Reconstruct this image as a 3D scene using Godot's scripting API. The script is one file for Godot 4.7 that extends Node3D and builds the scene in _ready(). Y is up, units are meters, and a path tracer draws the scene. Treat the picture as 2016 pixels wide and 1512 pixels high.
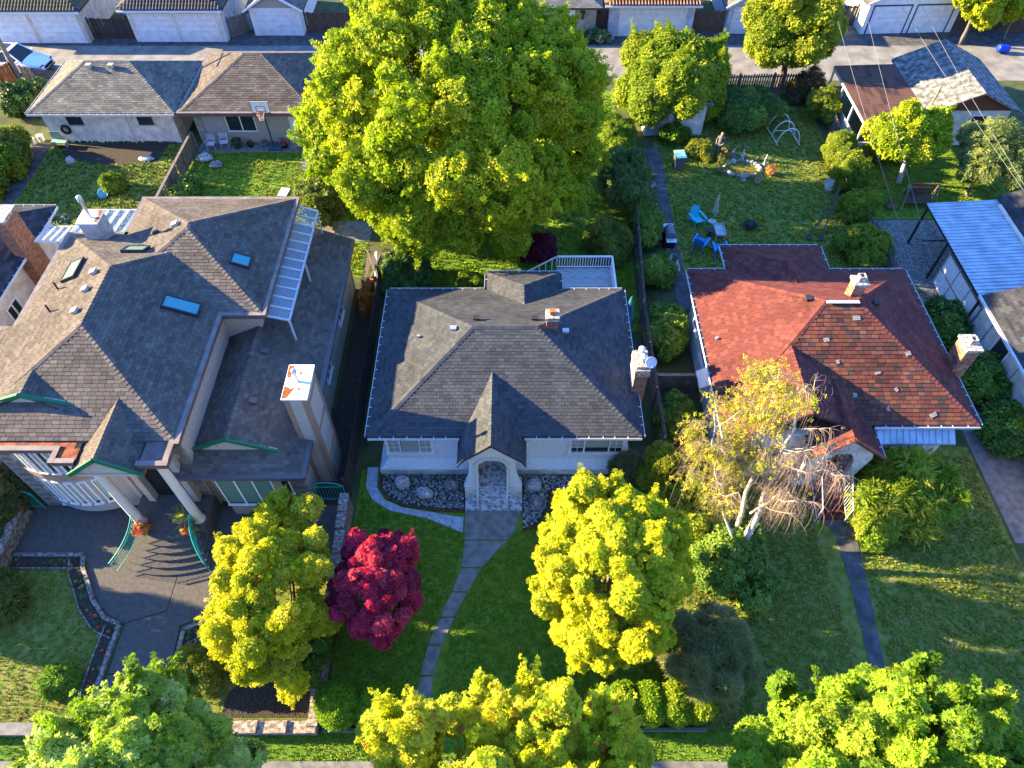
extends Node3D
# An aerial view over three houses between a front street and a back lane, late light from the left.

var rng := RandomNumberGenerator.new()
var M := {}
var taken := {}
var TX := {}

# ---------------------------------------------------------------- mesh builder
class MB:
	var v := PackedVector3Array()
	var n := PackedVector3Array()
	var c := PackedColorArray()
	var ix := PackedInt32Array()
	var col := Color.WHITE
	func tri(a: Vector3, b: Vector3, d: Vector3) -> void:
		var m := (b - a).cross(d - a)
		if m.length_squared() < 1e-14: return
		m = m.normalized()
		var k := v.size()
		v.append(a); v.append(b); v.append(d)
		for q in 3:
			n.append(m); c.append(col)
		ix.append(k); ix.append(k + 2); ix.append(k + 1)
	func quad(a: Vector3, b: Vector3, d: Vector3, e: Vector3) -> void:
		var m := (b - a).cross(e - a)
		if m.length_squared() < 1e-14: m = (d - b).cross(e - d)
		m = m.normalized()
		var k := v.size()
		v.append(a); v.append(b); v.append(d); v.append(e)
		for q in 4:
			n.append(m); c.append(col)
		ix.append_array(PackedInt32Array([k, k + 2, k + 1, k, k + 3, k + 2]))
	func poly(p: Array) -> void:
		for i in range(1, p.size() - 1): tri(p[0], p[i], p[i + 1])
	func box(at: Vector3, s: Vector3, b := Basis.IDENTITY) -> void:
		var x := b.x * s.x * .5; var y := b.y * s.y * .5; var z := b.z * s.z * .5
		quad(at + y - x + z, at + y + x + z, at + y + x - z, at + y - x - z)
		quad(at - y - x - z, at - y + x - z, at - y + x + z, at - y - x + z)
		quad(at + z - x - y, at + z + x - y, at + z + x + y, at + z - x + y)
		quad(at - z + x - y, at - z - x - y, at - z - x + y, at - z + x + y)
		quad(at + x + z - y, at + x - z - y, at + x - z + y, at + x + z + y)
		quad(at - x - z - y, at - x + z - y, at - x + z + y, at - x - z + y)
	func span(x0: float, x1: float, y0: float, y1: float, z0: float, z1: float) -> void:
		box(Vector3(x0 + x1, y0 + y1, z0 + z1) * .5, Vector3(absf(x1 - x0), absf(y1 - y0), absf(z1 - z0)))
	func beam(p: Vector3, q: Vector3, w: float, h: float, up := Vector3.UP) -> void:
		var d := q - p
		var l := d.length()
		if l < 1e-4: return
		d /= l
		if absf(d.dot(up)) > .98: up = Vector3.FORWARD if absf(d.dot(Vector3.FORWARD)) < .9 else Vector3.RIGHT
		var s := d.cross(up).normalized()
		box((p + q) * .5, Vector3(w, h, l), Basis(s, d.cross(s), d))
	func tube(p: Array, r: Array, sides := 6, cap := true) -> void:
		var k0 := v.size()
		var up := Vector3.UP
		var m := p.size()
		for i in m:
			var d: Vector3 = (p[mini(i + 1, m - 1)] - p[maxi(i - 1, 0)])
			d = d.normalized() if d.length() > 1e-6 else Vector3.UP
			var s := d.cross(up)
			if s.length() < .05: s = d.cross(Vector3.RIGHT)
			s = s.normalized()
			up = s.cross(d).normalized()
			var rr: float = r[mini(i, r.size() - 1)]
			for j in sides:
				var a := TAU * j / sides
				var o := s * cos(a) + up * sin(a)
				v.append(p[i] + o * rr); n.append(o); c.append(col)
		for i in m - 1:
			for j in sides:
				var a := k0 + i * sides + j
				var b := k0 + i * sides + (j + 1) % sides
				ix.append_array(PackedInt32Array([a, b, a + sides, b, b + sides, a + sides]))
		if cap:
			for e in [0, m - 1]:
				var k := v.size()
				var d: Vector3 = (p[1] - p[0]) * -1.0 if e == 0 else p[m - 1] - p[m - 2]
				for j in sides:
					v.append(v[k0 + e * sides + j]); n.append(d.normalized()); c.append(col)
				for j in range(1, sides - 1):
					ix.append_array(PackedInt32Array([k, k + j, k + j + 1]) if e else PackedInt32Array([k, k + j + 1, k + j]))
	func lathe(prof: Array, at: Vector3, sides := 12, sx := 1.0, sz := 1.0) -> void:
		var k0 := v.size()
		for i in prof.size():
			var d: Vector2 = prof[mini(i + 1, prof.size() - 1)] - prof[maxi(i - 1, 0)]
			var nn := Vector2(d.y, -d.x).normalized()
			for j in sides:
				var a := TAU * j / sides
				v.append(at + Vector3(prof[i].x * cos(a) * sx, prof[i].y, prof[i].x * sin(a) * sz))
				n.append(Vector3(nn.x * cos(a), nn.y, nn.x * sin(a)).normalized()); c.append(col)
		for i in prof.size() - 1:
			for j in sides:
				var a := k0 + i * sides + j
				var b := k0 + i * sides + (j + 1) % sides
				ix.append_array(PackedInt32Array([a, b, a + sides, b, b + sides, a + sides]))
	func blob(at: Vector3, r: Vector3, noise: FastNoiseLite, amp := .15, rings := 8, sides := 12) -> void:
		var pr := []
		var k0 := v.size()
		for i in rings + 1:
			var th := PI * i / rings
			for j in sides:
				var a := TAU * j / sides
				var d := Vector3(sin(th) * cos(a), cos(th), sin(th) * sin(a))
				var q := d * r * (1.0 + amp * noise.get_noise_3dv(d * 2.0 + at * 3.1))
				v.append(at + q); n.append((d / r).normalized()); c.append(col)
		for i in rings:
			for j in sides:
				var a := k0 + i * sides + j
				var b := k0 + i * sides + (j + 1) % sides
				ix.append_array(PackedInt32Array([a, a + sides, b, b, a + sides, b + sides]))
	func prism(p: Array, y0: float, y1: float) -> void:   # p: Vector2 (x, z)
		var pp := PackedVector2Array(p)
		if not Geometry2D.is_polygon_clockwise(pp): pp.reverse()
		var t := Geometry2D.triangulate_polygon(pp)
		for i in range(0, t.size(), 3):
			var a := Vector3(pp[t[i]].x, y1, pp[t[i]].y); var b := Vector3(pp[t[i + 1]].x, y1, pp[t[i + 1]].y); var d := Vector3(pp[t[i + 2]].x, y1, pp[t[i + 2]].y)
			if (b - a).cross(d - a).y < 0: tri(a, d, b)
			else: tri(a, b, d)
		if y1 - y0 > 1e-4:
			for i in pp.size():
				var a := pp[i]; var b := pp[(i + 1) % pp.size()]
				quad(Vector3(b.x, y0, b.y), Vector3(a.x, y0, a.y), Vector3(a.x, y1, a.y), Vector3(b.x, y1, b.y))
	func slab(p: Array, z0: float, z1: float, f := Transform3D.IDENTITY) -> void:   # p: Vector2 (x, y), thick along z
		var pp := PackedVector2Array(p)
		if Geometry2D.is_polygon_clockwise(pp): pp.reverse()
		var t := Geometry2D.triangulate_polygon(pp)
		for z in [z0, z1]:
			for i in range(0, t.size(), 3):
				var a: Vector3 = f * Vector3(pp[t[i]].x, pp[t[i]].y, z); var b: Vector3 = f * Vector3(pp[t[i + 1]].x, pp[t[i + 1]].y, z); var d: Vector3 = f * Vector3(pp[t[i + 2]].x, pp[t[i + 2]].y, z)
				if ((b - a).cross(d - a).dot(f.basis.z) > 0) == (z == z1): tri(a, b, d)
				else: tri(a, d, b)
		for i in pp.size():
			var a := pp[i]; var b := pp[(i + 1) % pp.size()]
			quad(f * Vector3(a.x, a.y, z0), f * Vector3(b.x, b.y, z0), f * Vector3(b.x, b.y, z1), f * Vector3(a.x, a.y, z1))
	func wall(a: Vector2, b: Vector2, y0: float, y1: float, t: float) -> void:
		beam(Vector3(a.x, (y0 + y1) * .5, a.y), Vector3(b.x, (y0 + y1) * .5, b.y), t, y1 - y0)
	func mesh() -> ArrayMesh:
		var m := ArrayMesh.new()
		if v.is_empty(): return m
		var a := []
		a.resize(Mesh.ARRAY_MAX)
		a[Mesh.ARRAY_VERTEX] = v; a[Mesh.ARRAY_NORMAL] = n; a[Mesh.ARRAY_COLOR] = c; a[Mesh.ARRAY_INDEX] = ix
		m.add_surface_from_arrays(Mesh.PRIMITIVE_TRIANGLES, a)
		return m

# ---------------------------------------------------------------- scene helpers
func numbered(s: String) -> String:
	var k: int = taken.get(s, 0)
	taken[s] = k + 1
	return s if k == 0 else "%s_%03d" % [s, k]

func tag(o: Node3D, label: String, cat: String, group := "") -> Node3D:
	o.set_meta("label", label); o.set_meta("category", cat)
	if group != "": o.set_meta("group", group)
	return o

func thing(called: String, label: String, cat: String, at := Vector3.ZERO, group := "", turn := 0.0) -> Node3D:
	var o := Node3D.new()
	o.name = numbered(called)
	add_child(o)
	o.position = at; o.rotation.y = turn
	return tag(o, label, cat, group)

func part(par: Node, called: String, m, mat: Material, xf := Transform3D.IDENTITY) -> MeshInstance3D:
	var o := MeshInstance3D.new()
	o.name = called
	o.mesh = m.mesh() if m is MB else m
	o.material_override = mat
	o.transform = xf
	par.add_child(o, true)
	return o

func one(called: String, label: String, cat: String, m, mat: Material, group := "") -> MeshInstance3D:
	var o := part(self, numbered(called), m, mat)
	tag(o, label, cat, group)
	return o

func struct(called: String, m, mat: Material) -> MeshInstance3D:
	var o := part(self, numbered(called), m, mat)
	o.set_meta("kind", "structure")
	return o

func sheet(called: String, p: Array, y: float, mat: Material, thick := 0.0) -> MeshInstance3D:
	var b := MB.new()
	b.prism(p, y - thick, y)
	return struct(called, b, mat)

func P2(a: Array) -> Array:
	var r := []
	for i in range(0, a.size(), 2): r.append(Vector2(a[i], a[i + 1]))
	return r

func lin(r: float, g: float, b: float) -> Color: return Color(r, g, b).linear_to_srgb()

# ---------------------------------------------------------------- textures and materials
func ntex(key: String, freq: float, oct: int, lo: float, hi: float, size := 256, kind := FastNoiseLite.TYPE_SIMPLEX_SMOOTH, contrast := 1.0) -> ImageTexture:
	if TX.has(key): return TX[key]
	var f := FastNoiseLite.new()
	f.seed = key.hash() % 9999
	f.noise_type = kind; f.frequency = freq; f.fractal_octaves = oct
	var im := f.get_seamless_image(size, size)
	im.convert(Image.FORMAT_L8)
	var d := im.get_data()
	for i in d.size():
		var t := clampf((d[i] / 255.0 - .5) * contrast + .5, 0, 1)
		d[i] = int(255.0 * lerpf(lo, hi, t))
	TX[key] = ImageTexture.create_from_image(Image.create_from_data(size, size, false, Image.FORMAT_L8, d))
	return TX[key]

func rtex(key: String, freq: float, oct: int, ramp: Array, size := 256, sx := 1, sy := 1, contrast := 1.0) -> ImageTexture:   # ramp: linear colours
	if TX.has(key): return TX[key]
	var f := FastNoiseLite.new()
	f.seed = key.hash() % 9999
	f.noise_type = FastNoiseLite.TYPE_SIMPLEX_SMOOTH; f.frequency = freq; f.fractal_octaves = oct
	var im := f.get_seamless_image(size / sx, size / sy)
	if sx * sy > 1: im.resize(size, size, Image.INTERPOLATE_CUBIC)
	im.convert(Image.FORMAT_L8)
	var g := FastNoiseLite.new()
	g.seed = 77; g.frequency = .45; g.fractal_octaves = 2
	var im2 := g.get_seamless_image(size, size)
	im2.convert(Image.FORMAT_L8)
	var d := im.get_data(); var e := im2.get_data()
	var o := PackedByteArray()
	o.resize(size * size * 3)
	var lut := []
	for i in 256:
		var t := clampf((i / 255.0 - .5) * contrast + .5, 0, 1) * (ramp.size() - 1)
		var k := mini(int(t), ramp.size() - 2)
		lut.append(ramp[k].lerp(ramp[k + 1], t - k))
	for i in size * size:
		var q: Color = lut[d[i]] * (0.72 + .56 * e[i] / 255.0)
		q = q.clamp().linear_to_srgb()
		o[i * 3] = int(q.r * 255); o[i * 3 + 1] = int(q.g * 255); o[i * 3 + 2] = int(q.b * 255)
	TX[key] = ImageTexture.create_from_image(Image.create_from_data(size, size, false, Image.FORMAT_RGB8, o))
	return TX[key]

func mat(key: String, color: Color, rough := .9, o := {}) -> StandardMaterial3D:
	if M.has(key): return M[key]
	var m := StandardMaterial3D.new()
	m.resource_name = key
	m.albedo_color = color.linear_to_srgb()
	m.roughness = rough
	m.metallic = o.get("metal", 0.0)
	m.metallic_specular = o.get("spec", .35)
	m.vertex_color_use_as_albedo = o.get("vc", false)
	if o.has("tex"):
		m.albedo_texture = o.tex
		m.uv1_triplanar = true
		m.uv1_world_triplanar = o.get("world", true)
		m.uv1_triplanar_sharpness = 4.0
		var s = o.get("scale", 1.0)
		m.uv1_scale = s if s is Vector3 else Vector3.ONE * s
	if o.has("tex2"):
		m.detail_enabled = true
		m.detail_blend_mode = BaseMaterial3D.BLEND_MODE_MUL
		m.detail_albedo = o.tex2
	if o.has("bump"):
		m.heightmap_enabled = true
		m.heightmap_texture = o.get("btex", o.get("tex"))
		m.heightmap_scale = o.bump
		m.uv1_triplanar = true; m.uv1_world_triplanar = o.get("world", true)
	if o.has("back"):
		m.backlight_enabled = true
		m.backlight = Color(o.back.r, o.back.g, o.back.b)
	if o.get("cull", true) == false: m.cull_mode = BaseMaterial3D.CULL_DISABLED
	M[key] = m
	return m

func jit(c: Color, a: float) -> Color:
	var k := 1.0 + rng.randf_range(-a, a)
	return Color(c.r * k * (1 + rng.randf_range(-a, a) * .25), c.g * k, c.b * k * (1 + rng.randf_range(-a, a) * .25))

func rdir() -> Vector3:
	var z := rng.randf_range(-1, 1); var a := rng.randf() * TAU; var r := sqrt(1 - z * z)
	return Vector3(r * cos(a), z, r * sin(a))

# ---------------------------------------------------------------- roofs
# A roof plane is an Array of Vector3, counter-clockwise seen from outside, whose first edge is the eave.
func plane_n(p: Array) -> Vector3:
	return (p[1] - p[0]).cross(p[p.size() - 1] - p[0]).normalized()

func tab_mesh(w: float, e: float, th: float, col: Color) -> ArrayMesh:
	var b := MB.new()
	b.col = col
	tab(b, [Vector3(0, 0, 0), Vector3(w, 0, 0), Vector3(w, 0, -e), Vector3(0, 0, -e)], th, Vector3.UP, Vector3.ZERO, Vector3.FORWARD, e)
	return b.mesh()

func tab(b: MB, q: Array, th: float, nn: Vector3, foot: Vector3, w: Vector3, e: float) -> void:   # one shingle: thick at its lower edge
	var top := []
	for p in q:
		var t: float = clampf((p - foot).dot(w) / e, 0, 1)
		top.append(p + nn * lerpf(th, .003, t))
	b.poly(top)
	for i in q.size():
		var j := (i + 1) % q.size()
		if (top[i] - q[i]).length() + (top[j] - q[j]).length() > .012:
			b.quad(q[i], q[j], top[j], top[i])

func shingles(b: MB, p: Array, o: Dictionary, singles = null, most := 0) -> void:
	var nn := plane_n(p)
	var u: Vector3 = (p[1] - p[0]).normalized()
	var w := nn.cross(u)
	var e: float = o.e; var tw: float = o.w; var th: float = o.th
	var poly := PackedVector2Array()
	var lo := Vector2(1e9, 1e9); var hi := -lo
	for q in p:
		var t := Vector2((q - p[0]).dot(u), (q - p[0]).dot(w))
		poly.append(t); lo = lo.min(t); hi = hi.max(t)
	var wn := FastNoiseLite.new()
	wn.seed = 31
	wn.frequency = .45
	wn.fractal_octaves = 3
	var made := 0
	var row := 0
	var t0 := lo.y
	while t0 < hi.y - .01:
		var s: float = lo.x - tw * (.5 if row % 2 else .0) - tw * rng.randf() * o.get("rag", .3)
		while s < hi.x:
			var sw := tw * rng.randf_range(1 - o.get("vary", .0), 1 + o.get("vary", .0))
			var g: float = o.get("gap", .008)
			var r := PackedVector2Array([Vector2(s + g * .5, t0), Vector2(s + sw - g * .5, t0), Vector2(s + sw - g * .5, t0 + e), Vector2(s + g * .5, t0 + e)])
			s += sw
			var ins := 0
			for k in r:
				if Geometry2D.is_point_in_polygon(k, poly): ins += 1
			var outs := []
			if ins == 4: outs = [r]
			else: outs = Geometry2D.intersect_polygons(r, poly)
			var tone: Color = o.cols[rng.randi() % o.cols.size()]
			var foot: Vector3 = p[0] + w * t0
			if ins == 4 and singles != null and made < most and o.get("vary", 0.0) == 0.0:
				made += 1
				singles.append(Transform3D(Basis(u, nn, -w), p[0] + u * r[0].x + w * t0))
				continue
			var wear: Vector3 = foot + u * r[0].x
			b.col = jit(tone, o.get("jit", .1)) * (1.0 + .3 * wn.get_noise_3d(wear.x, wear.y * 3.0, wear.z) + .12 * wn.get_noise_2d(r[0].x * 5.0, t0))
			for q in outs:
				if q.size() < 3: continue
				var pts := []
				for k in q: pts.append(p[0] + u * k.x + w * k.y)
				if (pts[1] - pts[0]).cross(pts[2] - pts[0]).dot(nn) < 0: pts.reverse()
				tab(b, pts, th * rng.randf_range(.7, 1.2), nn, foot, w, e)
		t0 += e
		row += 1

func caps(b: MB, a: Vector3, d: Vector3, n1: Vector3, n2: Vector3, o: Dictionary) -> void:
	var ed := (d - a).normalized()
	var l := (d - a).length()
	var s1 := ed.cross(n1).normalized()
	if s1.dot(n2) > 0: s1 = -s1
	var s2 := ed.cross(n2).normalized()
	if s2.dot(n1) > 0: s2 = -s2
	var up := (n1 + n2).normalized()
	var st := .19
	var wd: float = o.get("capw", .14)
	var k := 0
	while k * st < l:
		var p := a + ed * k * st
		var q := a + ed * minf((k + 1) * st, l)
		b.col = jit(o.cols[rng.randi() % o.cols.size()], .12) * 1.1
		var hp := up * .034; var hq := up * .016
		b.quad(p + hp, p + hp + s1 * wd, q + hq + s1 * wd, q + hq)
		b.quad(p + hp, q + hq, q + hq + s2 * wd, p + hp + s2 * wd)
		b.quad(p + s1 * wd, p + hp + s1 * wd, p + hp, p)
		b.quad(p, p + hp, p + hp + s2 * wd, p + s2 * wd)
		k += 1

# hip roof over a rectangle; ridge along the longer side; returns [front, right, back, left] planes plus ridge ends
func hip_planes(x0: float, x1: float, z0: float, z1: float, h: float, sl: float) -> Dictionary:   # z0 back, z1 front
	var wx := x1 - x0; var wz := z1 - z0
	var r := minf(wx, wz) * .5
	var a: Vector3; var b: Vector3
	var y := h + r * sl
	if wx >= wz:
		a = Vector3(x0 + r, y, (z0 + z1) * .5); b = Vector3(x1 - r, y, (z0 + z1) * .5)
	else:
		a = Vector3((x0 + x1) * .5, y, z1 - r); b = Vector3((x0 + x1) * .5, y, z0 + r)   # a front, b back
	var fl := Vector3(x0, h, z1); var fr := Vector3(x1, h, z1); var br := Vector3(x1, h, z0); var bl := Vector3(x0, h, z0)
	if wx >= wz:
		return {"front": [fl, fr, b, a], "right": [fr, br, b], "back": [br, bl, a, b], "left": [bl, fl, a], "a": a, "b": b, "hips": [[fl, a, "front", "left"], [fr, b, "front", "right"], [br, b, "back", "right"], [bl, a, "back", "left"], [a, b, "front", "back"]]}
	return {"front": [fl, fr, a], "right": [fr, br, b, a], "back": [br, bl, b], "left": [bl, fl, a, b], "a": a, "b": b, "hips": [[fl, a, "front", "left"], [fr, a, "front", "right"], [br, b, "back", "right"], [bl, b, "back", "left"], [a, b, "left", "right"]]}

func roof(par: Node3D, planes: Array, ridges: Array, o: Dictionary, shm: Material, dm: Material, single_plane := -1, most := 0, called := "roof") -> MeshInstance3D:
	var deck := MB.new()
	for p in planes:
		var nn := plane_n(p)
		deck.poly(p.map(func(q): return q - nn * .004))
		var low: Array = p.map(func(q): return q - Vector3(0, .14, 0))
		low.reverse()
		deck.poly(low)
		for i in p.size():
			var j: int = (i + 1) % p.size()
			if i == 0 or o.get("rims", false):
				deck.quad(p[i] - Vector3(0, .14, 0), p[j] - Vector3(0, .14, 0), p[j] - nn * .004, p[i] - nn * .004)
	var r := part(par, called, deck, dm)
	var sh := MB.new()
	var singles := []
	for i in planes.size():
		if i == single_plane: shingles(sh, planes[i], o, singles, most)
		else: shingles(sh, planes[i], o)
	for e in ridges: caps(sh, e[0], e[1], e[2], e[3], o)
	part(r, "shingles", sh, shm).set_meta("kind", "stuff")
	if singles.size():
		var kinds := []
		for c in o.cols: kinds.append(tab_mesh(o.w - o.get("gap", .008), o.e, o.th, c))
		for x in singles: part(r, "shingle", kinds[rng.randi() % kinds.size()], shm, x)
	return r

func gutter(par: Node3D, a: Vector3, b: Vector3, out: Vector3, trough: Material, lip: Material, clips := true) -> void:
	var g := MB.new()
	g.beam(a + out * .06 - Vector3(0, .07, 0), b + out * .06 - Vector3(0, .07, 0), .11, .1)
	var p := part(par, "gutter", g, trough)
	var l := MB.new()
	l.beam(a + out * .125 - Vector3(0, .055, 0), b + out * .125 - Vector3(0, .055, 0), .018, .12)
	part(p, "gutter_lip", l, lip)
	if clips:
		var c := MB.new()
		var n := int((b - a).length() / .48)
		for i in range(1, n):
			var q := a.lerp(b, (i + rng.randf_range(-.12, .12)) / n)
			c.beam(q - Vector3(0, .012, 0) - out * .03, q - Vector3(0, .012, 0) + out * .13, .028, .014)
		part(p, "bracket", c, lip).set_meta("kind", "stuff")

# ---------------------------------------------------------------- openings
# f: frame of the wall face, x to the right, y up, z outwards, origin at the middle of the opening's foot
func window(par: Node3D, f: Transform3D, w: float, h: float, lights: Array, fm: Material, gm: Material, o := {}) -> MeshInstance3D:
	var t: float = o.get("t", .09); var d: float = o.get("d", .06)
	var b := MB.new()
	b.span(-w / 2 - t, w / 2 + t, h, h + t, 0, d)
	b.span(-w / 2 - t - .03, w / 2 + t + .03, -t, 0, 0, d + .04)
	b.span(-w / 2 - t, -w / 2, 0, h, 0, d)
	b.span(w / 2, w / 2 + t, 0, h, 0, d)
	var x := -w / 2
	var total := 0.0
	for k in lights: total += k
	var panes := []
	for i in lights.size():
		var ww: float = w * lights[i] / total
		if i > 0: b.span(x - .035, x + .035, 0, h, .0, d - .01)
		panes.append([x + (.035 if i else .0), x + ww - (.035 if i < lights.size() - 1 else .0)])
		x += ww
	for i in o.get("grid", []):
		var q: Array = panes[i]
		for k in range(1, 3): b.span(q[0], q[1], h * k / 3.0 - .01, h * k / 3.0 + .01, .016, .024)
		b.span((q[0] + q[1]) / 2 - .01, (q[0] + q[1]) / 2 + .01, 0, h, .017, .025)
	var fr := part(par, o.get("called", "window"), b, fm, f)
	for q in panes:
		var g := MB.new()
		g.span(q[0], q[1], 0, h, .004, .014)
		part(fr, "pane", g, gm)
	if o.has("blind"):
		for i in o.blind:
			var q: Array = panes[i]
			var g := MB.new()
			g.span(q[0] + .02, q[1] - .02, h * o.get("blind_from", .3), h - .01, .0145, .0155)
			part(fr, "blind", g, o.blind_m)
	return fr

func face(x: float, y: float, z: float, yaw := 0.0) -> Transform3D:   # yaw 0 faces +z (the street)
	return Transform3D(Basis(Vector3.UP, yaw), Vector3(x, y, z))

# ---------------------------------------------------------------- bricks (joined, one part)
func brick_faces(par: Node3D, x0: float, x1: float, y0: float, y1: float, z0: float, z1: float, cols: Array, bm: Material, mortar: Material) -> void:
	var core := MB.new()
	core.span(x0, x1, y0, y1, z0, z1)
	var p := part(par, "chimney_stack", core, mortar)
	var b := MB.new()
	var ch := .078; var bl := .215; var d := .008
	var rows := int((y1 - y0) / ch)
	for r in rows:
		var y := y0 + r * ch
		for side in 4:
			var len_ := (x1 - x0) if side % 2 == 0 else (z1 - z0)
			var s := -.1 * (r % 2)
			while s < len_:
				var a := maxf(s, 0); var e := minf(s + bl - .012, len_)
				s += bl
				if e - a < .02: continue
				b.col = jit(cols[rng.randi() % cols.size()], .14)
				match side:
					0: b.span(x0 + a, x0 + e, y, y + ch - .012, z1, z1 + d)
					1: b.span(x1, x1 + d, y, y + ch - .012, z0 + a, z0 + e)
					2: b.span(x0 + a, x0 + e, y, y + ch - .012, z0 - d, z0)
					3: b.span(x0 - d, x0, y, y + ch - .012, z0 + a, z0 + e)
	part(p, "bricks", b, bm).set_meta("kind", "stuff")

# ---------------------------------------------------------------- fences
func fence(a: Vector2, b: Vector2, h: float, label: String, m: Material, o := {}) -> Node3D:
	var t := thing(o.get("called", "wooden_fence"), label, o.get("cat", "fence"), Vector3(a.x, o.get("y", 0.0), a.y), o.get("group", ""))
	var d := (b - a)
	var l := d.length()
	t.rotation.y = -atan2(d.y, d.x)
	var bw: float = o.get("bw", .14); var gap: float = o.get("gap", .012)
	var kinds := []
	for k in 4:
		var q := MB.new()
		q.col = jit(Color(1, 1, 1), .22)
		var hh := h * rng.randf_range(.97, 1.02)
		q.span(-bw / 2, bw / 2, .04, hh, -.011, .011)
		kinds.append(q.mesh())
	var n := int(l / (bw + gap))
	for i in n:
		if rng.randf() < o.get("missing", 0.0): continue
		var x := (i + .5) * (l / n)
		var bs := Basis(Vector3.UP, rng.randf_range(-.05, .05)) * Basis(Vector3.BACK, rng.randf_range(-.012, .012))
		part(t, "board", kinds[rng.randi() % 4], m, Transform3D(bs, Vector3(x, 0, rng.randf_range(-.004, .004))))
	var pm := MB.new(); pm.span(-.05, .05, 0, h + .06, -.11, -.015)
	var pmm := pm.mesh()
	var np := maxi(2, int(l / 2.2) + 1)
	for i in np: part(t, "post", pmm, m, Transform3D(Basis.IDENTITY, Vector3(l * i / (np - 1), 0, 0)))
	for y in [.35, h - .25]:
		var r := MB.new(); r.span(0, l, y, y + .09, -.05, -.014)
		part(t, "rail", r, m)
	if o.get("cap", false):
		var r := MB.new(); r.span(0, l, h + .03, h + .07, -.08, .08)
		part(t, "cap_rail", r, m)
	return t

# ---------------------------------------------------------------- plants
func leaf(b: MB, at: Vector3, dir: Vector3, up: Vector3, l: float, w: float, kind: int) -> void:
	var s := dir.cross(up).normalized()
	up = s.cross(dir).normalized()
	if kind == 1:       # lobed: five points round the stem end
		var ctr := at + dir * l * .42 + up * l * .05
		var ring := []
		for k in 10:
			var a := -PI + TAU * k / 10.0
			var r := l * (.62 if k % 2 == 1 else .27)
			if k == 0: r = l * .3
			ring.append(ctr + dir * cos(a) * r + s * sin(a) * r * w / l * 1.1 - up * absf(sin(a)) * l * .12)
		for k in 10: b.tri(ctr, ring[k], ring[(k + 1) % 10])
	else:
		var m := at + dir * l * .45
		var e := at + dir * l - up * l * .12
		b.quad(at, m + s * w * .5 + up * w * .12, e, m)
		b.quad(at, m, e, m - s * w * .5 + up * w * .12)

func sprig(key: String, nl: int, l: float, w: float, kind := 0, spread := 1.0, rise := .6) -> ArrayMesh:
	if TX.has(key): return TX[key]
	var b := MB.new()
	for i in nl:
		var a := TAU * i * .381966 * 1.0 + rng.randf() * .5
		var f := (i + .5) / nl
		var d := Vector3(cos(a) * (1.05 - f * .5) * spread, rise * (f - .25) + rng.randf_range(-.2, .2), sin(a) * (1.05 - f * .5) * spread).normalized()
		var at := Vector3(rng.randf_range(-.3, .3) * l * spread, f * l * 1.1 * rise, rng.randf_range(-.3, .3) * l * spread) + d * l * .25
		b.col = jit(Color(1, 1, 1), .16)
		leaf(b, at, d, Vector3.UP, l * rng.randf_range(.8, 1.15), w * rng.randf_range(.85, 1.15), kind)
	TX[key] = b.mesh()
	return TX[key]

func blade_tuft(key: String, nb: int, h: float, w: float, lean := .5) -> ArrayMesh:
	if TX.has(key): return TX[key]
	var b := MB.new()
	for i in nb:
		var a := rng.randf() * TAU
		var d := Vector3(cos(a), 0, sin(a))
		var s := Vector3(-d.z, 0, d.x) * w * .5
		var hh := h * rng.randf_range(.6, 1.2)
		var at := d * rng.randf() * h * .5
		b.col = jit(Color(1, 1, 1), .2)
		var m := at + d * hh * lean * .35 + Vector3.UP * hh * .6
		var e := at + d * hh * lean + Vector3.UP * hh
		b.quad(at - s, at + s, m + s * .7, m - s * .7)
		b.tri(m - s * .7, m + s * .7, e)
	TX[key] = b.mesh()
	return TX[key]

func scatter(par: Node, called: String, mesh: Mesh, m: Material, xf: Array, cols: Array) -> MultiMeshInstance3D:
	var buf := PackedFloat32Array()
	buf.resize(xf.size() * 16)
	for i in xf.size():
		var t: Transform3D = xf[i]
		var k := i * 16
		var x := t.basis.x; var y := t.basis.y; var z := t.basis.z; var p := t.origin
		buf[k] = x.x; buf[k + 1] = y.x; buf[k + 2] = z.x; buf[k + 3] = p.x
		buf[k + 4] = x.y; buf[k + 5] = y.y; buf[k + 6] = z.y; buf[k + 7] = p.y
		buf[k + 8] = x.z; buf[k + 9] = y.z; buf[k + 10] = z.z; buf[k + 11] = p.z
		var c: Color = cols[i]
		buf[k + 12] = c.r; buf[k + 13] = c.g; buf[k + 14] = c.b; buf[k + 15] = 1
	var mm := MultiMesh.new()
	mm.transform_format = MultiMesh.TRANSFORM_3D
	mm.use_colors = true
	mm.mesh = mesh
	mm.instance_count = xf.size()
	mm.buffer = buf
	var o := MultiMeshInstance3D.new()
	o.name = called
	o.multimesh = mm
	o.material_override = m
	o.set_meta("kind", "stuff")
	par.add_child(o, true)
	return o

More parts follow.
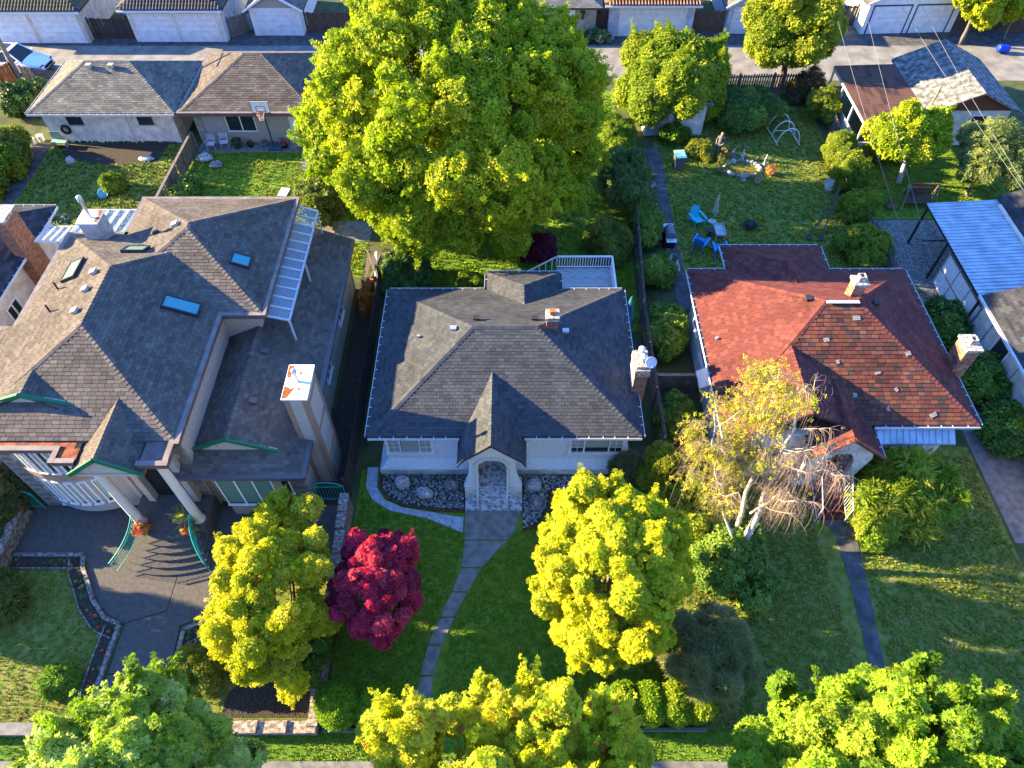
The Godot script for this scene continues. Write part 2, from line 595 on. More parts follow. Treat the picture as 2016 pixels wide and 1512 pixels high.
# crown of many leafy shoots on overlapping clumps; o: lobes, lobe size, fill, size, pal, up, low (how far clumps hang), spiky
func crown(par: Node3D, ctr: Vector3, rad: Vector3, count: int, mesh: Mesh, m: Material, pal: Array, o := {}) -> void:
	var lobes := []
	var nl: int = o.get("lobes", 30)
	var lr: float = o.get("lr", .36)
	var rmin := minf(rad.x, minf(rad.y, rad.z))
	var wn := FastNoiseLite.new()
	wn.seed = rng.randi() % 1000
	wn.frequency = .9
	for i in nl:
		var g := (i + .5) / nl
		var yy := lerpf(o.get("low", -.75), 1.0, g)
		var a := i * 2.399963 + rng.randf() * .6
		var r := sqrt(maxf(0, 1 - yy * yy))
		var d := Vector3(r * cos(a), yy, r * sin(a))
		var k := rng.randf_range(o.get("k0", .52), o.get("k1", .84))
		var s := lr * rng.randf_range(.6, 1.35)
		k *= 1.0 + o.get("warp", .3) * wn.get_noise_3dv(d * 1.7)
		lobes.append([ctr + d * rad * k, s * lerpf(rmin, (rad.x + rad.y + rad.z) / 3, .6), jit(pal[rng.randi() % pal.size()], .1), d])
	lobes.append([ctr, rmin * .62, pal[0], Vector3.UP])
	var wts := []
	var tot := 0.0
	for L in lobes:
		tot += L[1] * L[1]
		wts.append(tot)
	var xf := []
	var cols := []
	var size: float = o.get("size", 1.0)
	var tries := 0
	var fine: bool = o.get("fine", false)
	var hole: float = o.get("hole", .3)
	var hn := FastNoiseLite.new()
	hn.seed = rng.randi() % 1000
	hn.frequency = o.get("hf", 2.0 / rmin)
	hn.fractal_octaves = 2
	while xf.size() < count and tries < count * 8:
		tries += 1
		var q := rng.randf() * tot
		var li := 0
		while wts[li] < q: li += 1
		var L: Array = lobes[li]
		var d := rdir()
		if d.dot(L[3]) < -.35 and rng.randf() < .8: continue
		var fl := o.get("flat", 1.0) as float
		var off: Vector3 = Vector3(d.x, d.y * fl, d.z) * L[1] * (rng.randf_range(.82, 1.04) if rng.randf() < .82 else rng.randf_range(.5, .9))
		var p: Vector3 = L[0] + off
		if p.y < o.get("floor", .1): continue
		var deep := false
		if fine: deep = ((p - ctr) / rad).length() < .7
		for k in (0 if fine else lobes.size()):
			if k != li and (p - lobes[k][0]).length() < lobes[k][1] * .8:
				deep = true
				break
		if hole > 0 and hn.get_noise_3dv(p) < -hole and rng.randf() < .9: continue
		if deep and rng.randf() < .96: continue
		var up: Vector3 = (d * o.get("out", .9) + Vector3.UP * o.get("up", .5) + rdir() * .55).normalized()
		var x: Vector3 = up.cross(rdir()).normalized()
		var sc := size * rng.randf_range(.7, 1.3)
		xf.append(Transform3D(Basis(x, up, x.cross(up)) * sc, p))
		var cc: Color = L[2].lerp(pal[rng.randi() % pal.size()], rng.randf() * .7)
		if o.has("tip") and rng.randf() < .025: cc = o.tip
		cols.append(jit(cc, .22))
	# long leading shoots that break the outline
	for i in o.get("shoots", 0):
		var L: Array = lobes[rng.randi() % (lobes.size() - 1)]
		if L[3].y < o.get("shoot_y", .1): continue
		var d: Vector3 = (L[3] * .6 + Vector3.UP * o.get("shoot_up", .8) + rdir() * .35).normalized()
		var p: Vector3 = L[0] + d * L[1] * .8
		var ln: float = L[1] * rng.randf_range(.4, o.get("shoot_len", 1.0))
		var nn := int(ln / (.13 * size)) + 2
		for k in nn:
			var f := float(k) / nn
			for w in (3 if f < .6 else 2):
				var up := (d * .5 + rdir() * .9).normalized()
				var x := up.cross(rdir()).normalized()
				xf.append(Transform3D(Basis(x, up, x.cross(up)) * size * rng.randf_range(.6, 1.0) * (1.1 - f * .45), p + d * ln * f + rdir() * .16 * size * (1 - f * .6)))
				cols.append(jit(o.tip if o.has("tip") and rng.randf() < .03 else L[2].lerp(pal[rng.randi() % pal.size()], rng.randf() * .5), .2))
	scatter(par, "crown", mesh, m, xf, cols)

func branch(b: MB, p: Vector3, q: Vector3, r0: float, r1: float, bend := .12, sides := 6, seg := 5) -> Array:
	var pts := []
	var rs := []
	var d := q - p
	var side := d.cross(rdir()).normalized() * d.length() * bend
	for i in seg + 1:
		var t := float(i) / seg
		pts.append(p + d * t + side * sin(t * PI) + (rdir() * d.length() * .012 if i > 0 and i < seg else Vector3.ZERO))
		rs.append(lerpf(r0, r1, t))
	b.tube(pts, rs, sides)
	return pts

func tree(called: String, label: String, base: Vector3, ctr: Vector3, rad: Vector3, count: int, mesh: Mesh, m: Material, pal: Array, bark: Material, o := {}) -> Node3D:
	var t := thing(called, label, o.get("cat", "tree"), base, o.get("group", ""))
	var b := MB.new()
	var tr: float = o.get("trunk", rad.x * .06)
	var c := ctr - base
	var fork := Vector3(c.x * .35, maxf(c.y - rad.y * .75, c.y * .3), c.z * .35)
	var pts := branch(b, Vector3(0, -.1, 0), fork, tr * 1.25, tr * .85, .04, 9)
	for i in 9:
		var d := rdir()
		d.y = absf(d.y) * .9 + .15
		var e: Vector3 = c + d.normalized() * rad * rng.randf_range(.5, .72)
		var l := branch(b, pts[4 if i % 2 else 5], e, tr * .55, tr * .12, .12, 6)
		for k in 3:
			var s: Vector3 = l[2 + k % 3]
			branch(b, s, s + (rdir() + d * .8).normalized() * rad.x * .35, tr * .2, tr * .04, .1, 4, 3)
	part(t, "trunk", b, bark)
	crown(t, c, rad, count, mesh, m, pal, o)
	return t

func shrub(called: String, label: String, ctr: Vector3, rad: Vector3, count: int, mesh: Mesh, m: Material, pal: Array, o := {}) -> Node3D:
	var base := Vector3(ctr.x, 0, ctr.z)
	var t := thing(called, label, o.get("cat", "shrub"), base, o.get("group", ""))
	var b := MB.new()
	for i in 5:
		var d := rdir()
		branch(b, Vector3(d.x * .08, 0, d.z * .08), Vector3(d.x * rad.x * .5, ctr.y + rad.y * .3 * absf(d.y), d.z * rad.z * .5), .025, .01, .1, 5, 3)
	part(t, "stem", b, M.bark)
	var oo := {"lobes": 16, "lr": .42, "low": -.6, "floor": .02, "shoots": 26, "shoot_len": .9, "warp": .5}
	oo.merge(o, true)
	crown(t, ctr - base, rad, count, mesh, m, pal, oo)
	return t

func pts_in(poly: PackedVector2Array, per_m2: float) -> Array:
	var lo := poly[0]; var hi := poly[0]
	for p in poly:
		lo = lo.min(p); hi = hi.max(p)
	var out := []
	for i in int((hi.x - lo.x) * (hi.y - lo.y) * per_m2):
		var p := Vector2(rng.randf_range(lo.x, hi.x), rng.randf_range(lo.y, hi.y))
		if Geometry2D.is_point_in_polygon(p, poly): out.append(p)
	return out

# grass on a lawn: one object of loose tufts
func grass(label: String, poly: Array, per_m2: float, y: float, pal: Array, h := 1.0, holes := [], patchy := 0.0) -> void:
	var pp := PackedVector2Array(poly)
	var nz := FastNoiseLite.new()
	nz.seed = 5; nz.frequency = .35
	var xf := []
	var cols := []
	var hs := []
	for q in holes: hs.append(PackedVector2Array(q))
	for p in pts_in(pp, per_m2):
		var skip := false
		for q in hs:
			if Geometry2D.is_point_in_polygon(p, q): skip = true
		if skip: continue
		var g := nz.get_noise_2d(p.x, p.y)
		if patchy > 0 and g * .5 + .5 < patchy and rng.randf() < .75: continue
		var s := h * rng.randf_range(.7, 1.3) * (1 + .35 * g)
		var bs := Basis(Vector3.UP, rng.randf() * TAU) * s
		xf.append(Transform3D(bs, Vector3(p.x, y, p.y)))
		var t := clampf(.5 + g * .9 + rng.randf_range(-.3, .3), 0, 1) * (pal.size() - 1)
		var k := mini(int(t), pal.size() - 2)
		cols.append(Color(.3, .25, .11) if rng.randf() < .035 else jit(pal[k].lerp(pal[k + 1], t - k), .15))
	var o := scatter(self, numbered("grass"), blade_tuft("tuft", 7, .075, .02, .8), M.grass_blade, xf, cols)
	tag(o, label, "grass")

# ================================================================ the scene
func _ready() -> void:
	rng.seed = 20240611
	var cam := Camera3D.new()
	cam.name = "camera"
	add_child(cam)
	cam.position = Vector3(0, 27, 0)
	cam.rotation_degrees = Vector3(-52, 0, 0)
	cam.fov = 56.74
	cam.near = .1
	cam.far = 400
	cam.current = true
	var we := WorldEnvironment.new()
	we.name = "environment"
	var env := Environment.new()
	env.background_mode = Environment.BG_SKY
	var skm := ProceduralSkyMaterial.new()
	skm.sky_top_color = Color(.28, .47, .78)
	skm.sky_horizon_color = Color(.64, .72, .84)
	skm.sky_curve = .16
	skm.ground_bottom_color = Color(.12, .13, .1)
	skm.ground_horizon_color = Color(.5, .55, .58)
	skm.sky_energy_multiplier = .82
	var sk := Sky.new()
	sk.sky_material = skm
	env.sky = sk
	env.tonemap_mode = Environment.TONE_MAPPER_LINEAR
	env.tonemap_exposure = 6.2
	env.sdfgi_enabled = true
	env.ssao_enabled = true
	env.ssil_enabled = true
	we.environment = env
	add_child(we)
	var sun := DirectionalLight3D.new()
	sun.name = "sun"
	sun.light_energy = 1.6
	sun.light_color = Color(1.0, .9, .7)
	sun.light_angular_distance = .5
	sun.shadow_enabled = true
	add_child(sun)
	sun.look_at_from_position(Vector3.ZERO, Vector3(1, -.335, .165), Vector3.UP)
	materials()
	ground()
	middle_house()
	left_house()
	red_house()
	right_house()
	far_left_house()
	yard_garages()
	lane_garages()
	fences()
	plants()
	clutter()

func materials() -> void:
	var fine := ntex("fine", .35, 3, .78, 1.0)
	var patch := ntex("patch", .02, 5, .74, 1.0)
	var patch2 := ntex("patch2", .012, 6, .55, 1.0, 512, FastNoiseLite.TYPE_SIMPLEX_SMOOTH, 1.6)
	var streak := rtex("streak", .02, 4, [Color(.5, .5, .5), Color(.8, .8, .8), Color(1, 1, 1)], 256, 8, 1)
	mat("ground", Color.WHITE, .95, {"tex": rtex("groundtex", .012, 5, [Color(.045, .06, .02), Color(.07, .085, .025), Color(.09, .08, .045)], 512, 1, 1, 1.6), "scale": .12})
	mat("lawn", Color.WHITE, .95, {"tex": rtex("lawntex", .02, 5, [Color(.062, .138, .010), Color(.100, .181, .013), Color(.144, .206, .019)], 512, 1, 1, 1.5), "scale": .2, "bump": .7, "btex": ntex("gb", .2, 3, 0, 1)})
	mat("dry_lawn", Color.WHITE, .95, {"tex": rtex("drytex", .02, 5, [Color(.081, .131, .015), Color(.138, .163, .025), Color(.200, .188, .056)], 512, 1, 1, 1.6), "scale": .22, "bump": .7, "btex": ntex("gb", .2, 3, 0, 1)})
	mat("grass_blade", Color.WHITE, .8, {"vc": true, "back": Color(.5, .5, .3), "spec": .2})
	mat("soil", Color.WHITE, .97, {"tex": rtex("soiltex", .05, 5, [Color(.025, .02, .015), Color(.05, .04, .03), Color(.08, .065, .045)]), "scale": .5, "bump": 3.0, "btex": ntex("sb", .12, 4, 0, 1)})
	mat("lane", Color.WHITE, .93, {"tex": rtex("lanetex", .015, 6, [Color(.15, .142, .125), Color(.2, .19, .168), Color(.25, .236, .21)], 512, 1, 1, 1.5), "scale": .09})
	mat("asphalt", Color.WHITE, .93, {"tex": rtex("asphtex", .02, 6, [Color(.05, .05, .052), Color(.075, .075, .077), Color(.11, .108, .105)], 512, 1, 1, 1.5), "scale": .13})
	mat("aggregate", Color.WHITE, .9, {"tex": rtex("aggtex", .03, 5, [Color(.066, .061, .054), Color(.088, .081, .072), Color(.115, .105, .093)], 512), "scale": .3, "bump": .6, "btex": ntex("agb", .4, 2, 0, 1)})
	mat("concrete", Color.WHITE, .9, {"tex": rtex("conctex", .02, 6, [Color(.12, .113, .1), Color(.17, .16, .143), Color(.22, .207, .185)], 512, 1, 1, 1.4), "scale": .22})
	mat("step_paint", Color.WHITE, .8, {"tex": rtex("steptex", .03, 5, [Color(.16, .16, .165), Color(.38, .4, .42), Color(.5, .52, .53)], 256, 1, 1, 2.2), "scale": .5})
	mat("paver", Color(.42, .47, .52), .85, {"tex": patch, "scale": .6})
	mat("slate", Color(.3, .34, .38), .85, {"tex": patch, "scale": .4, "vc": true})
	mat("stucco", Color(.7, .77, .81), .92, {"tex": ntex("stc", .05, 4, .88, 1.0), "scale": .35, "bump": .5, "btex": fine})
	mat("white_stucco", Color(.8, .74, .65), .92, {"tex": ntex("stc2", .03, 5, .78, 1.0), "scale": .2, "bump": .5, "btex": fine})
	mat("tan_stucco", Color(.5, .44, .36), .92, {"tex": ntex("stc", .05, 4, .88, 1.0), "scale": .35, "bump": .5, "btex": fine})
	mat("grey_stucco", Color(.38, .35, .32), .92, {"tex": ntex("stc", .05, 4, .88, 1.0), "scale": .35})
	mat("quoin", Color(.36, .32, .27), .9, {"tex": patch, "scale": .5})
	mat("quoin_dark", Color(.22, .2, .17), .9, {"tex": patch, "scale": .5})
	mat("brown_band", Color(.3, .2, .14), .8)
	mat("white_paint", Color(.8, .8, .79), .6, {"tex": ntex("wp", .03, 4, .9, 1.0), "scale": .4})
	mat("white_metal", Color(.62, .64, .66), .45, {"tex": ntex("wp", .03, 4, .9, 1.0), "scale": .3})
	mat("dark_gutter", Color(.05, .045, .05), .6)
	mat("brown_metal", Color(.17, .125, .115), .5, {"tex": patch, "scale": .3})
	mat("fascia_tan", Color(.26, .215, .19), .6, {"tex": patch, "scale": .3})
	mat("red_deck", Color(.36, .085, .035), .7, {"tex": patch2, "scale": .35})
	mat("green_trim", Color(.012, .14, .06), .5)
	mat("teal_rail", Color(.02, .3, .24), .4)
	mat("dark_deck", Color(.05, .05, .05), .9)
	mat("shingle", Color.WHITE, .95, {"vc": true, "tex": fine, "scale": 2.0, "spec": .2, "bump": .3})
	mat("brick", Color.WHITE, .92, {"vc": true, "tex": fine, "scale": 3.0})
	mat("mortar", Color(.42, .38, .33), .95)
	mat("cement", Color(.62, .57, .5), .92, {"tex": patch2, "scale": .8})
	mat("cap_white", Color.WHITE, .5, {"tex": rtex("capt", .02, 3, [Color(.5, .16, .04), Color(.85, .85, .86), Color(.86, .86, .87), Color(.88, .88, .88)], 256, 1, 1, 2.0), "scale": .55})
	mat("rust", Color(.45, .13, .025), .85, {"tex": patch2, "scale": 1.5})
	mat("galv", Color(.5, .52, .55), .38, {"metal": .6})
	mat("dark_metal", Color(.03, .03, .032), .5)
	mat("black", Color(.015, .015, .016), .7)
	mat("blind", Color(.3, .36, .32), .8)
	mat("curtain", Color(.55, .6, .55), .9)
	var gl := mat("glass", Color(.02, .03, .033), .06, {"spec": .4})
	mat("sky_glass", Color(.07, .3, .33), .3, {"spec": .25})
	mat("sky_glass_green", Color(.16, .26, .2), .15, {"spec": .5})
	var cg := mat("canopy_glass", Color(.5, .68, .78), .06)
	cg.transparency = BaseMaterial3D.TRANSPARENCY_ALPHA
	cg.albedo_color.a = .32
	mat("wood_grey", Color(.2, .17, .145), .92, {"vc": true, "tex": streak, "scale": Vector3(1.5, .4, 1.5)})
	mat("wood_dark", Color(.075, .06, .05), .92, {"vc": true, "tex": streak, "scale": Vector3(1.5, .4, 1.5)})
	mat("wood_brown", Color(.13, .085, .06), .92, {"vc": true, "tex": streak, "scale": Vector3(1.5, .4, 1.5)})
	mat("wood_orange", Color(.42, .13, .025), .8, {"vc": true, "tex": streak, "scale": Vector3(1.5, .4, 1.5)})
	mat("wood_white", Color(.5, .5, .5), .9, {"vc": true, "tex": streak, "scale": Vector3(1.5, .4, 1.5)})
	mat("pole_wood", Color(.3, .24, .16), .9, {"tex": streak, "scale": Vector3(1.5, .4, 1.5)})
	mat("door_white", Color(.74, .78, .82), .55, {"tex": ntex("dw", .02, 5, .86, 1.0), "scale": .3})
	mat("corrug_brown", Color(.12, .07, .05), .75, {"tex": rtex("crt", .02, 5, [Color(.35, .3, .3), Color(.8, .7, .66), Color(1, .8, .66)], 256, 1, 4, 1.6), "scale": Vector3(.3, .3, .3)})
	mat("metal_blue", Color(.52, .6, .68), .4, {"metal": .3, "tex": patch, "scale": .2})
	mat("rolled_grey", Color(.26, .26, .25), .95, {"tex": patch2, "scale": .3})
	mat("rolled_dark", Color(.06, .062, .07), .95, {"tex": patch2, "scale": .3})
	mat("terracotta", Color(.36, .16, .08), .9, {"tex": patch, "scale": 1.5})
	mat("terra_pot", Color(.42, .15, .06), .9, {"tex": patch, "scale": 2.0})
	mat("stone", Color(.3, .3, .29), .92, {"tex": patch2, "scale": .9, "bump": 1.5, "btex": patch})
	mat("stone_white", Color(.62, .62, .6), .9, {"tex": patch2, "scale": 1.2})
	mat("gravel", Color.WHITE, .92, {"vc": true})
	mat("bark", Color(.1, .075, .055), .95, {"tex": streak, "scale": Vector3(2, .6, 2)})
	mat("bark_grey", Color(.2, .17, .14), .95, {"tex": streak, "scale": Vector3(2, .6, 2)})
	mat("birch_bark", Color(.66, .6, .53), .8, {"tex": rtex("bbk", .03, 4, [Color(.25, .22, .2), Color(.8, .76, .7), Color(.95, .92, .88), Color(1, 1, 1)], 256, 1, 6, 1.6), "scale": 1.6})
	mat("twig", Color(.27, .2, .17), .9)
	mat("leaf", Color.WHITE, .6, {"vc": true, "back": Color(.85, .95, .4), "spec": .3})
	mat("leaf_dark", Color.WHITE, .5, {"vc": true, "back": Color(.42, .52, .2), "spec": .35})
	mat("leaf_red", Color.WHITE, .6, {"vc": true, "back": Color(.9, .4, .45), "spec": .25})
	mat("flower", Color.WHITE, .7, {"vc": true, "back": Color(.4, .3, .3)})
	mat("paint", Color.WHITE, .55, {"vc": true})
	mat("rough_paint", Color.WHITE, .9, {"vc": true, "tex": fine, "scale": 2.0})

# ---------------------------------------------------------------- setting
func slabs(called: String, list: Array, y: float, m: Material) -> void:
	var root := Node3D.new()
	root.name = numbered(called)
	root.set_meta("kind", "structure")
	add_child(root)
	for p in list:
		var sh := Geometry2D.offset_polygon(PackedVector2Array(P2(p)), -.006)
		var b := MB.new()
		b.prism(Array(sh[0]), -.05, y + rng.randf_range(-.004, .004))
		part(root, "slab", b, m)

func ground() -> void:
	var W := 120.0
	sheet("ground", P2([-W, 40, W, 40, W, -140, -W, -140]), 0.0, M.ground)
	sheet("lane", P2([-70, -48.9, 70, -48.9, 70, -54.0, -70, -54.0]), .012, M.lane)
	sheet("garage_apron", P2([-70, -54.0, 70, -54.0, 70, -57.5, -70, -57.5]), .008, M.asphalt)
	sheet("sidewalk", P2([-40, -3.1, 40, -3.1, 40, -4.78, -40, -4.78]), .03, M.concrete, .06)
	sheet("street", P2([-60, 8, 60, 8, 60, -.6, -60, -.6]), .01, M.asphalt)
	# front lawns
	sheet("boulevard_lawn", P2([-40, -4.8, 40, -4.8, 40, -5.72, -40, -5.72]), .012, M.lawn)
	sheet("middle_lawn", P2([-6.6, -5.78, 6.6, -5.78, 6.6, -16.3, -6.6, -16.3]), .008, M.lawn)
	sheet("right_lawn", P2([6.62, -5.75, 20.5, -5.75, 20.5, -17.5, 6.62, -17.5]), .008, M.dry_lawn)
	sheet("left_lawn", P2([-22, -5.9, -15.3, -5.9, -15.35, -8.3, -15.6, -9.65, -16.5, -10.25, -17.1, -11.05, -17.55, -12.1, -22, -12.1]), .014, M.dry_lawn)
	sheet("left_lawn", P2([-12.1, -6.1, -7.0, -6.1, -7.0, -11.2, -9.2, -10.9, -11.4, -9.65, -12.15, -9.2]), .014, M.dry_lawn)
	# back lawns
	sheet("back_lawn", P2([-6.6, -24.5, 6.6, -24.5, 7.2, -47.5, -7.0, -47.5]), .006, M.lawn)
	sheet("back_lawn", P2([9.5, -26.5, 20.2, -26.5, 20.6, -45.5, 9.2, -45.5]), .006, M.dry_lawn)
	sheet("back_lawn", P2([-20.4, -28.5, -8.2, -28.5, -8.2, -40.1, -20.4, -40.1]), .006, M.lawn)
	sheet("back_lawn", P2([-30.0, -29.0, -20.6, -29.0, -20.6, -41.0, -30.0, -41.0]), .006, M.dry_lawn)
	sheet("back_lawn", P2([20.8, -33.4, 34, -33.4, 34, -40.6, 20.8, -40.6]), .006, M.lawn)
	sheet("garden_soil", P2([-29.6, -40.9, -22.4, -41.1, -22.6, -39.0, -25.8, -38.6, -28.6, -39.4]), .02, M.soil)
	sheet("garden_soil", P2([-10.3, -6.15, -7.0, -6.15, -7.0, -9.0, -8.3, -8.6, -10.2, -7.0]), .026, M.soil)
	sheet("gravel_yard", P2([20.8, -33.3, 27, -33.3, 27, -27.0, 22.3, -27.0, 20.6, -30]), .01, M.concrete)
	sheet("side_path", P2([-31.4, -41, -30.2, -41, -29.8, -36, -31.6, -29.5, -33.2, -29.5]), .02, M.asphalt)
	sheet("side_path", P2([20.55, -27, 22.8, -27, 22.8, -17, 21.3, -12.8, 20.65, -12.8]), .016, M.concrete)
	sheet("side_path", P2([-8.2, -28.5, -6.9, -28.5, -6.9, -14.6, -8.3, -14.6]), .016, M.soil)
	sheet("patio", P2([-20.3, -40.1, -12.9, -40.1, -12.9, -41.2, -20.3, -41.2]), .03, M.concrete, .05)
	slabs("garden_path", [[-13.6, -40, -12.9, -40, -11.9, -34.6, -12.6, -34.6], [-12.6, -34.55, -11.9, -34.55, -11.2, -31.5, -11.9, -31.5], [-11.9, -31.4, -8.1, -31.4, -8.1, -33.2, -11.9, -33.2]], .03, M.concrete)
	slabs("garden_path", [[8.6, -40.8, 9.6, -40.4, 9.55, -36.5, 8.95, -36.5], [8.95, -36.45, 9.5, -36.45, 9.45, -32.5, 8.85, -32.5], [8.85, -32.45, 9.45, -32.45, 9.45, -28.6, 8.75, -28.6], [8.75, -28.55, 9.6, -28.55, 9.7, -25.9, 8.7, -25.9]], .03, M.asphalt)
	# driveway court of the house on the left
	slabs("driveway", [[-20.2, -14.5, -13.3, -14.5, -13.3, -10.0, -14.8, -9.5, -15.5, -9.78, -16.3, -10.48, -16.95, -11.5, -17.3, -12.35, -20.2, -12.35], [-13.28, -14.5, -7.0, -14.5, -7.0, -11.5, -9.2, -11.1, -11.85, -9.75, -12.6, -9.4, -13.28, -9.6], [-14.75, -9.48, -13.3, -9.95, -12.62, -9.38, -12.5, -7.65, -14.75, -7.65], [-14.75, -7.6, -12.5, -7.6, -12.45, -4.85, -14.75, -4.85]], .05, M.aggregate)
	# curving concrete walk to the middle house
	slabs("front_walk", [[-1.98, -14.32, .42, -14.32, .1, -13.3, -.15, -12.95, -1.95, -12.95], [-1.95, -12.9, -.18, -12.9, -.75, -12.3, -1.2, -11.75, -2.02, -11.75], [-2.02, -11.7, -1.22, -11.7, -1.72, -10.75, -2.36, -10.75], [-2.36, -10.7, -1.74, -10.7, -2.2, -9.75, -2.82, -9.75], [-2.82, -9.7, -2.22, -9.7, -2.6, -8.7, -3.15, -8.7], [-3.15, -8.65, -2.62, -8.65, -2.85, -7.6, -3.36, -7.6], [-3.36, -7.55, -2.86, -7.55, -2.95, -5.7, -3.5, -5.7], [-3.5, -5.68, -2.95, -5.68, -2.95, -4.8, -3.5, -4.8]], .04, M.concrete)
	slabs("front_walk", [[12.75, -14.4, 14.35, -14.4, 14.2, -13.1, 13.35, -13.1], [13.35, -13.05, 14.2, -13.05, 14.05, -11.2, 13.35, -11.2], [13.35, -11.15, 14.05, -11.15, 13.85, -9.3, 13.25, -9.3], [13.25, -9.25, 13.85, -9.25, 13.65, -7.4, 13.1, -7.4], [13.1, -7.35, 13.65, -7.35, 13.5, -4.8, 12.95, -4.8]], .03, M.asphalt)

	var lp := [Color(.081, .176, .012), Color(.142, .257, .016), Color(.230, .311, .024)]
	var dp := [Color(.101, .169, .016), Color(.203, .243, .030), Color(.351, .311, .068)]
	var walk := P2([-2.0, -14.4, .45, -14.4, -.1, -12.9, -1.2, -11.7, -2.2, -9.7, -2.95, -4.8, -3.5, -4.8, -3.15, -8.65, -2.3, -11, -2.0, -12.3])
	var bedL := P2([-6.4, -16.3, -6.3, -15.3, -5.95, -14.75, -5.1, -14.2, -3.5, -13.9, -1.9, -13.2, -1.9, -16.3])
	var bedR := P2([.4, -16.4, 6.6, -16.4, 6.6, -15.2, 1.58, -15.2, 1.55, -14.4, 1.0, -13.6, .1, -13.2])
	grass("short green lawn in front of the white stucco house", P2([-6.5, -5.9, 6.5, -5.9, 6.5, -16.2, -6.5, -16.2]), 150, .01, lp, .95, [walk, bedL, bedR])
	grass("patchy half-dry lawn in front of the red roofed house", P2([6.7, -5.7, 20.4, -5.7, 20.4, -17, 6.7, -17]), 95, .01, dp, 1.25, [P2([12.6, -15, 14.4, -15, 13.7, -4.8, 12.8, -4.8])], .3)
	grass("grass strip between front gardens and the sidewalk", P2([-22, -4.8, 22, -4.8, 22, -5.7, -22, -5.7]), 110, .014, lp, .9, [P2([-14.8, -4, -12.4, -4, -12.4, -6, -14.8, -6]), P2([-3.6, -4, -2.9, -4, -2.9, -6, -3.6, -6])])
	grass("dry mossy lawn beside the aggregate driveway", P2([-22, -6, -15.4, -6, -15.45, -8.3, -15.7, -9.6, -16.6, -10.2, -17.2, -11, -17.7, -12, -22, -12]), 85, .016, dp, .8, [], .2)
	grass("dry grass under the yellow tree by the block wall", P2([-12, -6.2, -7.1, -6.2, -7.1, -11.1, -9.2, -10.8, -11.3, -9.6, -12, -9.2]), 70, .016, dp, .8, [P2([-10.3, -6.15, -7.0, -6.15, -7.0, -9.0, -8.3, -8.6, -10.2, -7.0])], .25)
	grass("back lawn behind the white stucco house", P2([-6.5, -25, 6.5, -25, 7, -47, -6.9, -47]), 55, .01, lp, 1.3)
	grass("shaggy back lawn of the red roofed house", P2([9.6, -27, 20.1, -27, 20.5, -45, 9.4, -45]), 55, .01, dp.slice(0, 2) + [Color(.270, .297, .034)], 1.5)
	grass("bright back lawn behind the brown roofed house", P2([-20.3, -28.6, -8.3, -28.6, -8.3, -40, -20.3, -40]), 55, .01, [Color(.121, .216, .016), Color(.203, .284, .022), Color(.324, .351, .041)], 1.4, [P2([-13.7, -41, -12.8, -41, -11.1, -31.3, -8, -31.3, -8, -33.3, -11.8, -33.3])])
	grass("weedy rough grass behind the cream garage", P2([-29.8, -29.2, -20.8, -29.2, -20.8, -40.8, -29.8, -40.8]), 45, .01, [Color(.108, .176, .022), Color(.189, .243, .030), Color(.297, .297, .068)], 1.9, [P2([-29.6, -40.9, -22.4, -41.1, -22.6, -39.0, -25.8, -38.6, -28.6, -39.4])], .3)
	grass("trim lawn around the small trees by the carport", P2([20.9, -33.5, 33.8, -33.5, 33.8, -40.4, 20.9, -40.4]), 40, .01, [Color(.121, .216, .016), Color(.203, .284, .022), Color(.297, .324, .034)], 1.0)

# ---------------------------------------------------------------- white stucco bungalow in the middle
const GREY := [Color(.08, .085, .09), Color(.071, .076, .081), Color(.09, .094, .097), Color(.062, .066, .072), Color(.084, .086, .087)]

func vent_box(par: Node3D, at: Vector3, s: Vector3, m: Material, n := Vector3.UP) -> void:
	var b := MB.new()
	var q := Basis(Quaternion(Vector3.UP, n))
	b.box(at + n * (s.y * .5 + .03), Vector3(s.x * .8, s.y, s.z * .8), q)
	b.box(at + n * (s.y + .03), Vector3(s.x * .9, .03, s.z * .9), q)
	part(par, "roof_vent", b, m)

func pipe(par: Node3D, called: String, a: Vector3, h: float, r: float, m: Material) -> void:
	var b := MB.new()
	b.tube([a, a + Vector3(0, h, 0)], [r, r], 8)
	part(par, called, b, m)

func walls(par: Node3D, x0: float, x1: float, z0: float, z1: float, y0: float, y1: float, m: Material, called := "wall") -> void:
	var t := .18
	for f in [[x0, x1, z1 - t, z1], [x0, x1, z0, z0 + t], [x0, x0 + t, z0 + t, z1 - t], [x1 - t, x1, z0 + t, z1 - t]]:
		var b := MB.new()
		b.span(f[0], f[1], y0, y1, f[2], f[3])
		part(par, called, b, m)

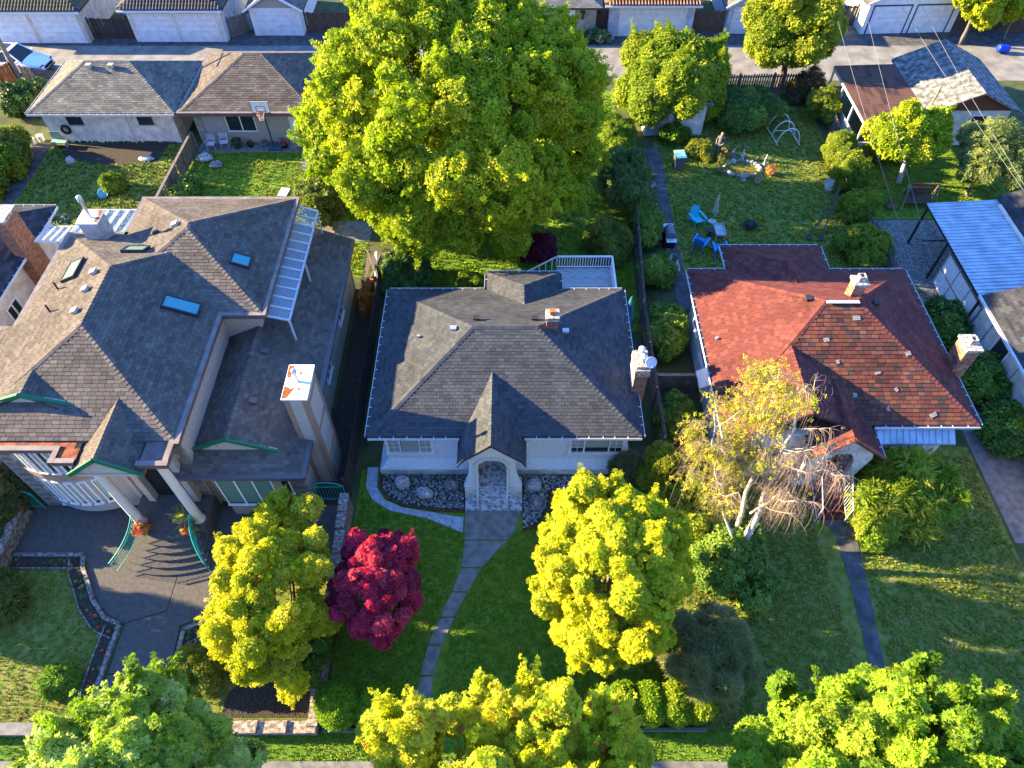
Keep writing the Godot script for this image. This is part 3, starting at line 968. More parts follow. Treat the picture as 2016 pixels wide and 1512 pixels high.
func middle_house() -> void:
	var t := thing("stucco_bungalow", "white stucco bungalow with dark grey shingle hip roof and arched front porch", "house", Vector3(-.28, 0, -20))
	var o := Vector3(.28, 0, 20)
	var root := Node3D.new()
	var L := func(x, y, z): return Vector3(x + .28, y, z + 20)
	# walls with a flared foot
	walls(t, -5.3 + o.x, 4.75 + o.x, -23.6 + o.z, -16.3 + o.z, .8, 3.36, M.stucco)
	var f := MB.new()
	var p0 := [Vector3(-5.3, .95, -16.3), Vector3(4.75, .95, -16.3), Vector3(4.75, .95, -23.6), Vector3(-5.3, .95, -23.6)]
	var p1 := [Vector3(-5.68, .42, -16.08), Vector3(5.13, .42, -16.08), Vector3(5.13, .42, -23.8), Vector3(-5.68, .42, -23.8)]
	for i in 4:
		f.quad(p1[i] + o, p1[(i + 1) % 4] + o, p0[(i + 1) % 4] + o, p0[i] + o)
	part(t, "flared_base", f, M.stucco)
	var bd := MB.new()
	bd.span(-5.72 + o.x, 5.17 + o.x, -.05, .42, -23.84 + o.z, -16.04 + o.z)
	part(t, "base_band", bd, mat("base_paint", Color(.66, .68, .6), .85, {"tex": TX.patch, "scale": .4}))
	# roof
	var sp := {"e": .14, "w": .25, "th": .016, "cols": GREY, "jit": .08, "gap": .01}
	var h := hip_planes(-5.75 + o.x, 5.18 + o.x, -24.05 + o.z, -15.8 + o.z, 3.4, .473)
	var planes := [h.front, h.right, h.back, h.left]
	var rid := []
	for e in h.hips: rid.append([e[0], e[1], plane_n(h[e[2]]), plane_n(h[e[3]])])
	var hb := hip_planes(-1.17 + o.x, 2.27 + o.x, -25.2 + o.z, -19.8 + o.z, 3.42, .473)
	planes += [hb.right, hb.back, hb.left]
	for e in [hb.hips[2], hb.hips[3], hb.hips[4]]: rid.append([e[0], e[1], plane_n(hb[e[2]]), plane_n(hb[e[3]])])
	var r := roof(t, planes, rid, sp, M.shingle, M.dark_deck, 0, 300)
	# porch gable with bell-shaped sides
	var pz0 := -18.4 + o.z; var pz1 := -14.62 + o.z
	var ap := 4.52
	var cx := -.8 + o.x
	var side := [[0.0, ap], [.62, 3.93], [1.16, 3.42], [1.36, 3.05]]
	var pl := []
	for s in [-1, 1]:
		for k in 3:
			var a: Array = side[k]; var b: Array = side[k + 1]
			var zz := pz1 - .0
			var q := [Vector3(cx + s * b[0], b[1], zz), Vector3(cx + s * b[0], b[1], pz0), Vector3(cx + s * a[0], a[1], pz0), Vector3(cx + s * a[0], a[1], zz)]
			if k == 2:
				q[1].z = -15.82 + o.z; q[2].z = -15.82 + o.z
			if s < 0: q = [q[1], q[0], q[3], q[2]]
			pl.append(q)
	var sp2 := sp.duplicate()
	sp2.rims = true
	roof(t, pl, [[Vector3(cx, ap, pz1), Vector3(cx, ap, pz0), plane_n(pl[0]), plane_n(pl[3])]], sp2, M.shingle, M.dark_deck, -1, 0, "porch_roof")
	for g in [[L.call(-5.75, 3.4, -15.8), L.call(-2.1, 3.4, -15.8), Vector3.BACK], [L.call(.5, 3.4, -15.8), L.call(5.18, 3.4, -15.8), Vector3.BACK], [L.call(-5.75, 3.4, -24.05), L.call(-5.75, 3.4, -15.8), Vector3.LEFT], [L.call(5.18, 3.4, -24.05), L.call(5.18, 3.4, -19.0), Vector3.RIGHT], [L.call(5.18, 3.4, -17.8), L.call(5.18, 3.4, -15.8), Vector3.RIGHT], [L.call(-5.75, 3.4, -24.05), L.call(-1.3, 3.4, -24.05), Vector3.FORWARD], [L.call(2.4, 3.4, -24.05), L.call(5.18, 3.4, -24.05), Vector3.FORWARD], [L.call(-1.17, 3.42, -25.2), L.call(2.27, 3.42, -25.2), Vector3.FORWARD], [L.call(-1.17, 3.42, -25.2), L.call(-1.17, 3.42, -24.2), Vector3.LEFT], [L.call(2.27, 3.42, -25.2), L.call(2.27, 3.42, -24.2), Vector3.RIGHT]]:
		gutter(t, g[0], g[1], g[2], M.dark_gutter, M.white_metal)
	walls(t, -.9 + o.x, 2.0 + o.x, -24.9 + o.z, -23.7 + o.z, 0, 3.3, M.stucco, "rear_wall")
	# windows
	window(t, face(-4.28 + o.x, 1.5, -16.3 + o.z), 1.75, 1.0, [.55, 1, .55], M.white_paint, M.glass, {"grid": [0, 2], "blind": [0, 1, 2], "blind_m": M.blind, "blind_from": .02, "t": .13})
	window(t, face(3.55 + o.x, 1.5, -16.3 + o.z), 2.1, 1.0, [.55, 1.1, .55], M.white_paint, M.glass, {"grid": [0, 2], "blind": [0, 1, 2], "blind_m": M.blind, "blind_from": .33, "t": .13})
	for z in [-18.3, -20.4, -22.3]: window(t, face(-5.3 + o.x, 1.5, z + o.z, -PI / 2), .8, 1.0, [1], M.white_paint, M.glass)
	# porch: arched wall between flared piers
	var ar := []
	var out := [[-2.02, .78], [-1.86, 1.35], [-1.74, 2.0], [-1.72, 2.72], [-1.98, 3.1], [-1.42, 3.72], [-.8, 4.34], [-.18, 3.72], [.38, 3.1], [.12, 2.72], [.14, 2.0], [.26, 1.35], [.42, .78]]
	for q in out: ar.append(Vector2(q[0] + o.x, q[1]))
	ar.append(Vector2(-.22 + o.x, .78)); ar.append(Vector2(-.22 + o.x, 2.35))
	for k in range(1, 12):
		var a := PI * k / 12
		ar.append(Vector2(-.8 + cos(a) * .58 + o.x, 2.35 + sin(a) * .62))
	ar.append(Vector2(-1.38 + o.x, 2.35)); ar.append(Vector2(-1.38 + o.x, .78))
	var aw := MB.new()
	aw.slab(ar, -15.2 + o.z, -14.98 + o.z)
	part(t, "porch_arch", aw, M.stucco)
	var trim := MB.new()
	var nz := FastNoiseLite.new(); nz.frequency = 3.0
	for s in [-1, 1]:
		for k in 9:
			var y := .85 + k * .17
			trim.box(Vector3(-.8 + s * .66 + o.x, y + .08, -14.955 + o.z), Vector3(.15 + rng.randf() * .03, .16, .06))
	for k in 15:
		var a := PI * (k + .5) / 15
		trim.box(Vector3(-.8 + cos(a) * .67 + o.x, 2.37 + sin(a) * .71, -14.955 + o.z), Vector3(.16 + rng.randf() * .03, .15, .06), Basis(Vector3.BACK, a))
	part(t, "arch_trim", trim, mat("trim_stone", Color(.8, .84, .82), .9, {"tex": TX.patch, "scale": 1.5}))
	for s in [[-1.98, -1.4], [-.2, .42]]:
		var w := MB.new()
		w.span(s[0] + o.x, s[1] + o.x, 0, .76, -15.5 + o.z, -14.86 + o.z)
		part(t, "porch_pier", w, M.base_paint)
		var sw := MB.new()
		var x: float = (-1.72 if s[0] < -1 else .02) + o.x
		sw.span(x, x + .14, .76, 3.2, -16.3 + o.z, -15.2 + o.z)
		part(t, "porch_side_wall", sw, M.stucco)
	# steps
	var st := [[-1.97, .43, .13, -14.28], [-1.74, .2, .31, -14.5], [-1.5, -.06, .49, -14.7], [-1.38, -.22, .66, -14.88]]
	for q in st:
		var b := MB.new()
		b.span(q[0] + o.x, q[1] + o.x, 0, q[2], -15.0 + o.z, q[3] + o.z)
		part(t, "step", b, M.step_paint)
	var fl := MB.new(); fl.span(-1.58 + o.x, -.02 + o.x, .1, .8, -16.3 + o.z, -15.02 + o.z)
	part(t, "porch_floor", fl, M.step_paint)
	var dr := MB.new(); dr.span(-1.25 + o.x, -.35 + o.x, .85, 2.9, -16.3 + o.z, -16.24 + o.z)
	var door := part(t, "door", dr, M.white_paint)
	var gl := MB.new(); gl.span(-1.12 + o.x, -.48 + o.x, 1.2, 2.7, -16.24 + o.z, -16.23 + o.z)
	part(door, "pane", gl, M.glass)
	for x in [-1.42, -.2]:
		var b := MB.new()
		b.tube([L.call(x, 1.72, -15.0), L.call(x, 1.6, -14.9), L.call(x, .98, -14.38), L.call(x, .92, -14.34), L.call(x, .12, -14.33)], [.03], 8)
		part(t, "handrail", b, M.white_metal)
	# chimneys
	var c1 := MB.new()
	brick_faces(t, 1.43 + o.x, 1.9 + o.x, 4.7, 5.62, -20.45 + o.z, -20.0 + o.z, [Color(.3, .11, .07), Color(.36, .15, .1), Color(.25, .09, .06)], M.brick, M.mortar)
	c1.span(1.38 + o.x, 1.95 + o.x, 5.63, 5.8, -20.5 + o.z, -19.95 + o.z)
	part(t, "chimney_cap", c1, M.cement)
	var c2 := MB.new(); c2.span(1.56 + o.x, 1.78 + o.x, 5.8, 6.0, -20.34 + o.z, -20.12 + o.z)
	part(t, "chimney_flue", c2, M.terra_pot)
	brick_faces(t, 4.98 + o.x, 5.5 + o.x, 0, 4.55, -18.95 + o.z, -17.95 + o.z, [Color(.3, .13, .085), Color(.36, .17, .11), Color(.27, .11, .075), Color(.33, .2, .15)], M.brick, M.mortar)
	var c3 := MB.new()
	c3.span(4.93 + o.x, 5.55 + o.x, 4.56, 4.92, -19.0 + o.z, -17.9 + o.z)
	c3.span(5.0 + o.x, 5.48 + o.x, 4.92, 5.05, -18.9 + o.z, -18.0 + o.z)
	c3.span(4.955 + o.x, 4.978 + o.x, 2.9, 4.56, -18.97 + o.z, -17.93 + o.z)
	part(t, "chimney_cap", c3, mat("cap_cement", Color(.5, .47, .43), .85, {"tex": TX.patch2, "scale": .9}))
	for z in [-18.72, -18.32]:
		var fl2 := MB.new()
		fl2.lathe([Vector2(.09, 0), Vector2(.09, .24), Vector2(.14, .25), Vector2(.14, .32), Vector2(0, .34)], L.call(5.24, 5.05, z), 12)
		part(t, "flue_cowl", fl2, M.white_metal)
	for q in [[-4.0, -20.3, .14], [-2.45, -20.1, .3], [-1.5, -20.6, .3], [.95, -20.6, .3], [2.25, -20.1, .3]]:
		var x: float = q[0]; var z: float = q[1]
		var y := minf(minf(3.4 + (x + 5.75) * .473, 3.4 + (5.18 - x) * .473), minf(3.4 + (z + 24.05) * .473, 3.4 + (-15.8 - z) * .473))
		vent_box(t, L.call(x, y, z), Vector3(q[2], .12, q[2] * .8), M.galv if q[2] < .2 or x > 2 else M.dark_metal if absf(x) < 2 else M.galv)
	# rear deck
	var dk := MB.new()
	for i in 14:
		var b := MB.new()
		b.span(2.35 + o.x, 5.2 + o.x, 1.14, 1.18, -24.1 - i * .275 + o.z, -24.1 - (i + 1) * .275 + .012 + o.z)
		part(t, "deck_board", b, M.wood_white)
	for x in [2.45, 3.8, 5.1]:
		for z in [-27.8, -26.0]:
			dk.span(x - .05 + o.x, x + .05 + o.x, 0, 1.13, z - .05 + o.z, z + .05 + o.z)
	part(t, "deck_post", dk, M.white_paint)
	for q in [[2.35, -27.95, 5.2, -27.95], [5.2, -27.95, 5.2, -24.6]]:
		var a := Vector2(q[0] + o.x, q[1] + o.z); var b := Vector2(q[2] + o.x, q[3] + o.z)
		var ra := MB.new()
		ra.beam(Vector3(a.x, 1.98, a.y), Vector3(b.x, 1.98, b.y), .09, .06)
		ra.beam(Vector3(a.x, 1.28, a.y), Vector3(b.x, 1.28, b.y), .05, .05)
		var rp := part(t, "deck_railing", ra, M.white_paint)
		var n := int((b - a).length() / .13)
		var bal := MB.new()
		bal.span(-.018, .018, 1.3, 1.96, -.018, .018)
		var bm := bal.mesh()
		for i in n + 1:
			var p := a.lerp(b, float(i) / n)
			part(rp, "baluster", bm, M.white_paint, Transform3D(Basis.IDENTITY, Vector3(p.x, 0, p.y)))
	for i in 6:
		var b := MB.new()
		b.span(2.3 - i * .27 + o.x, 2.3 - (i + 1) * .27 + o.x, 1.0 - i * .18, 1.04 - i * .18, -27.9 + o.z, -27.0 + o.z)
		part(t, "deck_step", b, M.wood_white)
	var hr := MB.new()
	hr.beam(L.call(2.3, 1.95, -27.95), L.call(.7, .85, -27.95), .08, .05)
	for i in 5: hr.beam(L.call(2.1 - i * .33, 1.8 - i * .225, -27.95), L.call(2.1 - i * .33, .9 - i * .2, -27.95), .035, .035)
	part(t, "stair_railing", hr, M.white_paint)

# ---------------------------------------------------------------- big two-storey house on the left
const BROWN := [Color(.155, .132, .11), Color(.135, .115, .095), Color(.172, .147, .122), Color(.118, .1, .086), Color(.148, .125, .104)]

func skylight(par: Node3D, at: Vector3, n: Vector3, along: Vector3, w: float, l: float, fm: Material, gm: Material) -> void:
	var y := n.normalized()
	var x := (along - y * along.dot(y)).normalized()
	var f := Transform3D(Basis(x, y, x.cross(y)), at)
	var b := MB.new()
	for s in [-1, 1]:
		b.box(Vector3(s * w / 2, .07, 0), Vector3(.07, .16, l + .07))
		b.box(Vector3(0, .07, s * l / 2), Vector3(w - .07, .16, .07))
	var p := part(par, "skylight", b, fm, f)
	var g := MB.new()
	g.box(Vector3(0, .11, 0), Vector3(w - .07, .03, l - .07))
	part(p, "pane", g, gm)

func rect_gutter(par: Node3D, pts: Array, h: float, m: Material, lip: Material, w := .32) -> void:   # wide flat metal edge along an eave line (x, z pairs)
	for i in pts.size() - 1:
		var a: Vector2 = pts[i]; var b: Vector2 = pts[i + 1]
		var d := (b - a).normalized()
		var q := MB.new()
		q.beam(Vector3(a.x - d.x * .04, h - .1 - .003 * (i % 2), a.y - d.y * .04), Vector3(b.x + d.x * .04, h - .1 - .003 * (i % 2), b.y + d.y * .04), .16 + .004 * (i % 2), .22)
		var g := part(par, "gutter", q, m)
		var e := MB.new()
		e.beam(Vector3(a.x - d.x * .12, h + .022 + .004 * (i % 2), a.y - d.y * .1), Vector3(b.x + d.x * .1, h + .022 + .004 * (i % 2), b.y + d.y * .1), .2, .02)
		part(g, "gutter_lip", e, lip)

func quoins(par: Node3D, x: float, z: float, y0: float, y1: float, dx: int, w := .62) -> void:   # raised blocks up a corner
	var y := y0
	var k := 0
	while y + .36 < y1:
		var ww := w if k % 2 == 0 else w * .72
		var b := MB.new()
		b.span(x, x + dx * ww, y + .02, y + .37, z - .02, z + .055)
		part(par, "quoin", b, M.quoin)
		var i := MB.new()
		i.span(x + dx * .07, x + dx * (ww - .07), y + .08, y + .31, z + .0555, z + .075)
		part(par, "quoin_panel", i, M.quoin_dark)
		y += .39
		k += 1

func left_house() -> void:
	var O := Vector3(15, 0, 20)
	var t := thing("two_storey_house", "large two-storey tan stucco house with brown shingle roofs, green trim and round entry columns", "house", -O)
	var g := Node3D.new()
	# all numbers below are street coordinates; this helper node is not kept
	var V := func(x, y, z): return Vector3(x + 15.0, y, z + 20.0)
	var sp := {"e": .15, "w": .27, "th": .02, "cols": BROWN, "jit": .1, "gap": .014, "rag": .5}
	var eave := 5.8
	# walls
	walls(t, -19.6 + 15, -12.35 + 15, -24.7 + 20, -14.55 + 20, 0, 5.7, M.tan_stucco)
	walls(t, -16.9 + 15, -10.75 + 15, -27.2 + 20, -20.8 + 20, 0, 5.7, M.tan_stucco)
	walls(t, -12.3 + 15, -8.45 + 15, -27.5 + 20, -14.75 + 20, 0, 3.12, M.tan_stucco)
	# main hip roof, rear pyramid, front-left gable, lower wing
	var A := hip_planes(-20.0 + 15, -12.0 + 15, -25.15 + 20, -14.0 + 20, eave, .44)
	var B := hip_planes(-17.4 + 15, -10.25 + 15, -27.7 + 20, -20.25 + 20, eave + .01, .42)
	var planes := [A.right, A.front, A.back, A.left, B.front, B.right, B.back, B.left]
	var rid := []
	for H in [A, B]:
		for e in H.hips:
			if (e[1] - e[0]).length() > .3: rid.append([e[0], e[1], plane_n(H[e[2]]), plane_n(H[e[3]])])
	# front-left gable over the bow windows: ridge towards the street, set-back gablet, skirt below it
	var cx := -17.5; var cy := 6.85; var gz := -15.25
	planes.append([V.call(-14.7, eave, gz + .55), V.call(-14.7, eave, -18.6), V.call(cx, cy, -18.6), V.call(cx, cy, gz)])
	planes.append([V.call(-20.5, eave, -19.4), V.call(-20.5, eave, gz + .55), V.call(cx, cy, gz), V.call(cx, cy, -19.4)])
	planes.append([V.call(-20.6, eave - .02, -14.42), V.call(-14.9, eave - .02, -14.42), V.call(-15.9, eave + .42, gz), V.call(-19.6, eave + .42, gz)])
	rid.append([V.call(cx, cy, gz), V.call(cx, cy, -17.3), plane_n(planes[8]), plane_n(planes[9])])
	roof(t, planes, rid, sp, M.shingle, M.brown_metal, 0, 300)
	var gb := MB.new()
	gb.slab([Vector2(-19.6 + 15, eave + .4), Vector2(-15.5 + 15, eave + .4), Vector2(cx + 15, cy - .04)], gz + 19.9, gz + 19.97)
	part(t, "gablet", gb, M.tan_stucco)
	var gt := MB.new()
	for s in [[-20.05, -17.5], [-14.95, -17.5]]: gt.beam(V.call(s[0], eave + .12, gz + .04), V.call(s[1], cy + .03, gz + .04), .12, .16)
	part(t, "gable_trim", gt, M.green_trim)
	# small entry gable on two columns
	var dx := -14.22; var dy := 6.42; var dz := -12.85; var de := 5.42
	var D := [[V.call(-12.93, de, dz), V.call(-12.93, de, -14.1), V.call(dx, dy, -16.0), V.call(dx, dy, dz)], [V.call(-15.51, de, -14.1), V.call(-15.51, de, dz), V.call(dx, dy, dz), V.call(dx, dy, -16.0)]]
	var sp2 := sp.duplicate(); sp2.rims = true
	roof(t, D, [[V.call(dx, dy, dz), V.call(dx, dy, -15.6), plane_n(D[0]), plane_n(D[1])]], sp2, M.shingle, M.brown_metal, -1, 0, "entry_roof")
	var et := MB.new()
	et.beam(V.call(-15.53, de - .03, dz + .03), V.call(dx, dy - .03, dz + .03), .08, .17)
	et.beam(V.call(-12.91, de - .03, dz + .03), V.call(dx, dy - .03, dz + .03), .08, .17)
	part(t, "entry_trim", et, M.green_trim)
	var ef := MB.new()
	ef.slab([Vector2(-15.3 + 15, de - .1), Vector2(-13.1 + 15, de - .1), Vector2(dx + 15, dy - .22)], dz + 19.8, dz + 19.9)
	ef.span(-15.35 + 15, -13.05 + 15, de - .25, de - .1, -14.5 + 20, dz + 19.95)
	part(t, "entry_gable", ef, M.tan_stucco)
	# lower wing on the right: ridge along the side, gablet to the street, shed roof further back
	var ex := -10.9; var ey := 4.42; var wl := 3.22
	var E1 := [[V.call(-8.08, wl, -14.9), V.call(-8.08, wl, -21.5), V.call(ex, ey, -21.5), V.call(ex, ey, -15.0)], [V.call(-13.3, wl + .05, -21.5), V.call(-13.3, wl + .05, -14.9), V.call(ex, ey, -15.0), V.call(ex, ey, -21.5)], [V.call(-13.3, wl, -14.1), V.call(-8.08, wl, -14.1), V.call(-9.0, wl + .48, -15.0), V.call(-12.5, wl + .48, -15.0)], [V.call(-8.08, wl, -14.1), V.call(-8.08, wl, -14.92), V.call(-9.0, wl + .48, -15.02)]]
	var E2 := [V.call(-8.1, wl + .04, -21.5), V.call(-8.1, wl + .04, -27.85), V.call(-10.8, wl + 1.16, -27.85), V.call(-10.8, wl + 1.16, -21.5)]
	roof(t, E1 + [E2], [[V.call(ex, ey, -15.0), V.call(ex, ey, -21.5), plane_n(E1[0]), plane_n(E1[1])]], sp, M.shingle, M.brown_metal, -1, 0, "wing_roof")
	var eg := MB.new()
	eg.slab([Vector2(-12.4 + 15, wl + .46), Vector2(-9.1 + 15, wl + .46), Vector2(ex + 15, ey - .03)], -15.0 + 19.95, -15.0 + 20.02)
	part(t, "gablet", eg, M.tan_stucco)
	var eg2 := MB.new()
	for s in [-12.95, -8.85]: eg2.beam(V.call(s, wl + .3, -14.94), V.call(ex, ey + .02, -14.94), .1, .14)
	part(t, "gable_trim", eg2, M.green_trim)
	var sgl := MB.new()
	sgl.slab([Vector2(-10.8 + 15, .0), Vector2(-8.4 + 15, .0), Vector2(-8.4 + 15, wl), Vector2(-10.8 + 15, wl + 1.05)], -27.6 + 20, -27.5 + 20)
	part(t, "rear_wall", sgl, M.tan_stucco)
	# eaves
	var pv := func(a): 
		var r := []
		for i in range(0, a.size(), 2): r.append(Vector2(a[i] + 15, a[i + 1] + 20))
		return r
	rect_gutter(t, pv.call([-17.45, -25.2, -17.45, -27.75, -10.2, -27.75, -10.2, -20.2, -11.95, -20.2, -11.95, -13.95, -12.1, -13.95, -12.1, -13.05, -13.0, -13.05]), eave, M.brown_metal, M.fascia_tan)
	rect_gutter(t, pv.call([-17.45, -25.2, -20.05, -25.2, -20.05, -19.4, -20.6, -19.4, -20.6, -13.95]), eave, M.brown_metal, M.fascia_tan)
	rect_gutter(t, pv.call([-10.8, -27.9, -8.05, -27.9, -8.05, -14.05, -13.1, -14.05]), wl, M.brown_metal, mat("gutter_blue", Color(.11, .1, .105), .5))
	var jg := MB.new(); jg.span(-13.0 + 15, -12.1 + 15, 5.42, eave - .03, -14.0 + 20, -13.06 + 20)
	part(t, "entry_eave", jg, M.brown_metal)
	# red painted metal ledge over the bow windows
	var rd := MB.new()
	rd.span(-20.6 + 15, -15.5 + 15, eave - .12, eave - .06, -14.5 + 20, -13.72 + 20)
	rd.span(-16.05 + 15, -15.3 + 15, eave - .121, eave - .061, -13.72 + 20, -13.2 + 20)
	part(t, "ledge", rd, M.red_deck)
	rect_gutter(t, pv.call([-20.7, -13.7, -16.1, -13.7, -16.1, -13.18, -15.4, -13.18]), eave - .04, M.brown_metal, M.fascia_tan)
	# bow front with two rows of tall windows
	var bow := []
	var n := 7
	for i in n + 1:
		var a := lerpf(-1.0, 1.0, float(i) / n)
		bow.append(Vector2(-17.3 + a * 1.75 + 15, -14.55 + .55 * (1 - a * a) + 20))
	var bb := MB.new()
	bb.prism(bow, .5, 5.68)
	part(t, "bow_wall", bb, M.grey_stucco)
	var band := MB.new()
	var bo2 := []
	for q in bow: bo2.append(Vector2(q.x + (q.x + 2.3) * .03, q.y + .05))
	band.prism(bo2, 3.0, 3.4)
	part(t, "bow_band", band, M.brown_band)
	for i in range(1, n - 1):
		var a: Vector2 = bow[i]; var b: Vector2 = bow[i + 1]
		var c := (a + b) * .5
		var yaw := -atan2(b.y - a.y, b.x - a.x)
		var w := (b - a).length()
		window(t, face(c.x, 3.6, c.y, yaw), w - .3, 1.7, [1], M.white_paint, M.glass, {"t": .055})
		window(t, face(c.x, 1.2, c.y, yaw), w - .3, 1.6, [1], M.white_paint, M.glass, {"t": .055, "blind": [0], "blind_m": M.blind, "blind_from": .1})
	window(t, face(-18.6 + 15, .25, -14.55 + 20), .5, .3, [1], M.white_paint, M.glass, {"t": .08})
	quoins(t, -19.6 + 15, -14.55 + 20, .1, 5.6, 1)
	quoins(t, -15.35 + 15, -14.55 + 20, 1.0, 5.6, 1)
	quoins(t, -12.35 + 15, -14.55 + 20, 1.0, 5.6, -1, .5)
	# wing front: bay with three tall lights and brick foot
	var bay := MB.new()
	bay.prism(pv.call([-11.95, -14.76, -11.6, -14.12, -9.4, -14.12, -9.05, -14.76]), .9, 3.08)
	part(t, "bay_wall", bay, M.tan_stucco)
	window(t, face(-10.5 + 15, .98, -14.12 + 20), 2.1, 1.95, [1, 1, 1], M.white_paint, M.glass, {"t": .05, "blind": [0, 1, 2], "blind_m": mat("blind_green", Color(.1, .2, .15), .8), "blind_from": .06})
	window(t, face(-9.22 + 15, 1.1, -14.44 + 20, atan2(.35, .64) + .0), .42, 1.7, [1], M.white_paint, M.glass, {"t": .05})
	brick_faces_low(t, -11.6 + 15, -9.4 + 15, -14.14 + 20)
	quoins(t, -12.2 + 15, -14.75 + 20, .3, 3.1, 1, .5)
	quoins(t, -8.45 + 15, -14.75 + 20, .3, 3.1, -1, .5)
	# entry: columns, door, porch, fan of steps
	for q in [[-14.92, -13.25], [-12.62, -13.4]]:
		var c := MB.new()
		c.lathe([Vector2(.24, 0), Vector2(.24, .1), Vector2(.19, .14), Vector2(.18, 2.0), Vector2(.165, 4.2), Vector2(.22, 4.25), Vector2(.22, 4.36)], V.call(q[0], 1.0, q[1]), 20)
		part(t, "column", c, mat("column_paint", Color(.62, .57, .49), .8))
	var pf := MB.new()
	pf.prism(pv.call([-15.3, -14.5, -12.3, -14.5, -12.3, -13.0, -15.3, -13.0]), 0, 1.0)
	part(t, "porch_floor", pf, M.aggregate)
	var dw := MB.new(); dw.span(-14.6 + 15, -13.1 + 15, 1.0, 3.3, -14.545 + 20, -14.5 + 20)
	part(t, "door", dw, M.black)
	var dp := MB.new()
	for x in [-14.75, -12.95]: dp.span(x - .13 + 15, x + .13 + 15, 1.0, 5.2, -14.55 + 20, -14.2 + 20)
	part(t, "pilaster", dp, M.tan_stucco)
	for k in 6:
		var z := -12.92 + k * .245
		var hw0 := 1.12 + k * .115
		var arc := []
		for i in 13:
			var a := lerpf(-1, 1, i / 12.0)
			arc.append([-13.78 + a * hw0, z + .32 * (1 - a * a)])
		var pl := [-13.78 + hw0, -13.3, -13.78 - hw0, -13.3]
		var fl := []
		for q in arc: fl.append_array(q)
		var b := MB.new()
		b.prism(pv.call(fl + pl), 0, 1.0 - (k + 1) * .143)
		part(t, "step", b, M.aggregate)
	for s in [-1, 1]:
		var pts := []
		var low := []
		for i in 15:
			var f := i / 14.0
			var x: float = -13.78 + s * (1.13 + .72 * f * f)
			var z := -13.1 + 1.62 * f
			var y := 1.0 - .86 * clampf((f - .08) / .92, 0, 1)
			pts.append(V.call(x, y + .86, z)); low.append(V.call(x, y + .14, z))
		var rl := MB.new()
		rl.tube(pts, [.028], 6); rl.tube(low, [.018], 6)
		rl.tube(pts.map(func(p): return p - Vector3(0, .14, 0)), [.014], 5)
		var rp := part(t, "railing", rl, M.teal_rail)
		for i in 15:
			for k in 2:
				var a: Vector3 = pts[i].lerp(pts[mini(i + 1, 14)], k * .5)
				var q: Vector3 = low[i].lerp(low[mini(i + 1, 14)], k * .5)
				var bl := MB.new(); bl.tube([q, a], [.009], 5, false)
				part(rp, "baluster", bl, M.teal_rail)
	# chimneys
	var tc := MB.new(); tc.span(-8.45 + 15, -7.62 + 15, 0, 5.95, -17.25 + 20, -15.72 + 20)
	part(t, "chimney", tc, M.tan_stucco)
	var ck := MB.new()
	for q in [[-8.45, -8.28], [-7.79, -7.62]]: ck.span(q[0] + 15 - .012, q[1] + 15 + .012, 0, 5.93, -15.725 + 20, -15.7 + 20)
	for z in [-17.25, -15.9]: ck.span(-7.625 + 15, -7.6 + 15, 0, 5.93, z + 20, z + 20.18)
	for y in [1.6, 3.6, 5.4]: ck.span(-7.624 + 15, -7.599 + 15, y, y + .2, -17.05 + 20, -15.9 + 20)
	part(t, "chimney_band", ck, M.brown_band)
	var cc := MB.new(); cc.span(-8.52 + 15, -7.55 + 15, 5.96, 6.03, -17.32 + 20, -15.65 + 20)
	var ccp := part(t, "chimney_cap", cc, mat("cap_clean", Color(.8, .8, .8), .5))
	var ru := MB.new()
	for q in [[-8.5, -15.68, -8.5, -16.3, -8.22, -16.15, -8.05, -16.3, -8.3, -15.75], [-8.5, -17.3, -8.5, -16.75, -8.35, -16.65, -8.3, -17.25]]: ru.prism(pv.call(q), 6.03, 6.033)
	for q in [[-8.0, -16.9], [-7.95, -16.15]]: ru.prism(pv.call([q[0] - .06, q[1], q[0], q[1] - .09, q[0] + .08, q[1] + .01, q[0] + .02, q[1] + .08]), 6.03, 6.033)
	part(ccp, "rust_patch", ru, M.rust)
	var fl3 := MB.new()
	fl3.lathe([Vector2(.07, 0), Vector2(.06, .45), Vector2(.1, .5), Vector2(.1, .68), Vector2(.07, .72), Vector2(0, .73)], V.call(-8.05, 6.03, -16.5), 12)
	part(t, "flue", fl3, M.galv)
	var rc := MB.new(); rc.span(-18.75 + 15, -17.95 + 15, 5.0, 7.05, -25.2 + 20, -24.35 + 20)
	part(t, "chimney", rc, mat("chimney_grey", Color(.5, .48, .46), .9, {"tex": TX.patch, "scale": .4}))
	var rcc := MB.new(); rcc.span(-18.82 + 15, -17.88 + 15, 7.06, 7.13, -25.27 + 20, -24.28 + 20)
	var rc2 := part(t, "chimney_cap", rcc, M.cap_clean)
	var ru2 := MB.new(); ru2.prism(pv.call([-17.9, -25.25, -17.9, -24.3, -18.1, -24.45, -18.0, -24.8, -18.15, -25.2]), 7.13, 7.133)
	part(rc2, "rust_patch", ru2, M.rust)
	var fl4 := MB.new()
	fl4.lathe([Vector2(.07, 0), Vector2(.07, .8), Vector2(.12, .85), Vector2(.12, 1.1), Vector2(.0, 1.13)], V.call(-18.3, 7.13, -24.7), 12)
	part(t, "flue", fl4, M.galv)
	# skylights, vents
	var nr := plane_n(A.right); var nb := plane_n(B.right); var nl := plane_n(A.left)
	skylight(t, V.call(-13.3, eave + 1.3 * .44, -20.05), nr, Vector3(0, 0, 1), .62, 1.35, M.dark_metal, M.sky_glass)
	skylight(t, V.call(-11.55, eave + 1.3 * .42, -22.75), nb, Vector3(0, 0, 1), .62, .75, M.dark_metal, M.sky_glass)
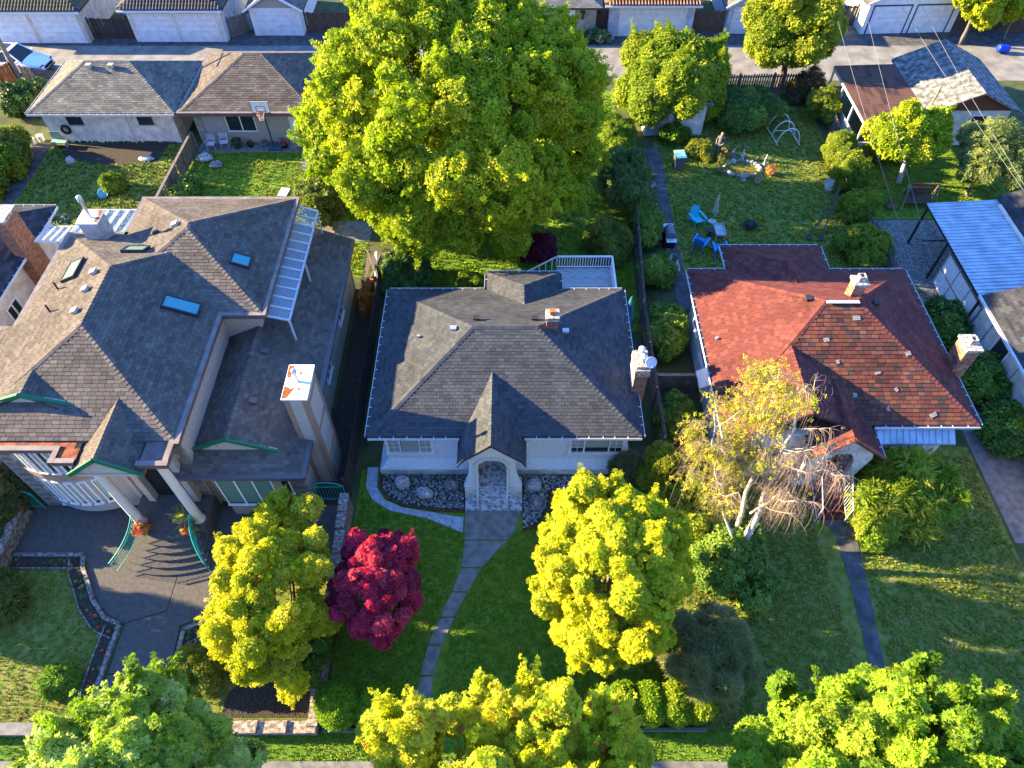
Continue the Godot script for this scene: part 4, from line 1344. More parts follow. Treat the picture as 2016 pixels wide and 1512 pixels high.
	skylight(t, V.call(-18.2, eave + 1.8 * .44, -21.9), nl, Vector3(0, 0, 1), 1.1, .7, M.dark_metal, M.sky_glass_green)
	skylight(t, V.call(-15.9, eave + 2.2 * .44, -22.95), plane_n(A.back), Vector3(1, 0, 0), .9, .6, M.dark_metal, M.sky_glass_green)
	for q in [[-16.75, -21.1], [-16.7, -20.1], [-16.65, -18.9]]: vent_box(t, V.call(q[0], eave + (q[0] + 20) * .44, q[1]), Vector3(.34, .12, .28), mat("vent_grey", Color(.4, .37, .34), .7), nl)
	vent_box(t, V.call(-14.5, eave + 2.9 * .42, -24.3), Vector3(.34, .12, .28), M.vent_grey, plane_n(B.left))
	vent_box(t, V.call(-15.5, eave + 1.9 * .42, -24.3), Vector3(.25, .1, .2), M.dark_metal, plane_n(B.left))
	for q in [[-10.45, -19.5], [-10.35, -16.9]]: vent_box(t, V.call(q[0], ey - (q[0] - ex) * .425, q[1]), Vector3(.34, .12, .3), M.brown_metal, plane_n(E1[0]))
	for q in [[-18.6, -21.0, 1.4], [-18.3, -19.6, 1.7]]: pipe(t, "vent_pipe", V.call(q[0], eave + q[2] * .44 - .1, q[1]), .5, .04, M.dark_metal)
	# glass canopy along the rear-right side
	var y0 := 5.34; var y1 := 5.02
	var cn := 12
	for i in cn:
		var za := -27.75 + i * .6; var zb := za + .6
		var gp := MB.new()
		gp.poly([V.call(-10.35, y0, za + .03), V.call(-10.35, y0, zb - .03), V.call(-9.45, y1, zb - .03), V.call(-9.45, y1, za + .03)])
		part(t, "canopy_pane", gp, M.canopy_glass)
	for i in cn + 1:
		var z := -27.75 + i * .6
		var bm := MB.new(); bm.beam(V.call(-10.4, y0 + .03, z), V.call(-9.36, y1 + .03, z), .06, .08)
		part(t, "canopy_beam", bm, M.white_metal)
	var ce := MB.new(); ce.beam(V.call(-9.4, y1 - .03, -27.8), V.call(-9.4, y1 - .03, -20.5), .07, .1)
	for z in [-27.6, -24.2, -20.6]: ce.beam(V.call(-9.4, 3.7, z), V.call(-9.4, y1 - .06, z), .07, .07)
	part(t, "canopy_frame", ce, M.white_metal)
	# glazed lean-to roofs at the rear left
	for q in [[-20.6, -18.1, -28.0, -25.95, 4.9], [-22.1, -20.3, -26.8, -25.4, 4.86]]:
		for i in 5:
			var xa: float = lerpf(q[0], q[1], i / 5.0); var xb: float = lerpf(q[0], q[1], (i + 1) / 5.0)
			var gp := MB.new()
			gp.poly([V.call(xa + .03, q[4], q[2]), V.call(xa + .03, q[4] + .25, q[3]), V.call(xb - .03, q[4] + .25, q[3]), V.call(xb - .03, q[4], q[2])])
			part(t, "sunroom_pane", gp, M.canopy_glass)
			var bm := MB.new(); bm.beam(V.call(xa, q[4] + .04, q[2]), V.call(xa, q[4] + .29, q[3]), .07, .08)
			part(t, "sunroom_beam", bm, M.white_metal)
		var fr := MB.new()
		fr.beam(V.call(q[0], q[4], q[2]), V.call(q[1], q[4], q[2]), .08, .1)
		for x in [q[0] + .1, q[1] - .1]: fr.beam(V.call(x, 0, q[2] + .1), V.call(x, q[4] - .06, q[2] + .1), .09, .09)
		fr.span(q[0] + 15, q[1] + 15, 2.5, 2.62, q[2] + 20.1, q[3] + 20)
		part(t, "sunroom_frame", fr, M.white_metal)
	for z in [-24.2, -20.6, -17.9]: window(t, face(-8.45 + 15, 1.3, z + 20, PI / 2), .9, 1.1, [1, 1], M.white_paint, M.glass, {"t": .07})
	window(t, face(-10.75 + 15, 3.9, -23.5 + 20, PI / 2), 1.6, 1.3, [1, 1], M.white_paint, M.glass, {"t": .07})

func brick_faces_low(par: Node3D, x0: float, x1: float, z: float) -> void:
	var core := MB.new(); core.span(x0, x1, 0, .9, z - .5, z)
	var p := part(par, "bay_foot", core, M.mortar)
	var b := MB.new()
	for r in 11:
		var s := x0 - .1 * (r % 2)
		while s < x1:
			b.col = jit(Color(.42, .36, .28), .14)
			b.span(maxf(s, x0), minf(s + .2, x1), r * .08 + .01, r * .08 + .078, z, z + .01)
			s += .215
	part(p, "bricks", b, M.brick).set_meta("kind", "stuff")

# ---------------------------------------------------------------- bungalow with the worn red roof
const RED := [Color(.165, .054, .046), Color(.145, .047, .041), Color(.185, .064, .052), Color(.15, .05, .044)]
const WORN := [Color(.17, .06, .042), Color(.2, .075, .045), Color(.11, .06, .048), Color(.08, .052, .045), Color(.2, .085, .055), Color(.13, .05, .04), Color(.16, .055, .042)]

func red_house() -> void:
	var t := thing("red_roof_bungalow", "white stucco bungalow with worn red shingle roof and two brick chimneys", "house", Vector3(13.5, 0, -20.5))
	var V := func(x, y, z): return Vector3(x - 13.5, y, z + 20.5)
	walls(t, 8.95 - 13.5, 18.4 - 13.5, -24.9 + 20.5, -16.75 + 20.5, 0, 3.36, M.white_stucco)
	walls(t, 10.8 - 13.5, 14.8 - 13.5, -26.6 + 20.5, -24.95 + 20.5, 0, 3.3, M.white_stucco, "rear_wall")
	walls(t, 8.98 - 13.5, 12.0 - 13.5, -16.7 + 20.5, -15.95 + 20.5, 0, 3.34, M.white_stucco, "front_wall")
	var h := hip_planes(8.5 - 13.5, 18.85 - 13.5, -25.4 + 20.5, -16.35 + 20.5, 3.4, .56)
	var sp := {"e": .18, "w": .3, "th": .02, "cols": RED, "jit": .12, "gap": .014, "rag": .6}
	var spw := {"e": .17, "w": .28, "th": .026, "cols": WORN, "jit": .16, "gap": .02, "rag": .6}
	var rid := []
	for e in h.hips: rid.append([e[0], e[1], plane_n(h[e[2]]), plane_n(h[e[3]])])
	roof(t, [h.front], [], spw, M.shingle, M.dark_deck, 0, 300, "front_roof")
	var rr := [h.right, h.back, h.left]
	var hb := hip_planes(10.4 - 13.5, 15.2 - 13.5, -27.1 + 20.5, -19.6 + 20.5, 3.42, .5)
	rr += [hb.right, hb.back, hb.left]
	for e in [hb.hips[2], hb.hips[3], hb.hips[4]]: rid.append([e[0], e[1], plane_n(hb[e[2]]), plane_n(hb[e[3]])])
	# wing towards the street, clipped front, and the porch gable tucked against it
	var wx := 11.45; var wy := 5.02
	var W := [[V.call(14.45, 3.4, -15.9), V.call(14.45, 3.4, -19.5), V.call(wx, wy, -19.5), V.call(wx, wy, -15.75)], [V.call(8.48, 3.42, -19.5), V.call(8.48, 3.42, -15.5), V.call(wx, wy, -15.75), V.call(wx, wy, -19.5)]]
	rr += W
	rid.append([V.call(wx, wy, -15.75), V.call(wx, wy, -19.0), plane_n(W[0]), plane_n(W[1])])
	var px := 13.08; var py := 4.35
	var PP := [[V.call(14.58, 3.2, -14.95), V.call(14.58, 3.2, -16.4), V.call(px, py, -18.0), V.call(px, py, -15.0)], [V.call(11.78, 3.25, -16.4), V.call(11.78, 3.25, -14.95), V.call(px, py, -15.0), V.call(px, py, -18.0)]]
	rr += PP
	rid.append([V.call(px, py, -15.0), V.call(px, py, -16.6), plane_n(PP[0]), plane_n(PP[1])])
	sp.rims = true
	roof(t, rr, rid, sp, M.shingle, M.dark_deck, 2, 300)
	var rag := MB.new()
	for s in [[11.75, 3.25], [14.6, 3.2]]:
		var n := 9
		for i in n:
			var a: Vector3 = V.call(s[0], s[1], -14.93).lerp(V.call(px, py, -14.98), float(i) / n)
			var b: Vector3 = V.call(s[0], s[1], -14.93).lerp(V.call(px, py, -14.98), (i + .93) / n)
			rag.col = jit(Color(.34, .1, .05), .2)
			rag.beam(a + Vector3(0, .03 + rng.randf() * .02, 0), b + Vector3(0, .03, 0), .14 + rng.randf() * .05, .06)
	part(t, "porch_rake", rag, M.shingle)
	for g in [[V.call(14.6, 3.4, -16.35), V.call(18.85, 3.4, -16.35), Vector3.BACK], [V.call(18.85, 3.4, -25.4), V.call(18.85, 3.4, -20.1), Vector3.RIGHT], [V.call(18.85, 3.4, -18.8), V.call(18.85, 3.4, -16.35), Vector3.RIGHT], [V.call(8.5, 3.4, -25.4), V.call(8.5, 3.4, -15.6), Vector3.LEFT], [V.call(8.5, 3.4, -25.4), V.call(10.3, 3.4, -25.4), Vector3.FORWARD], [V.call(15.3, 3.4, -25.4), V.call(18.85, 3.4, -25.4), Vector3.FORWARD], [V.call(10.4, 3.42, -27.1), V.call(15.2, 3.42, -27.1), Vector3.FORWARD], [V.call(10.4, 3.42, -27.1), V.call(10.4, 3.42, -25.6), Vector3.LEFT], [V.call(15.2, 3.42, -27.1), V.call(15.2, 3.42, -25.6), Vector3.RIGHT], [V.call(14.58, 3.2, -16.4), V.call(14.58, 3.2, -14.95), Vector3.RIGHT]]:
		gutter(t, g[0], g[1], g[2], M.dark_gutter, M.white_metal)
	# loose patches and lost tabs
	var pa := MB.new()
	for q in [[15.2, -16.9], [17.0, -16.7], [13.3, -18.6], [14.9, -18.2], [12.9, -19.4], [14.2, -20.2], [16.2, -18.9], [15.6, -17.6], [13.9, -17.4]]:
		var nn := plane_n(h.front)
		var y: float = 3.4 + (-16.35 - q[1]) * .56
		pa.box(V.call(q[0], y, q[1]) + nn * .036, Vector3(rng.randf_range(.12, .3), .012, rng.randf_range(.1, .22)), Basis(Quaternion(Vector3.UP, nn)) * Basis(Vector3.UP, rng.randf() * .6))
	part(t, "loose_patch", pa, mat("bare_felt", Color(.42, .4, .38), .95, {"tex": TX.patch2, "scale": 2.0})).set_meta("kind", "stuff")
	var fl := MB.new()
	fl.beam(V.call(13.0, 5.95, -20.75), V.call(14.35, 5.95, -20.75), .16, .03)
	part(t, "ridge_flashing", fl, M.white_metal)
	for q in [[12.45, -21.2, .3], [8.95, -20.7, .12], [15.4, -21.2, .28]]:
		var x: float = q[0]
		var y := minf(minf(3.4 + (x - 8.5) * .56, 3.4 + (18.85 - x) * .56), 3.4 + (q[1] + 25.4) * .56)
		vent_box(t, V.call(x, y, q[1]), Vector3(q[2], .12, q[2]), M.dark_metal if q[2] > .2 else M.galv)
	var bc := [Color(.34, .13, .075), Color(.4, .18, .11), Color(.28, .1, .06), Color(.45, .26, .18)]
	brick_faces(t, 14.2 - 13.5, 14.68 - 13.5, 5.2, 6.3, -21.75 + 20.5, -21.3 + 20.5, bc, M.brick, M.mortar)
	brick_faces(t, 18.72 - 13.5, 19.28 - 13.5, 0, 4.75, -19.85 + 20.5, -19.05 + 20.5, bc, M.brick, M.mortar)
	for q in [[14.12, 14.76, 6.31, -21.83, -21.22], [18.66, 19.34, 4.76, -19.91, -18.99]]:
		var c := MB.new()
		c.span(q[0] - 13.5, q[1] - 13.5, q[2], q[2] + .13, q[3] + 20.5, q[4] + 20.5)
		var cp := part(t, "chimney_cap", c, M.cement)
		var f := MB.new()
		var mx: float = (q[0] + q[1]) / 2 - 13.5; var mz: float = (q[3] + q[4]) / 2 + 20.5
		for s in [-1, 1]:
			f.span(mx + s * .1, mx + s * .14, q[2] + .13, q[2] + .4, mz - .14, mz + .14)
			f.span(mx - .1, mx + .1, q[2] + .13, q[2] + .4, mz + s * .1, mz + s * .14)
		part(cp, "flue", f, M.cement)
	# porch: pointed opening, deep red steps, pipe rails
	var aw := MB.new()
	aw.slab(P2([11.95 - 13.5, .6, 11.95 - 13.5, 3.2, 13.08 - 13.5, 4.2, 14.35 - 13.5, 3.15, 14.5 - 13.5, 2.6, 14.1 - 13.5, .6, 13.85 - 13.5, .6, 13.85 - 13.5, 2.4, 13.55 - 13.5, 2.95, 12.95 - 13.5, 2.95, 12.65 - 13.5, 2.4, 12.65 - 13.5, .6]), -15.45 + 20.5, -15.25 + 20.5)
	part(t, "porch_arch", aw, M.white_stucco)
	var sd := MB.new()
	sd.span(12.0 - 13.5, 12.14 - 13.5, 0, 3.2, -16.7 + 20.5, -15.46 + 20.5)
	sd.span(14.12 - 13.5, 14.26 - 13.5, 0, 3.1, -16.7 + 20.5, -15.46 + 20.5)
	part(t, "porch_side_wall", sd, M.white_stucco)
	var rs := mat("red_step", Color(.13, .03, .028), .7, {"tex": TX.patch2, "scale": .8})
	for k in 7:
		var b := MB.new()
		b.span(12.72 - 13.5, 13.82 - 13.5, 0, .16 + k * .17, -15.46 + 20.5 if k < 6 else -16.7 + 20.5, -13.85 - k * .22 + 20.5)
		part(t, "step", b, rs)
	var dr := MB.new(); dr.span(12.85 - 13.5, 13.7 - 13.5, 1.2, 3.1, -16.74 + 20.5, -16.7 + 20.5)
	part(t, "door", dr, M.black)
	for x in [12.66, 13.9]:
		var r := MB.new()
		r.tube([V.call(x, 2.05, -15.2), V.call(x, 1.05, -13.8)], [.025], 6)
		r.tube([V.call(x, .75, -15.2), V.call(x, .28, -13.8)], [.02], 6)
		r.tube([V.call(x, 0, -13.8), V.call(x, 1.06, -13.8)], [.028], 6)
		r.tube([V.call(x, .5, -15.2), V.call(x, 2.06, -15.2)], [.028], 6)
		var rp := part(t, "handrail", r, M.white_metal)
		for i in (range(1, 11) if x > 13 else []):
			var f: float = i / 11.0
			var b := MB.new()
			b.tube([V.call(x, lerpf(.75, .28, f), lerpf(-15.2, -13.8, f)), V.call(x, lerpf(2.05, 1.05, f), lerpf(-15.2, -13.8, f))], [.012], 5)
			part(rp, "baluster", b, M.white_metal)
	# striped metal awning over the front window
	for i in 12:
		var x := 14.95 + i * .265
		var b := MB.new()
		b.poly([V.call(x, 3.12, -16.72), V.call(x, 2.62, -15.95), V.call(x + .25, 2.62, -15.95), V.call(x + .25, 3.12, -16.72)])
		b.beam(V.call(x, 3.13, -16.72), V.call(x, 2.64, -15.95), .03, .035)
		b.beam(V.call(x + .125, 2.58, -15.95), V.call(x + .126, 2.64, -15.95), .02, .02)
		b.quad(V.call(x, 2.52, -15.95), V.call(x + .25, 2.52, -15.95), V.call(x + .25, 2.62, -15.95), V.call(x, 2.62, -15.95))
		part(t, "awning_strip", b, M.metal_blue)
	window(t, face(16.5 - 13.5, 1.3, -16.75 + 20.5), 2.2, 1.2, [.5, 1, .5], M.white_paint, M.glass)
	window(t, face(10.4 - 13.5, 1.3, -15.95 + 20.5), 1.6, 1.2, [1, 1], M.white_paint, M.glass)
	for z in [-23.4, -21.3, -18.6]: window(t, face(8.95 - 13.5, 1.4, z + 20.5, -PI / 2), .9, 1.1, [1], M.white_paint, M.glass)
	var hood := MB.new()
	hood.poly([V.call(8.93, 2.5, -20.2), V.call(8.93, 2.5, -19.2), V.call(8.3, 2.1, -19.2), V.call(8.3, 2.1, -20.2)])
	hood.quad(V.call(8.3, 2.0, -20.2), V.call(8.3, 2.0, -19.2), V.call(8.3, 2.1, -19.2), V.call(8.3, 2.1, -20.2))
	part(t, "window_hood", hood, M.white_metal)

# ---------------------------------------------------------------- neighbours at the picture's sides
func right_house() -> void:
	var t := thing("white_bungalow", "white stucco house with dark roof beside the ribbed metal patio cover", "house", Vector3(26, 0, -20))
	var V := func(x, y, z): return Vector3(x - 26, y, z + 20)
	walls(t, 22.75 - 26, 31.5 - 26, -24.0 + 20, -10.0 + 20, 0, 2.95, M.white_stucco)
	walls(t, 26.0 - 26, 31.5 - 26, -31.0 + 20, -24.05 + 20, 0, 2.95, M.white_stucco)
	var sp := {"e": .17, "w": .34, "th": .018, "cols": [Color(.06, .062, .07), Color(.08, .08, .088), Color(.05, .05, .056)], "jit": .14, "gap": .012}
	var pl := [[V.call(22.3, 3.0, -9.6), V.call(22.3, 3.0, -24.1), V.call(27, 4.6, -24.1), V.call(27, 4.6, -9.6)], [V.call(26.2, 3.05, -24.2), V.call(26.2, 3.05, -31.6), V.call(29, 4.0, -31.6), V.call(29, 4.0, -24.2)], [V.call(32, 3.0, -31.6), V.call(32, 3.0, -9.6), V.call(27, 4.6, -9.6), V.call(29, 4.0, -31.6)]]
	pl[0] = [pl[0][1], pl[0][0], pl[0][3], pl[0][2]]
	pl[1] = [pl[1][1], pl[1][0], pl[1][3], pl[1][2]]
	pl[2] = [pl[2][1], pl[2][0], pl[2][3], pl[2][2]]
	roof(t, pl, [], sp, M.shingle, M.dark_deck)
	gutter(t, V.call(22.3, 3.0, -24.1), V.call(22.3, 3.0, -9.6), Vector3.LEFT, M.white_metal, M.white_metal, false)
	for z in [-21.6]: window(t, face(22.75 - 26, 1.1, z + 20, -PI / 2), .9, 1.2, [1], M.white_paint, M.glass)
	for z in [-20.2, -22.9]:
		var b := MB.new(); b.beam(V.call(22.74, .2, z), V.call(22.74, 2.9, z), .02, .05)
		part(t, "wall_joint", b, M.quoin)
	# enclosed porch of white panels
	var e := thing("porch_enclosure", "white panel porch wall with brown frame bars under the patio cover", "wall", Vector3(23, 0, -26))
	for i in 3:
		for j in 2:
			var b := MB.new()
			b.span(-.24, -.16, .08 + j * 1.0, 1.02 + j * 1.0, -2.0 + i * 1.3, -.76 + i * 1.3)
			part(e, "panel", b, M.white_paint)
	for y in [1.05, 2.1]:
		var b := MB.new(); b.span(-.26, -.15, y - .03, y + .03, -2.05, 1.9)
		part(e, "rail", b, M.brown_band)
	for z in [-2.05, -.73, .57, 1.88]:
		var b := MB.new(); b.span(-.27, -.14, 0, 2.6, z - .03, z + .03)
		part(e, "post", b, M.wood_white)
	var pc := thing("patio_cover", "ribbed pale blue metal patio cover on dark posts", "canopy", Vector3(24.3, 0, -28))
	var n := 30
	for i in n:
		var z := -3.45 + i * (7.3 / n)
		var w := 7.3 / n
		var b := MB.new()
		b.quad(Vector3(-1.8, 2.62, z + w), Vector3(1.9, 2.85, z + w), Vector3(1.9, 2.85, z + .03), Vector3(-1.8, 2.62, z + .03))
		b.beam(Vector3(-1.8, 2.635, z + .02), Vector3(1.9, 2.865, z + .02), .05, .05)
		part(pc, "panel", b, M.metal_blue)
	for z in [-3.3, -.4, 3.7]:
		var b := MB.new(); b.span(-1.78, -1.68, 0, 2.55, z - .05, z + .05)
		part(pc, "post", b, M.dark_metal)
	var hb := MB.new(); hb.span(-1.8, -1.68, 2.48, 2.6, -3.5, 3.85)
	hb.span(-1.66, 0.4, .95, 1.02, -2.4, -2.33)
	part(pc, "beam", hb, M.dark_metal)

func far_left_house() -> void:
	var t := thing("cream_house", "cream stucco house with dark roof and tall brick chimney, cut by the picture's edge", "house", Vector3(-26, 0, -22))
	t.set_meta("label", "cream stucco house with dark roof and brick chimney beside the glazed lean-to")
	var V := func(x, y, z): return Vector3(x + 26, y, z + 22)
	walls(t, -31 + 26, -22.65 + 26, -27.8 + 22, -15.6 + 22, 0, 4.9, M.white_stucco)
	var sp := {"e": .17, "w": .34, "th": .018, "cols": [Color(.06, .062, .07), Color(.08, .08, .088), Color(.05, .05, .056)], "jit": .14, "gap": .012}
	var h := hip_planes(-31.5 + 26, -22.3 + 26, -28.2 + 22, -15.2 + 22, 5.0, .45)
	roof(t, [h.front, h.right, h.back, h.left], [], sp, M.shingle, M.dark_deck)
	gutter(t, V.call(-22.3, 5, -28.2), V.call(-22.3, 5, -15.2), Vector3.RIGHT, M.dark_gutter, M.white_metal)
	gutter(t, V.call(-26, 5, -28.2), V.call(-22.3, 5, -28.2), Vector3.FORWARD, M.dark_gutter, M.white_metal)
	brick_faces(t, -22.62 + 26, -22.1 + 26, 0, 6.9, -25.6 + 22, -24.5 + 22, [Color(.36, .15, .08), Color(.42, .2, .11), Color(.3, .12, .07)], M.brick, M.mortar)
	var c := MB.new(); c.span(-22.68 + 26, -22.04 + 26, 6.91, 7.05, -25.66 + 22, -24.44 + 22)
	part(t, "chimney_cap", c, M.cement)
	for z in [-22.6, -20.0]: window(t, face(-22.65 + 26, 2.9, z + 22, PI / 2), .8, 1.0, [1, 1], M.white_paint, M.glass)

# ---------------------------------------------------------------- garages in the yards
func yard_garages() -> void:
	var t := thing("hip_roof_garage", "cream stucco garage with grey-green hip roof and two square roof vents", "garage", Vector3(-25.6, 0, -43.7))
	var V := func(x, y, z): return Vector3(x + 25.6, y, z + 43.7)
	walls(t, -29.9 + 25.6, -21.6 + 25.6, -46.4 + 43.7, -41.2 + 43.7, 0, 2.45, M.white_stucco)
	var sp := {"e": .15, "w": .33, "th": .016, "cols": [Color(.2, .19, .155), Color(.17, .16, .13), Color(.225, .21, .175), Color(.15, .145, .12)], "jit": .13, "gap": .012}
	var h := hip_planes(-30.2 + 25.6, -21.0 + 25.6, -46.9 + 43.7, -40.5 + 43.7, 2.5, .53)
	var rid := []
	for e in h.hips: rid.append([e[0], e[1], plane_n(h[e[2]]), plane_n(h[e[3]])])
	roof(t, [h.front, h.right, h.back, h.left], rid, sp, M.shingle, M.dark_deck)
	for g in [[V.call(-30.2, 2.5, -40.5), V.call(-21, 2.5, -40.5), Vector3.BACK], [V.call(-30.2, 2.5, -46.9), V.call(-21, 2.5, -46.9), Vector3.FORWARD], [V.call(-30.2, 2.5, -46.9), V.call(-30.2, 2.5, -40.5), Vector3.LEFT], [V.call(-21, 2.5, -46.9), V.call(-21, 2.5, -40.5), Vector3.RIGHT]]: gutter(t, g[0], g[1], g[2], M.dark_gutter, M.white_metal)
	for x in [-26.6, -25.2]: vent_box(t, V.call(x, 2.5 + 2.75 * .53, -43.25), Vector3(.38, .22, .34), mat("vent_tan", Color(.42, .36, .3), .8))
	for x in [-27.9, -23.4]: window(t, face(x + 25.6, 1.3, -41.2 + 43.7), .95, .55, [1], M.galv, M.glass, {"t": .05, "d": .03})
	var dp := MB.new(); dp.tube([V.call(-24.6, 0, -41.15), V.call(-24.6, 2.3, -41.15)], [.04], 6)
	part(t, "downpipe", dp, M.white_metal)
	var ms := MB.new()
	for i in 90:
		var mx := rng.randf_range(-29.6, -22.0) + 25.6
		var mh := rng.randf_range(.04, .2)
		ms.tri(Vector3(mx - .1, 0, 2.504 + i * .0002), Vector3(mx + .1, 0, 2.504 + i * .0002), Vector3(mx + rng.randf_range(-.06, .06), mh, 2.504 + i * .0002))
	part(t, "moss_stain", ms, mat("moss", Color(.06, .07, .035), .95, {"tex": TX.patch2, "scale": 2.0})).set_meta("kind", "stuff")

	var u := thing("hip_roof_garage", "grey stucco garage with brown hip roof behind the basketball hoop", "garage", Vector3(-16.5, 0, -44.3))
	var U := func(x, y, z): return Vector3(x + 16.5, y, z + 44.3)
	walls(u, -20.2 + 16.5, -12.8 + 16.5, -47.4 + 44.3, -41.1 + 44.3, 0, 2.45, M.grey_stucco)
	var sp2 := {"e": .16, "w": .34, "th": .02, "cols": BROWN, "jit": .14, "gap": .012}
	var k := hip_planes(-20.75 + 16.5, -12.25 + 16.5, -48.0 + 44.3, -40.6 + 44.3, 2.52, .5)
	var rd := []
	for e in k.hips: rd.append([e[0], e[1], plane_n(k[e[2]]), plane_n(k[e[3]])])
	roof(u, [k.front, k.right, k.back, k.left], rd, sp2, M.shingle, M.brown_metal)
	rect_gutter(u, [Vector2(-4.3, -3.75), Vector2(4.3, -3.75), Vector2(4.3, 3.75), Vector2(-4.3, 3.75), Vector2(-4.3, -3.75)], 2.52, M.brown_metal, M.fascia_tan)
	window(u, face(-17.3 + 16.5, .95, -41.1 + 44.3), 1.75, 1.1, [1, 1], M.white_paint, M.glass, {"t": .05})
	var d := MB.new(); d.span(-14.2 + 16.5, -13.3 + 16.5, .3, 2.35, -41.1 + 44.3, -41.05 + 44.3)
	part(u, "door", d, M.white_paint)
	var ds := MB.new(); ds.span(-14.4 + 16.5, -13.1 + 16.5, 0, .3, -41.05 + 44.3, -40.3 + 44.3)
	part(u, "door_step", ds, M.concrete)
	var hd := MB.new()
	for y in [.55, 1.1, 1.65]: hd.span(-20.215 + 16.5, -19.75 + 16.5, y - .25, y + .25, -41.1 + 44.3, -41.04 + 44.3)
	part(u, "quoin", hd, M.quoin)

	var r := thing("gable_garage", "gable garage with grey rolled roofing and brown gable board", "garage", Vector3(28.7, 0, -43.6))
	walls(r, -2.6, 2.6, -2.9, 2.7, 0, 2.5, M.white_stucco)
	var rp := MB.new()
	for s in [-1, 1]:
		var q := [Vector3(s * 3.0, 2.6, 3.3), Vector3(s * 3.0, 2.6, -3.4), Vector3(0, 3.95, -3.4), Vector3(0, 3.95, 3.3)]
		if s < 0: q.reverse()
		rp.poly(q)
		var lo: Array = q.map(func(p): return p - Vector3(0, .1, 0))
		lo.reverse()
		rp.poly(lo)
	rp.beam(Vector3(-3, 2.55, 3.28), Vector3(0, 3.9, 3.28), .04, .12)
	rp.beam(Vector3(3, 2.55, 3.28), Vector3(0, 3.9, 3.28), .04, .12)
	part(r, "roof", rp, M.rolled_grey)
	var sm := MB.new()
	for i in 6:
		for s in [-1, 1]: sm.beam(Vector3(s * (.25 + i * .5), 3.965 - (.25 + i * .5) * .45, -3.4), Vector3(s * (.25 + i * .5), 3.965 - (.25 + i * .5) * .45, 3.3), .03, .012)
	part(r, "roof_seam", sm, M.rolled_grey)
	var gb := MB.new(); gb.slab([Vector2(-2.6, 2.5), Vector2(2.6, 2.5), Vector2(0, 3.75)], 2.72, 2.78)
	part(r, "gable_board", gb, mat("gable_brown", Color(.17, .055, .03), .85))
	for x in [-1.4, .9]: window(r, face(x, .7, 2.7), 1.1, 1.4, [1], M.white_paint, M.glass)
	var c := thing("carport", "carport with brown corrugated roof on white posts beside the grey gable garage", "carport", Vector3(23.7, 0, -43))
	var n := 34
	for i in n:
		var z := -3.3 + i * 6.7 / n
		var b := MB.new()
		var w := 6.7 / n
		b.quad(Vector3(-2.05, 2.5, z + w * .55), Vector3(2.0, 2.62, z + w * .55), Vector3(2.0, 2.62, z), Vector3(-2.05, 2.5, z))
		b.quad(Vector3(-2.05, 2.46, z + w), Vector3(2.0, 2.58, z + w), Vector3(2.0, 2.62, z + w * .55), Vector3(-2.05, 2.5, z + w * .55))
		part(c, "roof_sheet", b, M.corrug_brown)
	for q in [[-1.95, -3.2], [-1.95, -1.0], [-1.95, 1.2], [-1.95, 3.3], [1.7, 3.3]]:
		var b := MB.new(); b.span(q[0] - .06, q[0] + .06, 0, 2.44, q[1] - .06, q[1] + .06)
		part(c, "post", b, M.white_paint)
	var bb := MB.new(); bb.span(-2.05, -1.9, 2.3, 2.44, -3.3, 3.4); bb.span(-1.9, 1.9, 2.3, 2.44, 3.25, 3.4); bb.span(-1.9, 1.7, .9, 1.0, 3.25, 3.35)
	part(c, "beam", bb, M.white_paint)
	var cw := MB.new(); cw.span(-1.9, 1.8, 0, .95, 3.2, 3.3); cw.span(-1.99, -1.91, 0, 1.1, -3.2, 3.2)
	part(c, "low_wall", cw, M.white_stucco)

	var s := thing("vine_covered_shed", "low white shed buried under a mound of bright green vine", "shed", Vector3(10.3, 0, -44.8))
	walls(s, -1.6, 2.2, -3.4, 2.8, 0, 2.2, M.white_stucco)
	var sr := MB.new(); sr.span(-1.9, 2.5, 2.2, 2.35, -3.7, 3.0)
	part(s, "roof", sr, M.rolled_grey)
	var sd := MB.new(); sd.span(-1.45, -.75, .05, 2.0, 2.8, 2.86)
	part(s, "door", sd, M.wood_white)
	var sc := MB.new()
	for i in 4: sc.span(-1.45 + i * .18, -1.44 + i * .18, .05, 2.0, 2.86, 2.866)
	part(s, "door_groove", sc, M.dark_metal)
	crown(s, Vector3(.3, 2.1, -.1), Vector3(3.4, 2.4, 4.9), 11000, sprig("lf8", 8, .16, .11, 0, 1.0, .5), M.leaf, [Color(.3, .37, .02), Color(.38, .43, .025), Color(.2, .29, .02)], {"lobes": 30, "lr": .32, "low": -.2, "shoots": 80, "floor": .4})

# ---------------------------------------------------------------- garages across the lane
func tile_roof(par: Node3D, planes: Array, col: Color, dm: Material) -> void:
	var deck := MB.new()
	for p in planes:
		deck.poly(p)
		var lo: Array = p.map(func(q): return q - Vector3(0, .12, 0)); lo.reverse()
		deck.poly(lo)
		deck.quad(p[0] - Vector3(0, .12, 0), p[1] - Vector3(0, .12, 0), p[1], p[0])
	var r := part(par, "roof", deck, dm)
	var b := MB.new()
	for p in planes:
		var nn := plane_n(p)
		var u: Vector3 = (p[1] - p[0]).normalized()
		var w := nn.cross(u)
		var poly := PackedVector2Array()
		var hi := Vector2.ZERO
		for q in p:
			var c := Vector2((q - p[0]).dot(u), (q - p[0]).dot(w))
			poly.append(c); hi = hi.max(c)
		var s := .12
		while s < hi.x:
			var t := .0
			while t < hi.y:
				if Geometry2D.is_point_in_polygon(Vector2(s, t + .18), poly):
					b.col = jit(col, .16)
					var a: Vector3 = p[0] + u * s + w * t
					b.tube([a + nn * .06, a + w * .35 + nn * .03], [.085, .075], 6, true)
				t += .34
			s += .24
	part(r, "tiles", b, M.brick).set_meta("kind", "stuff")

